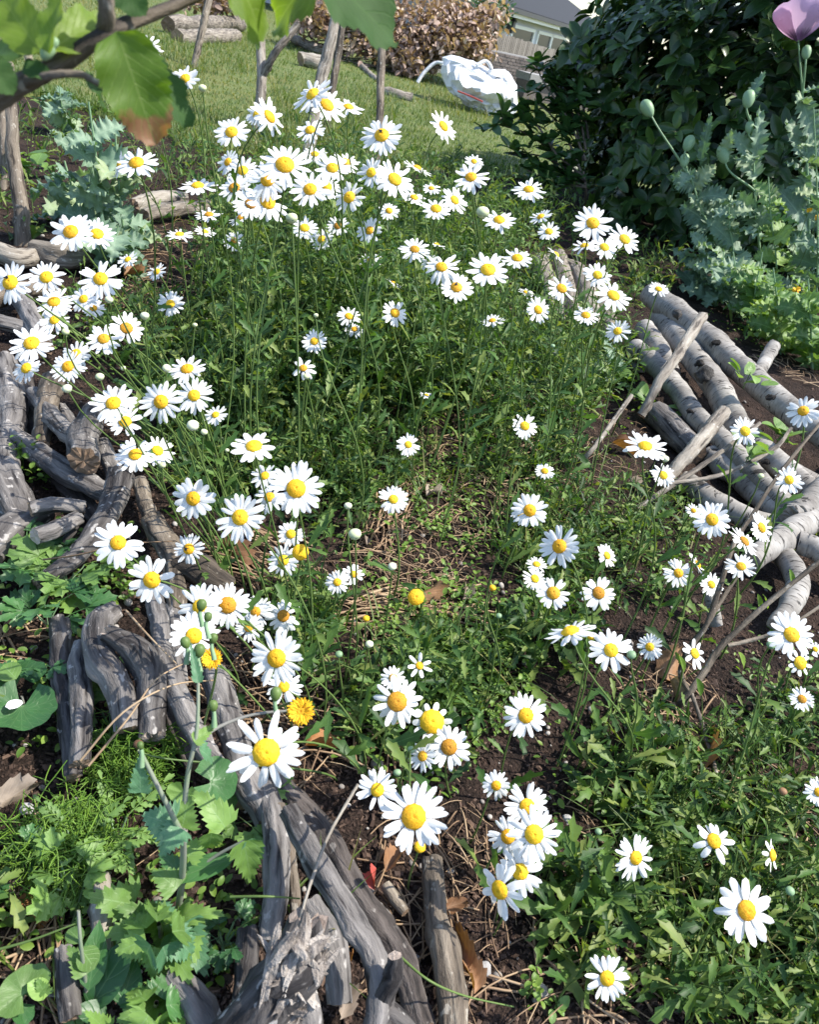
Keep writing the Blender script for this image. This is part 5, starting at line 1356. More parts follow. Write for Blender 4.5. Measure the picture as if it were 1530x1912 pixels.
(1003, 1053, 38, 0, .6, 'upper half-closed daisy of the small overlapping pair right of centre'),
(1034, 1107, 58, -.1, .3, 'dull shaded daisy with a large browned eye right of centre', {'c': .4}),
(1119, 1107, 62, .1, .3, 'clean daisy right of the dull shaded one'),
(1065, 1178, 92, -.1, .93, 'big daisy seen from below with its green back on a long stem', {'base': (1146, 1450)}),
(1142, 1214, 78, 0, .2, 'round daisy right of the one seen from below'),
(1214, 1208, 46, -.3, .15, 'small narrow daisy left of the woody stem'),
(1299, 1220, 54, .4, .25, 'ragged daisy between the forks of the woody stem', {'n': 9}),
(1268, 1070, 54, -.1, .2, 'left daisy of the trio left of the woody stem'),
(1304, 1054, 50, .72, .45, 'side-on daisy of the trio left of the woody stem'),
(1330, 1091, 46, 0, .25, 'lower daisy of the trio, partly behind the woody stem'),
(1385, 1057, 54, 0, .6, 'daisy right of the woody stem, in front of the bent birch branch'),
(1392, 1010, 62, .5, .55, 'shaded daisy seen from behind at the woody stem'),
(1424, 985, 56, .55, .3, 'greyish daisy seen from the side right of the woody stem'),
(1480, 1185, 84, .05, .35, 'large daisy near the right edge under the bent birch branch'),
(1496, 1238, 46, .1, .25, 'nearly rayless daisy under the large one at the right edge', {'n': 9, 'c': .5}),
(1499, 1305, 44, 0, .45, 'half-shaded daisy at the right edge over the lower right leaves'),
(1524, 1212, 28, .3, .4, 'daisy cut off by the right edge beside the large one'),
(734, 1266, 44, 0, .4, 'pale daisy hidden behind the top of the ragged-eyed one in front'),
(784, 1243, 46, .25, .3, 'daisy with only a few rays right of the ragged-eyed one', {'n': 7}),
(742, 1310, 90, 0, .2, 'ragged daisy with a browned lump on its eye in front centre', {'sh': 1, 'c': .38}),
(807, 1348, 70, .1, .3, 'daisy with a great bare eye and few rays in front centre', {'n': 10, 'c': .6}),
(839, 1395, 78, .05, .25, 'daisy with browned eye below the great bare-eyed one'),
(789, 1412, 52, -.3, .3, 'small daisy left under the browned-eyed one in front centre'),
(983, 1336, 80, .05, .15, 'clean daisy over bare soil right of the front centre group'),
(497, 1405, 134, 0, .15, 'biggest daisy of all with long floppy rays over the grey logs', {'sh': 1, 'n': 23}),
(705, 1475, 74, 0, .15, 'shadowed daisy half overlapped by the big one right of the long logs'),
(773, 1525, 120, 0, .15, 'big clean daisy above the red leaf scrap'),
(927, 1467, 52, 0, .15, 'small daisy above the tight cluster at the lower middle'),
(985, 1506, 80, 0, .35, 'top daisy of the tight cluster at the lower middle'),
(998, 1558, 96, .05, .25, 'main daisy of the tight cluster with a dented eye'),
(949, 1562, 70, -.2, .25, 'left daisy of the tight cluster, behind the main one'),
(972, 1628, 86, .1, .2, 'bottom daisy of the tight cluster'),
(933, 1662, 92, -.72, .1, 'side-on daisy with spidery rays hanging under the tight cluster', {'n': 12, 'sh': 1}),
(1189, 1602, 80, .35, .15, 'tilted daisy above the lower right leaves, left of the pair'),
(1335, 1570, 72, .4, .4, 'untidy daisy with drooping lower rays above the big lower right one', {'n': 13, 'sh': 1}),
(1444, 1597, 58, .62, .1, 'narrow daisy with few rays right of the untidy one', {'n': 8}),
(1396, 1700, 108, .1, .2, 'big upright daisy in the lower right leaves', {'n': 16}),
(1135, 1827, 78, .05, .2, 'lowest daisy of the photo, in the leaves at the bottom right'),
(1530, 1479, 50, .1, .2, 'daisy cut by the right edge in the lower right leaves'),
]
def dome():
    n, m = 20, 7; V = []
    for k in range(m + 1):
        q = k / m; r = 1 - q ** 1.0
        h = .42 * (1 - (1 - q) ** 2.2) - .10 * max(0, (q - .7) / .3) ** 2
        for j in range(n):
            a = (j + .5 * (k % 2)) * 2 * np.pi / n; w = 1 + .05 * ((j + k) % 2)
            V.append((max(r, .02) * w * math.cos(a), max(r, .02) * w * math.sin(a), h + .03 * ((j + k) % 2)))
    V += [(1 * math.cos(j * 2 * np.pi / n), math.sin(j * 2 * np.pi / n), -.12) for j in range(n)]
    k = np.arange(m)[:, None] * n; j = np.arange(n)[None]; j2 = (j + 1) % n
    f = np.stack([k + j, k + j2, k + n + j2, k + n + j], -1).reshape(-1, 4).tolist()
    f += [[(m + 1) * n + a, (m + 1) * n + (a + 1) % n, (a + 1) % n, a] for a in range(n)]
    return T(V, f)
def calyx_t():
    n = 14; V = []
    for q, (r, z) in enumerate(((.16, -.62), (.55, -.5), (.95, -.22), (1.08, -.08))):
        V += [(r * math.cos(j * 6.2832 / n) * (1 + .06 * (j % 2) * (q > 1)), r * math.sin(j * 6.2832 / n) * (1 + .06 * (j % 2) * (q > 1)), z) for j in range(n)]
    k = np.arange(3)[:, None] * n; j = np.arange(n)[None]; j2 = (j + 1) % n
    return T(V, np.stack([k + j, k + j2, k + n + j2, k + n + j], -1).reshape(-1, 4))
M['disc_brown_shade'] = plain_mat('disc_browned_shaded', [rgb(.30, .12, .01), rgb(.58, .27, .012), rgb(.74, .40, .02)], .7, 420, .9, .0015)  # for truly browned eyes, and for shade painted into shaded ones
DISC = to_mesh('disc', dome(), M['disc']); DISCB = to_mesh('disc', dome(), M['disc_brown_shade']); CALYX = to_mesh('calyx', calyx_t(), M['poppy_bud'])
FLYT = merge_t([xf(EGG, None, (.0014, .0026, .0013)), xf(EGG, None, (.0011, .0011, .001), (0, .0032, 0))])
M['fly'] = plain_mat('insect_black', [rgb(.01, .01, .011), rgb(.03, .03, .03)], .3)
FLYM = to_mesh('fly', FLYT, M['fly'])
FLYW = to_mesh('wing', merge_t([xf(TL['oval3'][0], rz(a), (.002, .004, .004), (0, .001, .0012)) for a in (2.6, -2.6)]), M['glass'])

def mat4(R, S, p):
    W = Matrix.Identity(4); A = np.asarray(R) * np.asarray(S)[None]
    for r in range(3):
        for c in range(3): W[r][c] = A[r, c]
        W[r][3] = p[r]
    return W
def zrange(y):
    return (np.interp(y, [100, 420, 700, 1000, 1400, 1900], [.38, .34, .22, .16, .14, .14]), np.interp(y, [100, 420, 700, 1000, 1400, 1900], [.84, .72, .52, .40, .38, .40]))
def place(x, y, d, real):
    p = D(x, y, F * real / d)
    lo, hi = zrange(y)
    if p[2] < lo: p = G(x, y, lo)
    if p[2] > hi: p = G(x, y, hi)
    return p
def real_of(y, d):
    big = np.interp(d, [24, 45, 75, 120], [.75, .92, 1.05, 1.18])
    return np.interp(y, [100, 450, 700, 1000, 1500, 1900], [.078, .070, .058, .056, .057, .058]) * big
STEMS = []
def stem_curve(root, p, n, base=None, lean=None):
    z = p[2]
    if base is None:
        lo = np.array([.10 * z + rng.normal(0, .10 * z), .10 * z + rng.normal(0, .08 * z)])
        base = np.array([p[0] + lo[0], p[1] + lo[1], 0.])
        bx0, by0 = PX(base); tx = np.interp(by0, [500, 1000, 1300, 1500, 1700], [330, 420, 520, 720, 760])
        if bx0 < tx and by0 > 560 and z < .6: base = G(bx0 + (tx - bx0) * rng.uniform(.55, 1.0), min(by0, 1500) - rng.uniform(0, 60))
    b = np.array([base[0], base[1], float(gz(base[0], base[1])) - .008])
    return bez(b, b + (UP * .45 + rng.normal(0, .10, 3)) * z, p - n * .30 * z, p - n * .006, 14)
NDAISY = 0
for row in DAISIES:
    x, y, d, nx, ny, lab = row[:6]; opt = row[6] if len(row) > 6 else {}
    p = place(x, y, d, real_of(y, d)); dep = dep_of(p); R0 = d * dep / F * .535
    nx += rng.normal(0, .09); ny += rng.normal(0, .07)
    s2 = min(.985, math.hypot(nx, ny)); k_ = s2 / max(1e-6, math.hypot(nx, ny))
    nv = MN @ np.array([nx * k_, ny * k_, math.sqrt(1 - s2 * s2)])
    base = G(*opt['base']) if 'base' in opt else None
    C = stem_curve(None, p, nv, base)
    root = thing('daisy', 'white ' + lab if not any(w in lab for w in ('white', 'pale')) else lab, 'daisy', C[0], DG)
    o = np.array(root.location)
    rs = np.linspace(.0019, .0014, 14) * np.clip(dep / 1.2, .8, 1.2)
    link('stem', to_mesh('stem', tube1(C, rs, 6), M['stem'], origin=o), root, at(o))
    u = nrm(np.cross(nv, rng.normal(0, 1, 3))); v = np.cross(nv, u)
    cs = opt.get('c', rng.uniform(.30, .36)); rd = R0 * cs
    Rf = np.stack([u, v, nv], -1)
    brown = any(w in lab for w in ('browned', 'brown eye', 'dull', 'shaded', 'insect-dark'))  # shaded heads get the darker disc too, shade put into its colour
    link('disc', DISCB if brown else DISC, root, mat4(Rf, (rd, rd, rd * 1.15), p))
    link('calyx', CALYX, root, mat4(Rf, (rd * .95, rd * .95, rd), p - nv * .0005))
    n = opt.get('n', int(rng.integers(18, 25))); tat = opt.get('sh', 0)
    full = 22
    for q in range(n):
        if rng.random() < .035: continue
        a = q * 6.2832 / n + rng.normal(0, .07 + .07 * tat)
        out = u * math.cos(a) + v * math.sin(a)
        tilt = rng.normal(-.06 if not tat else -.12, .10 + .14 * tat) + (.12 if q % 2 else 0)
        yv = nrm(out + nv * tilt); zv = nrm(nv - out * tilt + rng.normal(0, .12, 3))
        L = R0 * (1.03 - cs * .82) * rng.uniform(.84, 1.07 + .06 * tat)
        b0 = p + out * rd * .82 - nv * (.0006 + .0012 * (q % 2))
        wd = 2 * math.pi * (R0 * .66) / max(n, 15) * rng.uniform(.98, 1.2)
        k = int(rng.choice([0, 0, 1, 2, 4, 4] if not tat else [0, 1, 3, 3, 2, 4]))
        link('petal', lm('petal', k, 'petal'), root, mat4(frame_from(yv, zv), (wd, L, L), b0))
    # a few leaves on the stem
    for q in range(int(np.clip(round(p[2] * 13), 2, 9))):
        t = rng.uniform(.12, .72); i_ = int(t * 13); a = q * 2.4 + rng.uniform(0, 1)
        yv = nrm([math.cos(a), math.sin(a), rng.uniform(.5, 1.4)]); L = rng.uniform(.035, .075) * (1.2 - .6 * t)
        leaf_obj('leaf', root, 'daisy3', q, 'daisy_leaf', C[i_], C[i_] + yv * L, L * .30, UP * .7 - yv * .2 + rng.normal(0, .3, 3))
    if opt.get('fly'):
        fp = p + nv * rd * .52 + u * rd * rng.uniform(-.3, .4) + v * rd * .2
        fo = tag(link('fly', FLYM, None, mat4(Rf, (1.25, 1.25, 1.25), fp)), 'tiny dark fly on the eye of the ' + ' '.join(lab.split(',')[0].split(' with')[0].split()[:8]), 'fly', 'flies on daisies')
        link('wings', FLYW, fo, mat4(Rf, (1.25, 1.25, 1.25), fp))
    STEMS.append((C[0], p)); NDAISY += 1

# buds and spent heads on their own stems: (x, y, width px, kind, label)
M['bud'] = plain_mat('bud_greenwhite', [rgb(.42, .48, .24), rgb(.58, .62, .38), rgb(.70, .70, .55)], .6, 90, .4, .001)
BG2 = 'round daisy buds on thin stems'
for x, y, d, kind, lab in (
    (378, 165, 15, 'bud', 'white bud right beside the lone daisy on the lawn'), (545, 408, 22, 'bud', 'half-opened cream bud left of a daisy under the clump'), (902, 397, 24, 'bud', 'half-open white bud at the left of the flat daisy by the clump'),
    (203, 560, 15, 'bud', 'white bud under the big round daisy at upper left'), (270, 590, 16, 'bud', 'round cream bud alone, right of the upper left daisies'), (364, 607, 9, 'bud', 'tiny bud over the straw at left'),
    (186, 704, 16, 'bud', 'round cream bud in the leaves right of the overlapping pair'), (125, 726, 18, 'bud', 'larger cream bud just above the grey wood at left'), (311, 688, 16, 'bud', 'white bud touching the flat daisy above the big pair'), (230, 688, 10, 'bud', 'small yellow-green bud left of the flat daisy above the big pair'),
    (381, 807, 13, 'bud', 'small bud below the big daisy pair'), (360, 795, 22, 'bud', 'half-open white bud below the right daisy of the big pair'), (303, 869, 13, 'bud', 'bud under the two daisies above the frayed branch'), (424, 841, 8, 'bud', 'tiny bud left of the upturned cup-like daisy'), (122, 620, 14, 'bud', 'white bud below the pair under the upper left row'),
    (663, 998, 24, 'bud', 'largest cream bud, alone above the straw patch'), (650, 945, 15, 'bud', 'cream bud right of the brightest big daisy'), (733, 1058, 16, 'bud', 'half-open bud hanging over the straw patch'), (990, 548, 11, 'bud', 'white bud beside the tiny half-open daisy at right'), (1422, 889, 11, 'bud', 'small white bud in front of the birch logs'),
    (1243, 857, 14, 'bud', 'yellowish bud under the flat daisy by the crossing sticks'), (1180, 1223, 17, 'green', 'green bud on a long bare stem right of the daisy seen from below'), (1105, 1188, 16, 'disc', 'yellow opening bud between the daisy seen from below and the round one'), (920, 1098, 13, 'disc', 'yellow bud right of the dry leaf on the straw patch'),
    (932, 1150, 11, 'green', 'small green-yellow bud in the weeds right of the straw patch'), (684, 1155, 13, 'disc', 'yellow bud in front of the straw bundle'), (690, 1203, 15, 'bud', 'cream bud in front of the straw bundle, below the yellow one'), (633, 1222, 14, 'green', 'yellow-green bud left of the cream one near the straw bundle'),
    (1118, 1553, 13, 'green', 'green bud over the bare soil at lower right'), (1476, 1664, 17, 'green', 'pale yellow bud right of the big upright daisy'), (1463, 1478, 15, 'dry', 'brownish spent bud in the lower right leaves'), (784, 1582, 22, 'disc', 'yellow head hidden under the big clean daisy'), (768, 1400, 14, 'green', 'orange-green bud in front centre beside a small daisy'), (742, 1443, 15, 'green', 'greenish bud at the foot of the front centre group'),
    (1440, 1205, 16, 'green', 'green bud left of the large daisy at the right edge'), (572, 703, 12, 'bud', 'small bud under the tattered daisy'), (590, 589, 9, 'bud', 'tiny bud left of the overlapping small pair'), (258, 1390, 18, 'dry', 'brown spent bud on a stalk in the left foreground'), (1033, 646, 8, 'green', 'tiny green bud in the leaves left of the birch stack')):
    p = place(x, y, d, np.interp(d, [8, 16, 24], [.008, .0125, .0165])); dep = dep_of(p)
    nv = nrm(MN[:, 1] * .5 + MN[:, 2] * .3 + UP * .6 + rng.normal(0, .2, 3))
    C = stem_curve(None, p, nv, G(1142, 1440) if x == 1180 else None)
    root = thing('daisy_bud', lab, 'flower bud', C[0], BG2); o = np.array(root.location)
    link('stem', to_mesh('stem', tube1(C, np.linspace(.0018, .0012, 14), 6), M['stem'], origin=o), root, at(o))
    r = d * dep / F * .5
    Rf = frame_from(np.cross(nv, MN[:, 0]), nv)
    link('bud_head', egg_mesh({'bud': 'bud', 'green': 'poppy_bud', 'disc': 'disc', 'dry': 'dry'}[kind]), root, mat4(Rf, (r, r, r * .88), p))
    link('calyx', CALYX, root, mat4(Rf, (r * .92, r * .92, r * 1.35), p + nv * r * .05))

# rayless yellow heads and shaggy yellow thistle flowers
for x, y, d, shaggy, lab in ((561, 1031, 32, 0, 'bare yellow button beside a daisy under the brightest big daisy'), (777, 1115, 32, 0, 'bare yellow button standing over the straw patch near the dry leaf'),
                             (396, 1230, 42, 1, 'round yellow thistle flower above the upright grey branch'), (562, 1328, 54, 1, 'shaggy bright yellow thistle flower left of front centre')):
    p = place(x, y, d, .026 if not shaggy else .027); dep = dep_of(p)
    nv = nrm(MN[:, 2] + UP * .3); base = {777: G(770, 1170), 562: G(480, 1350, 0), 396: G(368, 1420)}.get(x)
    C = stem_curve(None, p, nv, base)
    root = thing('yellow_flower', lab, 'flower', C[0]); o = np.array(root.location)
    link('stem', to_mesh('stem', tube1(C, np.linspace(.002, .0016, 14), 6), M['stem'], origin=o), root, at(o))
    u = nrm(np.cross(nv, MN[:, 0])); v = np.cross(nv, u); Rf = np.stack([u, v, nv], -1); r = d * dep / F * .5
    link('disc', DISC, root, mat4(Rf, (r * (.95 if not shaggy else .72),) * 3, p))
    link('calyx', CALYX, root, mat4(Rf, (r * .7, r * .7, r), p))
    if shaggy:
        for q in range(54):
            a = q * 2.4; f_ = .35 + .65 * (q / 54); out = u * math.cos(a) + v * math.sin(a)
            yv = nrm(out + nv * (1.1 - 1.0 * f_)); b0 = p + out * r * .45 * f_ + nv * r * .25
            link('petal', lm('petal', q, 'disc'), root, mat4(frame_from(yv, nv), (r * .16, r * .62, r * .5), b0))

# ------------------------------------------------------------------ big-leaved weeds at the lower left
M['stem_purple'] = plain_mat('stem_purplish', [rgb(.17, .18, .15), rgb(.23, .22, .20), rgb(.20, .26, .16)], .5, 30, .2, .001)
def weed(name, label, cat, base, stems, leaves, mat_stem='stem_purple', group=None, r=.003):
    b = G(*base); root = thing(name, label, cat, b, group); o = np.array(root.location)
    for pts, rr in stems:
        P = [G(x, y, z) for x, y, z in pts]; C = spline(P, 14)
        link('stem', to_mesh('stem', tube1(C, np.linspace(rr[0], rr[1], 14) * .85, 7), M[mat_stem], origin=o), root, at(o))
    for kind, i, mat, (x0, y0, z0), (x1, y1, z1), w in leaves:
        p0, p1 = G(x0, y0, z0), G(x1, y1, z1)
        leaf_obj('leaf', root, kind, i, mat, p0, p1, w * 1.25 * dep_of((p0 + p1) / 2) / F, nrm(UP * .9 + nrm(CAM - p0) * .6 + rng.normal(0, .15, 3)))
    return root
weed('thistle_plant', 'tall soft thistle with a bare purplish stem and toothed leaves in the lower left', 'weed', (330, 1725),
     [(((330, 1725, .0), (340, 1640, .10), (342, 1570, .18), (330, 1540, .22), (300, 1480, .27), (260, 1400, .32)), (.0055, .0025)),
      (((340, 1560, .19), (350, 1450, .26), (368, 1360, .31), (370, 1240, .36)), (.004, .002)),
      (((362, 1400, .29), (400, 1362, .30), (470, 1335, .31), (550, 1326, .32)), (.003, .0016)),
      (((345, 1640, .09), (400, 1600, .12), (455, 1570, .15)), (.003, .002))],
     [('thistle', 0, 'thistle_blue', (322, 1540, .22), (268, 1520, .23), 80), ('thistle', 1, 'thistle_blue', (335, 1545, .22), (300, 1590, .22), 62), ('thistle', 0, 'thistle', (340, 1545, .21), (352, 1490, .24), 60),
      ('thistle', 0, 'thistle_blue', (262, 1480, .27), (260, 1415, .31), 40), ('thistle', 2, 'thistle', (420, 1545, .15), (375, 1470, .2), 62), ('thistle', 1, 'thistle', (395, 1555, .16), (388, 1605, .12), 44),
      ('thistle', 0, 'thistle', (455, 1570, .16), (472, 1655, .1), 62), ('thistle', 1, 'thistle_blue', (470, 1565, .16), (485, 1640, .1), 38), ('lance', 0, 'round', (440, 1600, .12), (300, 1648, .1), 34),
      ('thistle', 0, 'thistle', (250, 1690, .06), (172, 1672, .1), 84), ('thistle', 1, 'thistle', (300, 1720, .06), (232, 1690, .1), 60), ('thistle', 2, 'thistle', (325, 1715, .05), (262, 1770, .03), 70),
      ('thistle', 0, 'thistle_blue', (335, 1730, .06), (385, 1818, .05), 82), ('thistle', 1, 'thistle', (345, 1720, .05), (372, 1770, .08), 62), ('thistle', 1, 'thistle', (330, 1830, .03), (245, 1905, .08), 84),
      ('thistle', 0, 'thistle', (330, 1840, .03), (330, 1935, .08), 76), ('thistle', 2, 'thistle', (330, 1720, .05), (400, 1690, .1), 50), ('thistle', 0, 'thistle', (330, 1720, .03), (280, 1800, .03), 50),
      ('thistle', 1, 'thistle', (330, 1660, .1), (290, 1620, .12), 60), ('thistle', 0, 'round', (345, 1640, .09), (300, 1590, .1), 60), ('thistle', 2, 'thistle', (350, 1600, .12), (390, 1560, .14), 50),
      ('thistle', 0, 'thistle', (362, 1385, .3), (405, 1350, .31), 28), ('thistle', 1, 'thistle_blue', (372, 1400, .29), (415, 1420, .27), 46), ('thistle', 0, 'thistle_blue', (370, 1275, .35), (356, 1200, .38), 20)])
tp = bpy.data.objects['thistle_plant']
for x, y, z, w in ((372, 1215, .37, 34), (346, 1200, .37, 30), (398, 1192, .37, 26), (398, 1318, .33, 28), (515, 1296, .34, 34), (376, 1130, .4, 30), (388, 1152, .4, 24), (262, 1392, .33, 20)):
    p = G(x, y, z); bud(tp, p, w * .62 * dep_of(p) / F, rng.uniform(-25, 25), G(x + 2, y + 40, z - .02), 'stem', lenr=1.3)
weed('thistle_plant', 'younger leafy thistle with pale green toothed leaves at the foot of the tall one', 'weed', (300, 1760), [(((300, 1760, 0), (300, 1740, .05), (296, 1725, .09)), (.004, .003))],
     [('thistle', q, ('thistle', 'thistle', 'thistle_blue')[q % 3], (296 + 26 * math.cos(q * 2.4), 1745 + 24 * math.sin(q * 2.4), .05 + .006 * q), (300 + (70 + 7 * q % 40) * math.cos(q * 2.4), 1750 + (70 + 9 * q % 40) * math.sin(q * 2.4), .05 + .012 * (q % 5)), 50 + 5 * (q % 5)) for q in range(16)])
weed('thistle_plant', 'leafy thistle at the bottom edge below the tall one', 'weed', (285, 1890), [(((285, 1890, 0), (290, 1880, .04), (292, 1872, .07)), (.004, .003))],
     [('thistle', q, ('thistle', 'round', 'thistle')[q % 3], (290 + 20 * math.cos(q * 2.4 + 1), 1880 + 20 * math.sin(q * 2.4 + 1), .04 + .004 * q), (292 + (66 + 8 * q % 36) * math.cos(q * 2.4 + 1), 1880 + (60 + 9 * q % 36) * math.sin(q * 2.4 + 1), .04 + .012 * (q % 4)), 50 + 6 * (q % 4)) for q in range(12)])
weed('dock_plant', 'dark smooth lance-leaved dock in the bottom left corner', 'weed', (165, 1900),
     [(((165, 1900, 0), (160, 1840, .05), (150, 1760, .12), (146, 1700, .15)), (.003, .002))],
     [('lance', 0, 'round', (165, 1885, .03), (248, 1745, .09), 58), ('lance', 1, 'round', (225, 1880, .04), (252, 1790, .07), 44), ('lance', 0, 'round', (165, 1850, .05), (185, 1720, .1), 40), ('thistle', 1, 'thistle', (160, 1820, .08), (130, 1760, .1), 44),
      ('oval', 0, 'thistle', (150, 1770, .1), (178, 1810, .08), 36), ('lance', 1, 'thistle', (160, 1860, .03), (120, 1930, .03), 40), ('oval', 1, 'thistle', (152, 1760, .12), (125, 1730, .12), 26), ('oval', 1, 'thistle', (90, 1858, .05), (55, 1835, .07), 30),
      ('lance', 0, 'round', (200, 1900, .03), (140, 1880, .05), 36), ('thistle', 0, 'thistle', (200, 1925, .04), (165, 1890, .08), 40)])
weed('round_leaved_plant', 'big round yellow-green leaves on long stalks at the bottom left corner', 'weed', (150, 1868), [(((150, 1868, 0), (100, 1858, .03), (60, 1858, .05)), (.0025, .002))],
     [('round', 0, 'thistle', (62, 1880, .05), (20, 1822, .06), 82), ('round', 1, 'round', (60, 1862, .04), (10, 1880, .05), 70), ('thistle', 0, 'thistle', (85, 1860, .05), (70, 1830, .07), 30)])
weed('round_leaved_plant', 'dark round scalloped leaf with a pale petal on it at the left edge', 'weed', (40, 1330), [(((40, 1330, 0), (45, 1320, .04), (40, 1300, .06)), (.0025, .002))],
     [('round', 2, 'round', (50, 1280, .06), (28, 1372, .055), 96), ('round', 0, 'round', (45, 1285, .05), (30, 1240, .07), 72), ('oval', 0, 'thistle', (30, 1268, .07), (5, 1240, .08), 34)])
weed('round_leaved_plant', 'round dark green leaf behind the thistle stem, left of the long logs', 'weed', (385, 1500), [(((385, 1500, 0), (395, 1480, .05), (400, 1460, .08)), (.0025, .002))],
     [('round', 1, 'round', (358, 1458, .09), (440, 1462, .08), 72), ('round', 0, 'thistle', (350, 1462, .1), (335, 1500, .08), 50)])
for lab, bs_, n, sz, mat, kind, g_ in (
        ('large dark lobed leaf rosette at the left edge beside the level branch', (50, 1070), 7, 92, 'round', 'lobed', None), ('bright green divided leaves hanging over the outermost upright branch', (125, 1105), 11, 84, 'thistle', 'lobed', None),
        ('dark lobed leaves just under the bright divided ones', (90, 1180), 6, 78, 'round', 'lobed', None), ('geranium-like toothed green leaves beside the upright dark log', (478, 1545), 8, 64, 'thistle', 'lobed', None),
        ('crisp celery-like leaves left of the thistle', (130, 1680), 8, 68, 'thistle', 'lobed', None), ('small lobed leaves by the narrow-necked grey branch', (180, 1290), 7, 52, 'thistle', 'lobed', None), ('lobed weed between the upright branches of the lower left row', (75, 1290), 6, 52, 'round', 'lobed', None),
        ('divided weed leaves over the grey wood below the hooked branch', (205, 1370), 8, 66, 'thistle', 'lobed', None), ('mid green lobed leaves under the pale leaf at the lower left', (215, 1590), 8, 76, 'thistle', 'pinnate', None), ('feathery-lobed leaves left of the dock', (150, 1620), 8, 84, 'thistle', 'pinnate', None),
        ('green lobed weed in the gap left of the knotted stump', (415, 1780), 8, 54, 'round', 'lobed', None), ('small lobed weed at the lower left edge', (20, 1650), 5, 50, 'round', 'lobed', None)):
    b = G(*bs_); root = thing('lobed_weed', lab, 'weed', b, g_); dp = dep_of(b); o = np.array(root.location)
    for q in range(n):
        a = q * 2.4 + rng.uniform(0, .6); L = sz * dp / F * rng.uniform(.75, 1.15); t = b + UP * rng.uniform(.02, .07) + np.array([math.cos(a), math.sin(a), 0]) * L * rng.uniform(.1, .5)
        C = bez(b, b + UP * .03, t - UP * .01, t, 6); link('leaf_stalk', to_mesh('leaf_stalk', tube1(C, np.full(6, .0013), 5), M['poppy_bud'], origin=o), root, at(o))
        y = nrm([math.cos(a), math.sin(a), rng.uniform(.0, .6)]); leaf_obj('leaf', root, kind, q, mat, t, t + y * L, L * rng.uniform(.85, 1.1) * (.8 if kind == 'pinnate' else 1), UP + rng.normal(0, .25, 3))
M['torn'] = plain_mat('wood_torn', [rgb(.05, .042, .036), rgb(.20, .172, .15), rgb(.38, .34, .30), rgb(.52, .48, .43)], .85, 55, 1.0, .012, stretch=(1, 1, .35))
for k in range(44):
    t_ = (k + .5) / 44; x, y = 568 - 28 * t_ + rng.normal(0, 19), 1765 + 130 * t_ + rng.normal(0, 6)
    w = rng.uniform(16, 42); p = G(x, y, .205 - .075 * t_); r_ = w * dep_of(p) / F * .5; E = egg(11, 10, .2); f_ = fbm(E.V * np.array([1, 1, .6]), 70 + k, 2.6)
    E.V = E.V * (1 + .34 * f_)[:, None] * r_ * np.array([.62, .5, rng.uniform(1.2, 3.0)]); E.V = E.V @ frame_from(nrm(CAM - p + rng.normal(0, .35, 3)), MN[:, 1] * .8 + MN[:, 0] * rng.normal(.2, .6) + rng.normal(0, .2, 3)).T
    link('torn_wood', to_mesh('torn_wood', E, M['torn'], False), STUMP, at(p - nrm(CAM - p) * r_ * .3))
# feathery fennel tufts
for lab, bs_, spread, n in (('bright feathery green tuft beside the slim grey stones at left', (240, 1460), 75, 260), ('dark feathery fronds left of the thistle', (120, 1610), 85, 420)):
    b = G(*bs_); root = thing('feathery_plant', lab, 'weed', b); dp = dep_of(b); o = np.array(root.location)
    Cs = []
    for q in range(n):
        a = rng.uniform(0, 6.28); L = spread * dp / F * rng.uniform(.5, 1.2)
        s0 = b + np.array([rng.normal(0, .02), rng.normal(0, .02), rng.uniform(0, .05)]); d = nrm([math.cos(a), math.sin(a), rng.uniform(.1, 1.1)])
        e = s0 + d * L - UP * .25 * L; m = s0 + d * L * .55 + UP * .1 * L; Cs.append([s0, m, e])
        for w in range(4):
            f0 = m + (e - m) * rng.random(); Cs.append([f0, f0 + rng.normal(0, .006, 3), f0 + rng.normal(0, .013, 3)])
    Cs = np.array(Cs); Cf = np.stack([bezq for bezq in ((1 - t) ** 2 * Cs[:, 0] + 2 * t * (1 - t) * Cs[:, 1] + t * t * Cs[:, 2] for t in np.linspace(0, 1, 5))], 1)
    tb = tubes(Cf, np.full((len(Cf), 5), .00075), 3)
    link('fronds', to_mesh('fronds', tb, M['fennel'], var=np.repeat(rng.random(len(Cf)), 15), origin=o), root, at(o))['kind'] = 'stuff'
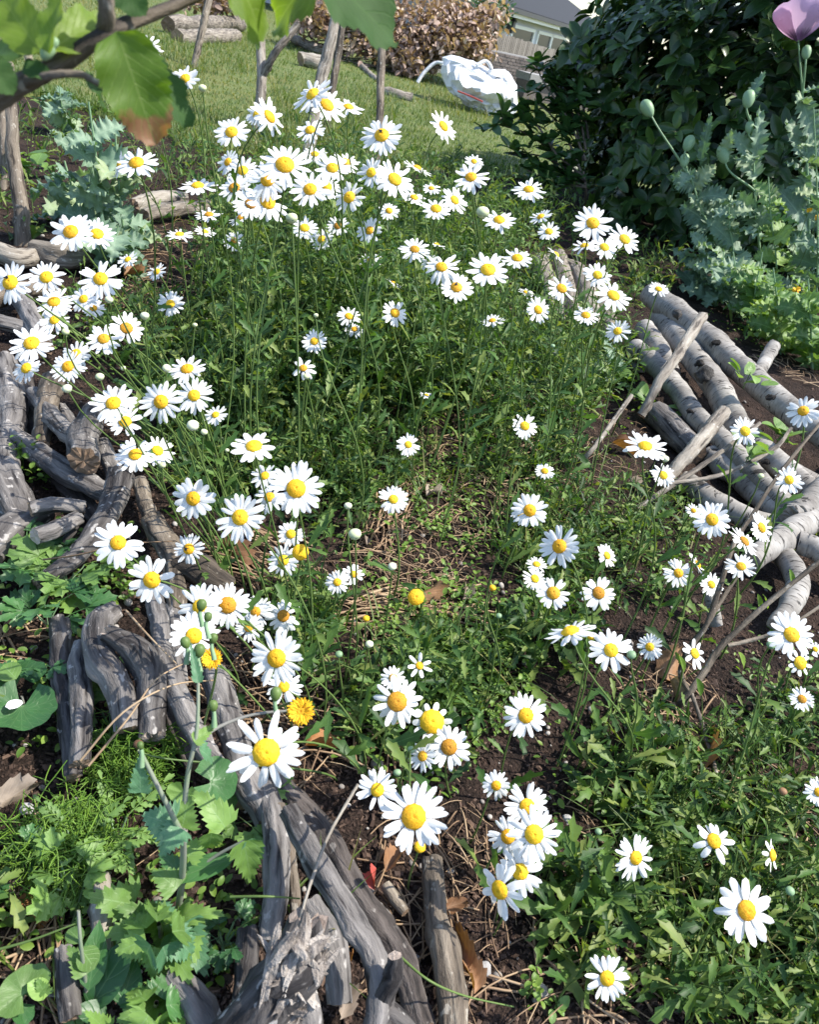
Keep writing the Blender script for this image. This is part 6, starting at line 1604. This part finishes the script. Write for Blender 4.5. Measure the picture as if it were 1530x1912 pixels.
# little seedlings with small oval leaves
SG = 'small seedlings with light green leaves'
for lab, bs_, n, sz, h in (('yellow-green seedlings in the gap beside the left trunk', (45, 890), 46, 15, .09), ('small bright seedling by the frayed branch at left edge', (85, 910), 40, 14, .06), ('green seedling cushion under the open daisy at left', (225, 1120), 34, 16, .06),
                       ('bright seedling between the narrow-necked and the hooked branch', (178, 1300), 30, 15, .06), ('yellow-green seedling at the left row, under the lobed leaves', (90, 1300), 26, 15, .06), ('tiny green rosette on the soil at the bottom, right of the brown branch', (985, 1862), 22, 17, .03),
                       ('small green rosette at the bottom edge by the lowest daisy', (1035, 1885), 9, 26, .02), ('clover-like seedling left of the crossing sticks', (1195, 760), 12, 30, .05), ('clover leaves before the curved birch log', (1230, 790), 6, 40, .05), ('leafy green sprig lying across the whitest birch log', (1390, 722), 9, 34, .2),
                       ('green weed sprouting between the lower birch logs', (1450, 830), 10, 38, .12), ('small green weed by the low birch stub', (1385, 880), 10, 34, .1), ('round green seedling left of the foot of the birch stack', (1160, 720), 14, 36, .05),
                       ('bright green plant beside the left sapling trunk', (55, 330), 8, 46, .12)):
    on_log = h >= .12 and 'sapling' not in lab
    b = G(bs_[0], bs_[1], .2) if 'whitest' in lab else G(bs_[0], bs_[1], .1) if on_log or 'birch stub' in lab else G(*bs_)
    if on_log: h = .05
    root = thing('seedling', lab, 'weed', b, SG); dp = dep_of(b); o = np.array(root.location)
    link('stem', to_mesh('stem', tube1(np.array([b - UP * .005, b + UP * h * .5, b + UP * h]), np.full(3, .0016), 5), M['stem'], origin=o), root, at(o))
    for q in range(n):
        p = b + UP * rng.uniform(.2, 1) * h + np.array([*rng.normal(0, sz * 1.0 * dp / F * (1 if n > 14 else .35), 2), 0]); a = q * 2.4
        L = sz * dp / F * rng.uniform(.7, 1.2); y = nrm([math.cos(a), math.sin(a), rng.uniform(.1, .9)])
        leaf_obj('leaf', root, 'oval', q, 'cress' if n > 14 else 'thistle', p, p + y * L, L * .62, UP + rng.normal(0, .3, 3))

# ------------------------------------------------------------------ foliage of the bed: nobody could count it
fs, fl_ = [], Batch()          # stems and leaves of the daisy shoots
flp, frs = Batch(), Batch()
def grow(px, py, h, lean=.25, lsz=(.03, .06), dens=42, stemr=.0014):
    """upright leafy shoots on ground pixels"""
    n = len(px)
    r = np.stack([(px - CX) / F, -(py - CY) / F, -np.ones(n)], -1) @ MN.T
    b = CAM + r * ((0 - CAMH) / np.minimum(r[:, 2], -.02))[:, None]
    b[:, 2] = gz(b[:, 0], b[:, 1])
    ld = np.stack([rng.normal(.06, lean, n), rng.normal(-.05, lean, n), np.ones(n)], -1)
    top = b + ld * h[:, None]; mid = b + np.stack([ld[:, 0] * .2, ld[:, 1] * .2, .55 * ld[:, 2]], -1) * h[:, None]
    t = np.linspace(0, 1, 6)[None, :, None]
    C = (1 - t) ** 2 * b[:, None] + 2 * t * (1 - t) * mid[:, None] + t ** 2 * top[:, None]
    fs.append((C, np.linspace(1, .55, 6)[None] * stemr * np.ones((n, 1))))
    cnt = np.maximum(4, (h * dens).astype(int)); idx = np.repeat(np.arange(n), cnt); m = len(idx)
    tl = rng.uniform(.02, 1.0, m) ** 1.15; tq = tl[:, None]
    P = (1 - tq) ** 2 * b[idx] + 2 * tq * (1 - tq) * mid[idx] + tq ** 2 * top[idx]
    L = rng.uniform(*lsz, m) * (1.15 - .55 * tl)
    R = frames(rng.uniform(0, 6.28, m), rng.uniform(-.1, 1.15, m), rng.normal(0, .5, m))
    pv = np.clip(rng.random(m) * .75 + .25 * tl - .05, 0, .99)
    k_ = rng.integers(0, 4, m)
    for k in range(4):
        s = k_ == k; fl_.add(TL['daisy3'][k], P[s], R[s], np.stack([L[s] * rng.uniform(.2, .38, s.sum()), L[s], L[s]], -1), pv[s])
def patch(cx, cy, rx_, ry_, n, h0, h1, **k):
    a = rng.uniform(0, 6.28, n); q = np.sqrt(rng.random(n)); px, py = cx + rx_ * q * np.cos(a), cy + ry_ * q * np.sin(a)
    grow(px, py, rng.uniform(h0, h1, n) * (1 - .35 * q), **k)
patch(640, 700, 260, 100, 210, .30, .54, lsz=(.04, .085))
patch(600, 610, 230, 100, 130, .42, .66, lean=.14, lsz=(.04, .08))
patch(540, 770, 170, 60, 110, .15, .34, lsz=(.04, .09))
patch(780, 710, 120, 100, 110, .30, .5, lsz=(.04, .08))
patch(400, 740, 140, 90, 140, .12, .28, lsz=(.035, .075))
patch(960, 720, 160, 120, 190, .18, .40, lsz=(.035, .075))
patch(1070, 680, 110, 90, 120, .14, .30, lsz=(.035, .075))
patch(960, 850, 120, 80, 100, .08, .22, lsz=(.03, .07))
patch(430, 870, 160, 80, 130, .06, .18, lsz=(.03, .07))
patch(300, 640, 130, 70, 90, .08, .2, lsz=(.03, .07))
patch(190, 600, 110, 60, 50, .08, .18, lsz=(.03, .07))
patch(630, 870, 150, 70, 110, .08, .22, lsz=(.03, .07))
patch(620, 960, 90, 60, 50, .06, .16)
patch(1130, 980, 180, 60, 100, .05, .16)
patch(1120, 1090, 140, 70, 80, .05, .14)
patch(1010, 1020, 80, 80, 60, .06, .16)
patch(1010, 1200, 90, 70, 44, .06, .16, lsz=(.04, .08))
patch(560, 1150, 70, 70, 34, .10, .2)
patch(740, 1330, 130, 80, 60, .08, .2, lsz=(.035, .065))
patch(830, 1250, 100, 80, 40, .05, .14)
patch(1380, 1460, 200, 100, 100, .06, .16, lsz=(.025, .055))
patch(1420, 1640, 190, 130, 105, .06, .17, lsz=(.025, .06))
patch(1320, 1800, 260, 120, 75, .05, .15, lsz=(.028, .062))
patch(1480, 1850, 150, 120, 56, .06, .15, lsz=(.028, .06))
patch(1170, 1440, 110, 110, 45, .05, .14, lsz=(.035, .075))
patch(1080, 1700, 100, 90, 34, .06, .14, lsz=(.04, .085))
patch(1250, 1560, 120, 80, 50, .05, .14, lsz=(.028, .055))
patch(440, 520, 110, 90, 70, .22, .42, lsz=(.04, .08))
patch(700, 500, 260, 80, 150, .30, .55, lsz=(.05, .09), lean=.16)
patch(880, 540, 150, 90, 120, .2, .42, lsz=(.04, .08))
patch(620, 400, 240, 50, 110, .25, .5, lsz=(.06, .1), lean=.16, stemr=.002)
patch(560, 560, 200, 70, 90, .5, .74, lsz=(.035, .07), lean=.12)
patch(820, 560, 120, 70, 60, .4, .6, lsz=(.035, .07), lean=.12)
patch(880, 430, 200, 50, 90, .2, .42, lsz=(.05, .1), stemr=.002)
patch(1180, 520, 80, 60, 30, .1, .2)
patch(1500, 1350, 100, 70, 40, .05, .14)
patch(1460, 1010, 70, 40, 16, .05, .12)
patch(540, 1180, 80, 90, 30, .08, .2)
patch(800, 1330, 120, 90, 40, .05, .16, lsz=(.035, .065))
patch(1040, 410, 170, 60, 70, .12, .36, lsz=(.05, .1), stemr=.002)
patch(1170, 520, 110, 60, 60, .08, .28, lsz=(.05, .1), stemr=.002)
patch(740, 330, 230, 30, 60, .1, .3, lsz=(.05, .1), stemr=.002)
patch(330, 330, 80, 50, 26, .1, .3, lsz=(.05, .09), stemr=.002)
patch(1470, 600, 110, 60, 60, .06, .2, lsz=(.05, .1), stemr=.002)
patch(60, 400, 90, 60, 16, .06, .2, lsz=(.05, .09), stemr=.002)
patch(1680, 1450, 130, 260, 110, .06, .17, lsz=(.04, .08))
patch(1700, 1850, 150, 160, 60, .06, .16, lsz=(.04, .08))
patch(1680, 1130, 120, 120, 60, .05, .16, lsz=(.04, .08))
patch(1680, 650, 140, 90, 90, .08, .3, lsz=(.05, .1), stemr=.002)
patch(1750, 860, 140, 90, 50, .06, .2, lsz=(.04, .08))
patch(-160, 480, 130, 120, 60, .08, .24, lsz=(.05, .09))
patch(-150, 1200, 120, 300, 70, .05, .15, lsz=(.04, .08))
patch(-120, 1700, 110, 200, 60, .05, .15, lsz=(.04, .08))
patch(130, 260, 130, 60, 40, .08, .24, lsz=(.06, .1), stemr=.002)
C = np.concatenate([c for c, r in fs]); Rr = np.concatenate([r for c, r in fs])
ts_ = tubes(C, Rr, 4)
tag(link('daisy_stalks', to_mesh('daisy_stalks', ts_, M['stem'], var=np.repeat(rng.random(len(C)), 24))), 'countless thin green stalks among the daisies', kind='stuff')
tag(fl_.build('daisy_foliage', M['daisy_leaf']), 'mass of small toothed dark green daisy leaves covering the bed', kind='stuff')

# flat rosettes of small light weeds and moss-like cress between the shoots
cb = Batch()
def cress(cx, cy, rx_, ry_, n, L=(.008, .018), hz=.035):
    a = rng.uniform(0, 6.28, n); q = np.sqrt(rng.random(n)); px, py = cx + rx_ * q * np.cos(a), cy + ry_ * q * np.sin(a)
    cl = .5 + .5 * np.sin(px * .055 + 1) * np.cos(py * .07) + .4 * np.sin(px * .13) ; keep = rng.random(n) < np.clip(cl, .1, 1); px, py = px[keep], py[keep]; n = len(px)
    r = np.stack([(px - CX) / F, -(py - CY) / F, -np.ones(n)], -1) @ MN.T
    b = CAM + r * (-CAMH / np.minimum(r[:, 2], -.02))[:, None]; b[:, 2] = gz(b[:, 0], b[:, 1]) + rng.uniform(.003, hz, n)
    l_ = rng.uniform(*L, n)
    for k in range(2):
        s = np.arange(n) % 2 == k; cb.add(TL['oval3'][k], b[s], frames(rng.uniform(0, 6.28, s.sum()), rng.uniform(-.2, .9, s.sum()), rng.normal(0, .4, s.sum())), np.stack([l_[s] * .55, l_[s], l_[s]], -1))
for a in ((850, 1170, 150, 80, 2200), (870, 1290, 120, 90, 1000), (900, 940, 130, 90, 1100), (1230, 1020, 130, 90, 700), (640, 850, 180, 90, 700), (420, 830, 160, 130, 700), (960, 780, 220, 170, 900), (600, 640, 280, 160, 800), (250, 620, 180, 90, 500), (1350, 1680, 240, 240, 900), (1130, 1500, 150, 200, 400),
          (1450, 1250, 100, 70, 200), (130, 1050, 140, 120, 300), (100, 1300, 120, 140, 260), (150, 1680, 160, 160, 300), (380, 1700, 110, 160, 300), (1420, 600, 140, 80, 500), (760, 1380, 160, 120, 400), (1180, 640, 120, 80, 300), (900, 1080, 200, 120, 260), (700, 480, 300, 110, 500), (150, 280, 140, 90, 500), (60, 360, 80, 80, 160), (300, 320, 90, 60, 300), (770, 1040, 150, 110, 420), (1680, 1300, 140, 500, 1100), (1700, 800, 150, 200, 500), (-150, 1000, 130, 700, 900)):
    cress(*a)
tag(cb.build('ground_weeds', M['cress']), 'carpet of tiny light green weed leaves on the soil', kind='stuff')

# long thin grass among the flowers
gb2 = Batch()
def tuft(cx, cy, rx_, ry_, n, L=(.06, .16)):
    a = rng.uniform(0, 6.28, n); q = np.sqrt(rng.random(n)); P = np.array([G(cx + rx_ * q[i] * math.cos(a[i]), cy + ry_ * q[i] * math.sin(a[i])) for i in range(n)])
    l_ = rng.uniform(*L, n)
    for k in range(3):
        s = np.arange(n) % 3 == k; gb2.add(TL['blade'][k], P[s], frames(rng.uniform(0, 6.28, s.sum()), rng.uniform(.4, 1.3, s.sum()), 0), np.stack([np.full(s.sum(), .0032), l_[s], l_[s]], -1), rng.uniform(0, .75, s.sum()))
for a in ((560, 840, 170, 70, 300), (560, 640, 240, 110, 420), (980, 700, 150, 110, 260), (850, 860, 130, 90, 170), (980, 720, 160, 110, 160), (640, 700, 240, 120, 180), (1060, 880, 120, 70, 60), (1180, 1000, 140, 60, 80), (400, 830, 120, 90, 90), (1330, 1560, 180, 150, 200), (1400, 1780, 180, 130, 120), (1050, 1010, 160, 120, 160), (720, 900, 140, 70, 130), (860, 1250, 120, 80, 90), (700, 1250, 160, 100, 60), (60, 1780, 80, 80, 16), (600, 1700, 100, 80, 14), (470, 560, 120, 60, 70), (700, 340, 320, 30, 200), (860, 380, 140, 40, 90), (150, 240, 130, 60, 260), (330, 310, 90, 50, 160), (280, 400, 120, 60, 60)):
    tuft(*a)
tag(gb2.build('bed_grass', M['grass']), 'thin grass blades growing among the daisies', kind='stuff')

# a few long fine grass stalks lying over the logs
for lab, pts, mat in (('pale dry grass stalk arching from the large daisy over the grey branches', ((80, 1045, .1), (150, 1035, .14), (230, 1016, .17), (330, 1010, .15)), 'straw'),
                 ('long pale grass blade arching over the lower left row', ((150, 1420, .12), (230, 1330, .17), (320, 1280, .18), (400, 1270, .14)), 'straw'),
                 ('second long grass blade beside the arching one in the lower left', ((165, 1430, .12), (240, 1340, .16), (290, 1270, .18), (350, 1235, .16)), 'straw'),
                 ('bare grass stalk crossing the split stub at left', ((235, 1140, .16), (280, 1190, .18), (330, 1240, .17)), 'straw'),
                 ('green grass stalk lying along the bottom edge', ((740, 1780, .08), (800, 1830, .09), (870, 1860, .06), (960, 1880, .03)), 'stem'),
                 ('thin green blade across the upright dark log', ((430, 1675, .12), (500, 1674, .14), (560, 1678, .12)), 'stem'),
                 ('thin grass blade at the bottom left over the dry leaf', ((-10, 1775, .06), (60, 1755, .08), (140, 1725, .1)), 'stem')):
    C = spline([G(x, y, z) for x, y, z in pts], 16); o = C.mean(0)
    tag(link('grass_stalk', to_mesh('grass_stalk', tube1(C, np.linspace(.0018, .0009, 16), 5), M[mat], origin=o), None, at(o)), lab, 'grass stalk')

# ------------------------------------------------------------------ litter on the soil
sb_ = Batch()
def straw(cx, cy, rx_, ry_, n, L=(.04, .16), ang=None, spread=3.14, w=.0014):
    Cs = []
    for _ in range(n):
        a = rng.uniform(0, 6.28); q = math.sqrt(rng.random()); p = G(cx + rx_ * q * math.cos(a), cy + ry_ * q * math.sin(a)); z = float(gz(p[0], p[1]))
        t = (ang if ang is not None else 0) + rng.uniform(-spread, spread); l_ = rng.uniform(*L); d = np.array([math.cos(t), math.sin(t), 0]); m = p + d * l_ * .5 + rng.normal(0, .09, 3) * l_
        p[2] = z + rng.uniform(.002, .012); m[2] = z + rng.uniform(.006, .03); e = p + d * l_; e[2] = z + rng.uniform(.002, .014)
        Cs.append([p, m, e])
    Cs = np.array(Cs); Cf = np.stack([(1 - t) ** 2 * Cs[:, 0] + 2 * t * (1 - t) * Cs[:, 1] + t * t * Cs[:, 2] for t in np.linspace(0, 1, 5)], 1)
    rr = rng.uniform(.5, 1.5, n) * w
    sb_.addt(tubes(Cf, np.repeat(rr[:, None], 5, 1), 4), np.repeat(rng.random(n), 20))
straw(700, 1140, 130, 40, 60, (.06, .2), ang=.35, spread=.5, w=.0022); straw(770, 1010, 120, 100, 220, (.015, .07), w=.0009); straw(770, 1010, 120, 90, 50, w=.0011); straw(720, 980, 40, 60, 36, ang=1.5, spread=.4, w=.002)
straw(340, 500, 120, 90, 170, (.04, .14)); straw(300, 590, 110, 70, 90); straw(720, 1120, 180, 90, 260, (.01, .05), w=.0009); straw(850, 600, 70, 120, 80, (.05, .15)); straw(860, 850, 130, 120, 90); straw(1130, 840, 120, 80, 80, (.02, .08), w=.001); straw(800, 1700, 160, 200, 130, (.02, .09), w=.0011)
straw(1250, 1300, 110, 60, 60, (.03, .1)); straw(430, 1030, 70, 60, 60, (.05, .15), ang=-.3, spread=.6, w=.002); straw(450, 1290, 100, 60, 34, (.05, .14)); straw(1000, 1600, 120, 160, 70, (.02, .07), w=.0009); straw(60, 1760, 80, 110, 50); straw(40, 1220, 60, 40, 20); straw(1300, 1420, 60, 60, 30, (.05, .12)); straw(1350, 1600, 200, 200, 120, (.03, .1)); straw(950, 900, 150, 120, 120, (.03, .1)); straw(1100, 1850, 130, 70, 46, (.04, .12)); straw(800, 300, 80, 20, 60, (.05, .15)); straw(1460, 690, 90, 40, 60); straw(650, 1380, 120, 90, 40)
tag(sb_.build('dry_straw', M['straw']), 'pale dry straw and dead stalks lying on the soil', kind='stuff')

chip = Batch(); crumb = T([(-.5, -.5, -.5), (.5, -.45, -.5), (.55, .5, -.5), (-.45, .5, -.5), (-.3, -.35, .5), (.35, -.3, .4), (.3, .35, .5), (-.35, .3, .35)], [(3, 2, 1, 0), (4, 5, 6, 7), (0, 1, 5, 4), (1, 2, 6, 5), (2, 3, 7, 6), (3, 0, 4, 7)])
P = scatter_px(34000, -220, 1760, 330, 2000); n = len(P); P[:, 2] = gz(P[:, 0], P[:, 1]) + .002
P = P[P[:, 1] < lawn_edge(P[:, 0]) + .1]; n = len(P); L = rng.gamma(2.2, .0023, n) + .0015
chip.add(crumb, P, frames(rng.uniform(0, 6.28, n), rng.normal(0, .35, n), rng.normal(0, .5, n)), np.stack([L * rng.uniform(.25, .7, n), L, L * rng.uniform(.15, .45, n)], -1))
tag(chip.build('bark_litter', M['chip'], smooth=False), 'dark bark chips and crumbs strewn over the soil', kind='stuff')
peb = Batch(); P = scatter_px(620, -40, 1560, 420, 1940); n = len(P); P[:, 2] = gz(P[:, 0], P[:, 1]) + .002; L = rng.gamma(2, .0028, n) + .003
peb.add(egg(9, 6), P, frames(rng.uniform(0, 6.28, n), rng.normal(0, .3, n), rng.normal(0, .3, n)), np.stack([L * .5 * rng.uniform(.7, 1, n), L * .5, L * .38], -1))
tag(peb.build('pebbles', M['pebble']), 'small pale pebbles in the soil', kind='stuff')

for x, y, w, ang, mat, lab in (
    (806, 1104, 62, 60, 'dry', 'tan dry leaf on the straw patch right of the yellow button'), (872, 1108, 40, 20, 'dry_grey', 'grey dry leaf right of the tan one on the straw patch'), (1322, 1405, 92, 20, 'dry', 'big curled brown leaf under the woody stem'), (1268, 1838, 74, 100, 'dry_orange', 'orange-brown leaf in the lower right leaves'),
    (52, 1702, 88, 110, 'dry_orange', 'orange dry leaf at the left edge beside the celery-like leaves'), (28, 1482, 84, 30, 'dry_grey', 'greyish torn leaf at the left edge'), (428, 1512, 72, 60, 'dry_grey', 'bowl-shaped grey-brown leaf behind the thistle leaves'), (738, 1608, 60, 30, 'dry', 'dark brown curled leaf in the soil beside the red scrap'),
    (700, 1640, 46, -10, 'red', 'small red leaf scrap on the soil'), (600, 1392, 62, 80, 'dry_orange', 'orange-brown leaf below the shaggy yellow flower'), (432, 1036, 80, 110, 'dry', 'brown dry leaf left of the brightest daisies'), (1165, 836, 48, 120, 'dry', 'brown dry leaf beside the flat daisy by the birch stack'),
    (812, 922, 44, 40, 'dry_grey', 'pale dry leaf tip above the straw patch'), (656, 1788, 26, 10, 'dry_orange', 'small tan leaf between the long logs'), (648, 1868, 66, 10, 'dry_grey', 'pale ragged leaf piece at the bottom between the logs'), (862, 1770, 80, -20, 'dry', 'withered brown leaf hanging on the lone brown branch'),
    (850, 1690, 50, 60, 'dry', 'thin curled leaf strip across the lone brown branch'), (1052, 790, 36, 20, 'dry', 'brown leaf scrap in the soil left of the bare twig'), (1255, 1240, 80, 20, 'dry', 'brown twisted dead leaf left of the woody stem'), (1445, 560, 40, 0, 'dry', 'dry tan leaf below the poppies'), (1190, 905, 34, 90, 'dry_grey', 'cream dried leaf left of the crossing sticks'),
    (1262, 1292, 60, 170, 'dry_grey', 'grey dead leaf at the foot of the woody stem'), (880, 1820, 66, -15, 'dry', 'long dry leaf strip beside the lone brown branch'), (40, 1640, 80, 20, 'dry_grey', 'pale dry leaf under the feathery fronds at the left edge'), (250, 510, 40, 40, 'dry', 'brown leaf on the straw at upper left'), (690, 1010, 30, 10, 'dry_grey', 'small pale leaf beside the largest bud')):
    p = G(x, y, .018); dp = dep_of(p); a = rad(ang); L = w * dp / F; y_ = np.array([math.sin(a), math.cos(a), rng.uniform(-.05, .25)]); y_ = nrm(y_)
    root_mesh = lm('dry', int(rng.integers(0, 3)), mat)
    tag(link('dry_leaf', root_mesh, None, mat4(frame_from(y_, UP + rng.normal(0, .3, 3)), (L * .6, L, L * .6), p - y_ * L * .5)), lab, 'dry leaf', None)
def rock(name, lab, x, y, w, mat, sq=(1, .8, .55), seed=0):
    p = G(x, y, .01); r = w * dep_of(p) / F * .5; V = egg(12, 8, .2); U = V.V.copy(); f = fbm(U, seed, 1.4); U = U * (1 + .16 * f)[:, None] * np.array(sq) * r
    V.V = U; tag(link(name, to_mesh(name, V, M[mat], False), None, at(p + UP * r * .2)), lab, 'stone')
for i, (x, y, w, mat, lab, sq) in enumerate(((298, 1366, 62, 'stone', 'pale flat stone beside the grey branches in the left foreground', (1, .6, .35)), (905, 1810, 30, 'stone', 'small grey angular stone on the soil at the bottom', (.8, 1, .5)), (786, 1888, 24, 'pebble', 'round grey pebble at the bottom edge between the logs', (1, 1, .8)),
                                 (1010, 1850, 26, 'pebble', 'pinkish pebble at the bottom, left of the lowest daisy', (1, .9, .6)), (1060, 1530, 20, 'stone', 'white pebble on the soil right of the tight daisy cluster', (1, .9, .6)), (50, 1512, 26, 'stone', 'pale grey stone at the left edge by the torn leaf', (1, .9, .6)), (22, 1310, 32, 'pebble', 'cream petal-like flake lying on the dark round leaf', (1, 1, .15)), (1190, 690, 34, 'stone', 'dark stone under the curved birch log', (1, .8, .5)))):
    if 'flake' in lab:
        p = G(x, y, .075); tag(link('fallen_petal', lm('petal', 1, 'petal'), None, mat4(frame_from([.3, .9, 0], UP), (.018, .024, .02), p - np.array([0, .012, 0]))), 'cream fallen petal lying on the dark round leaf', 'petal')
        continue
    rock('stone', lab, x, y, w, mat, sq, i)
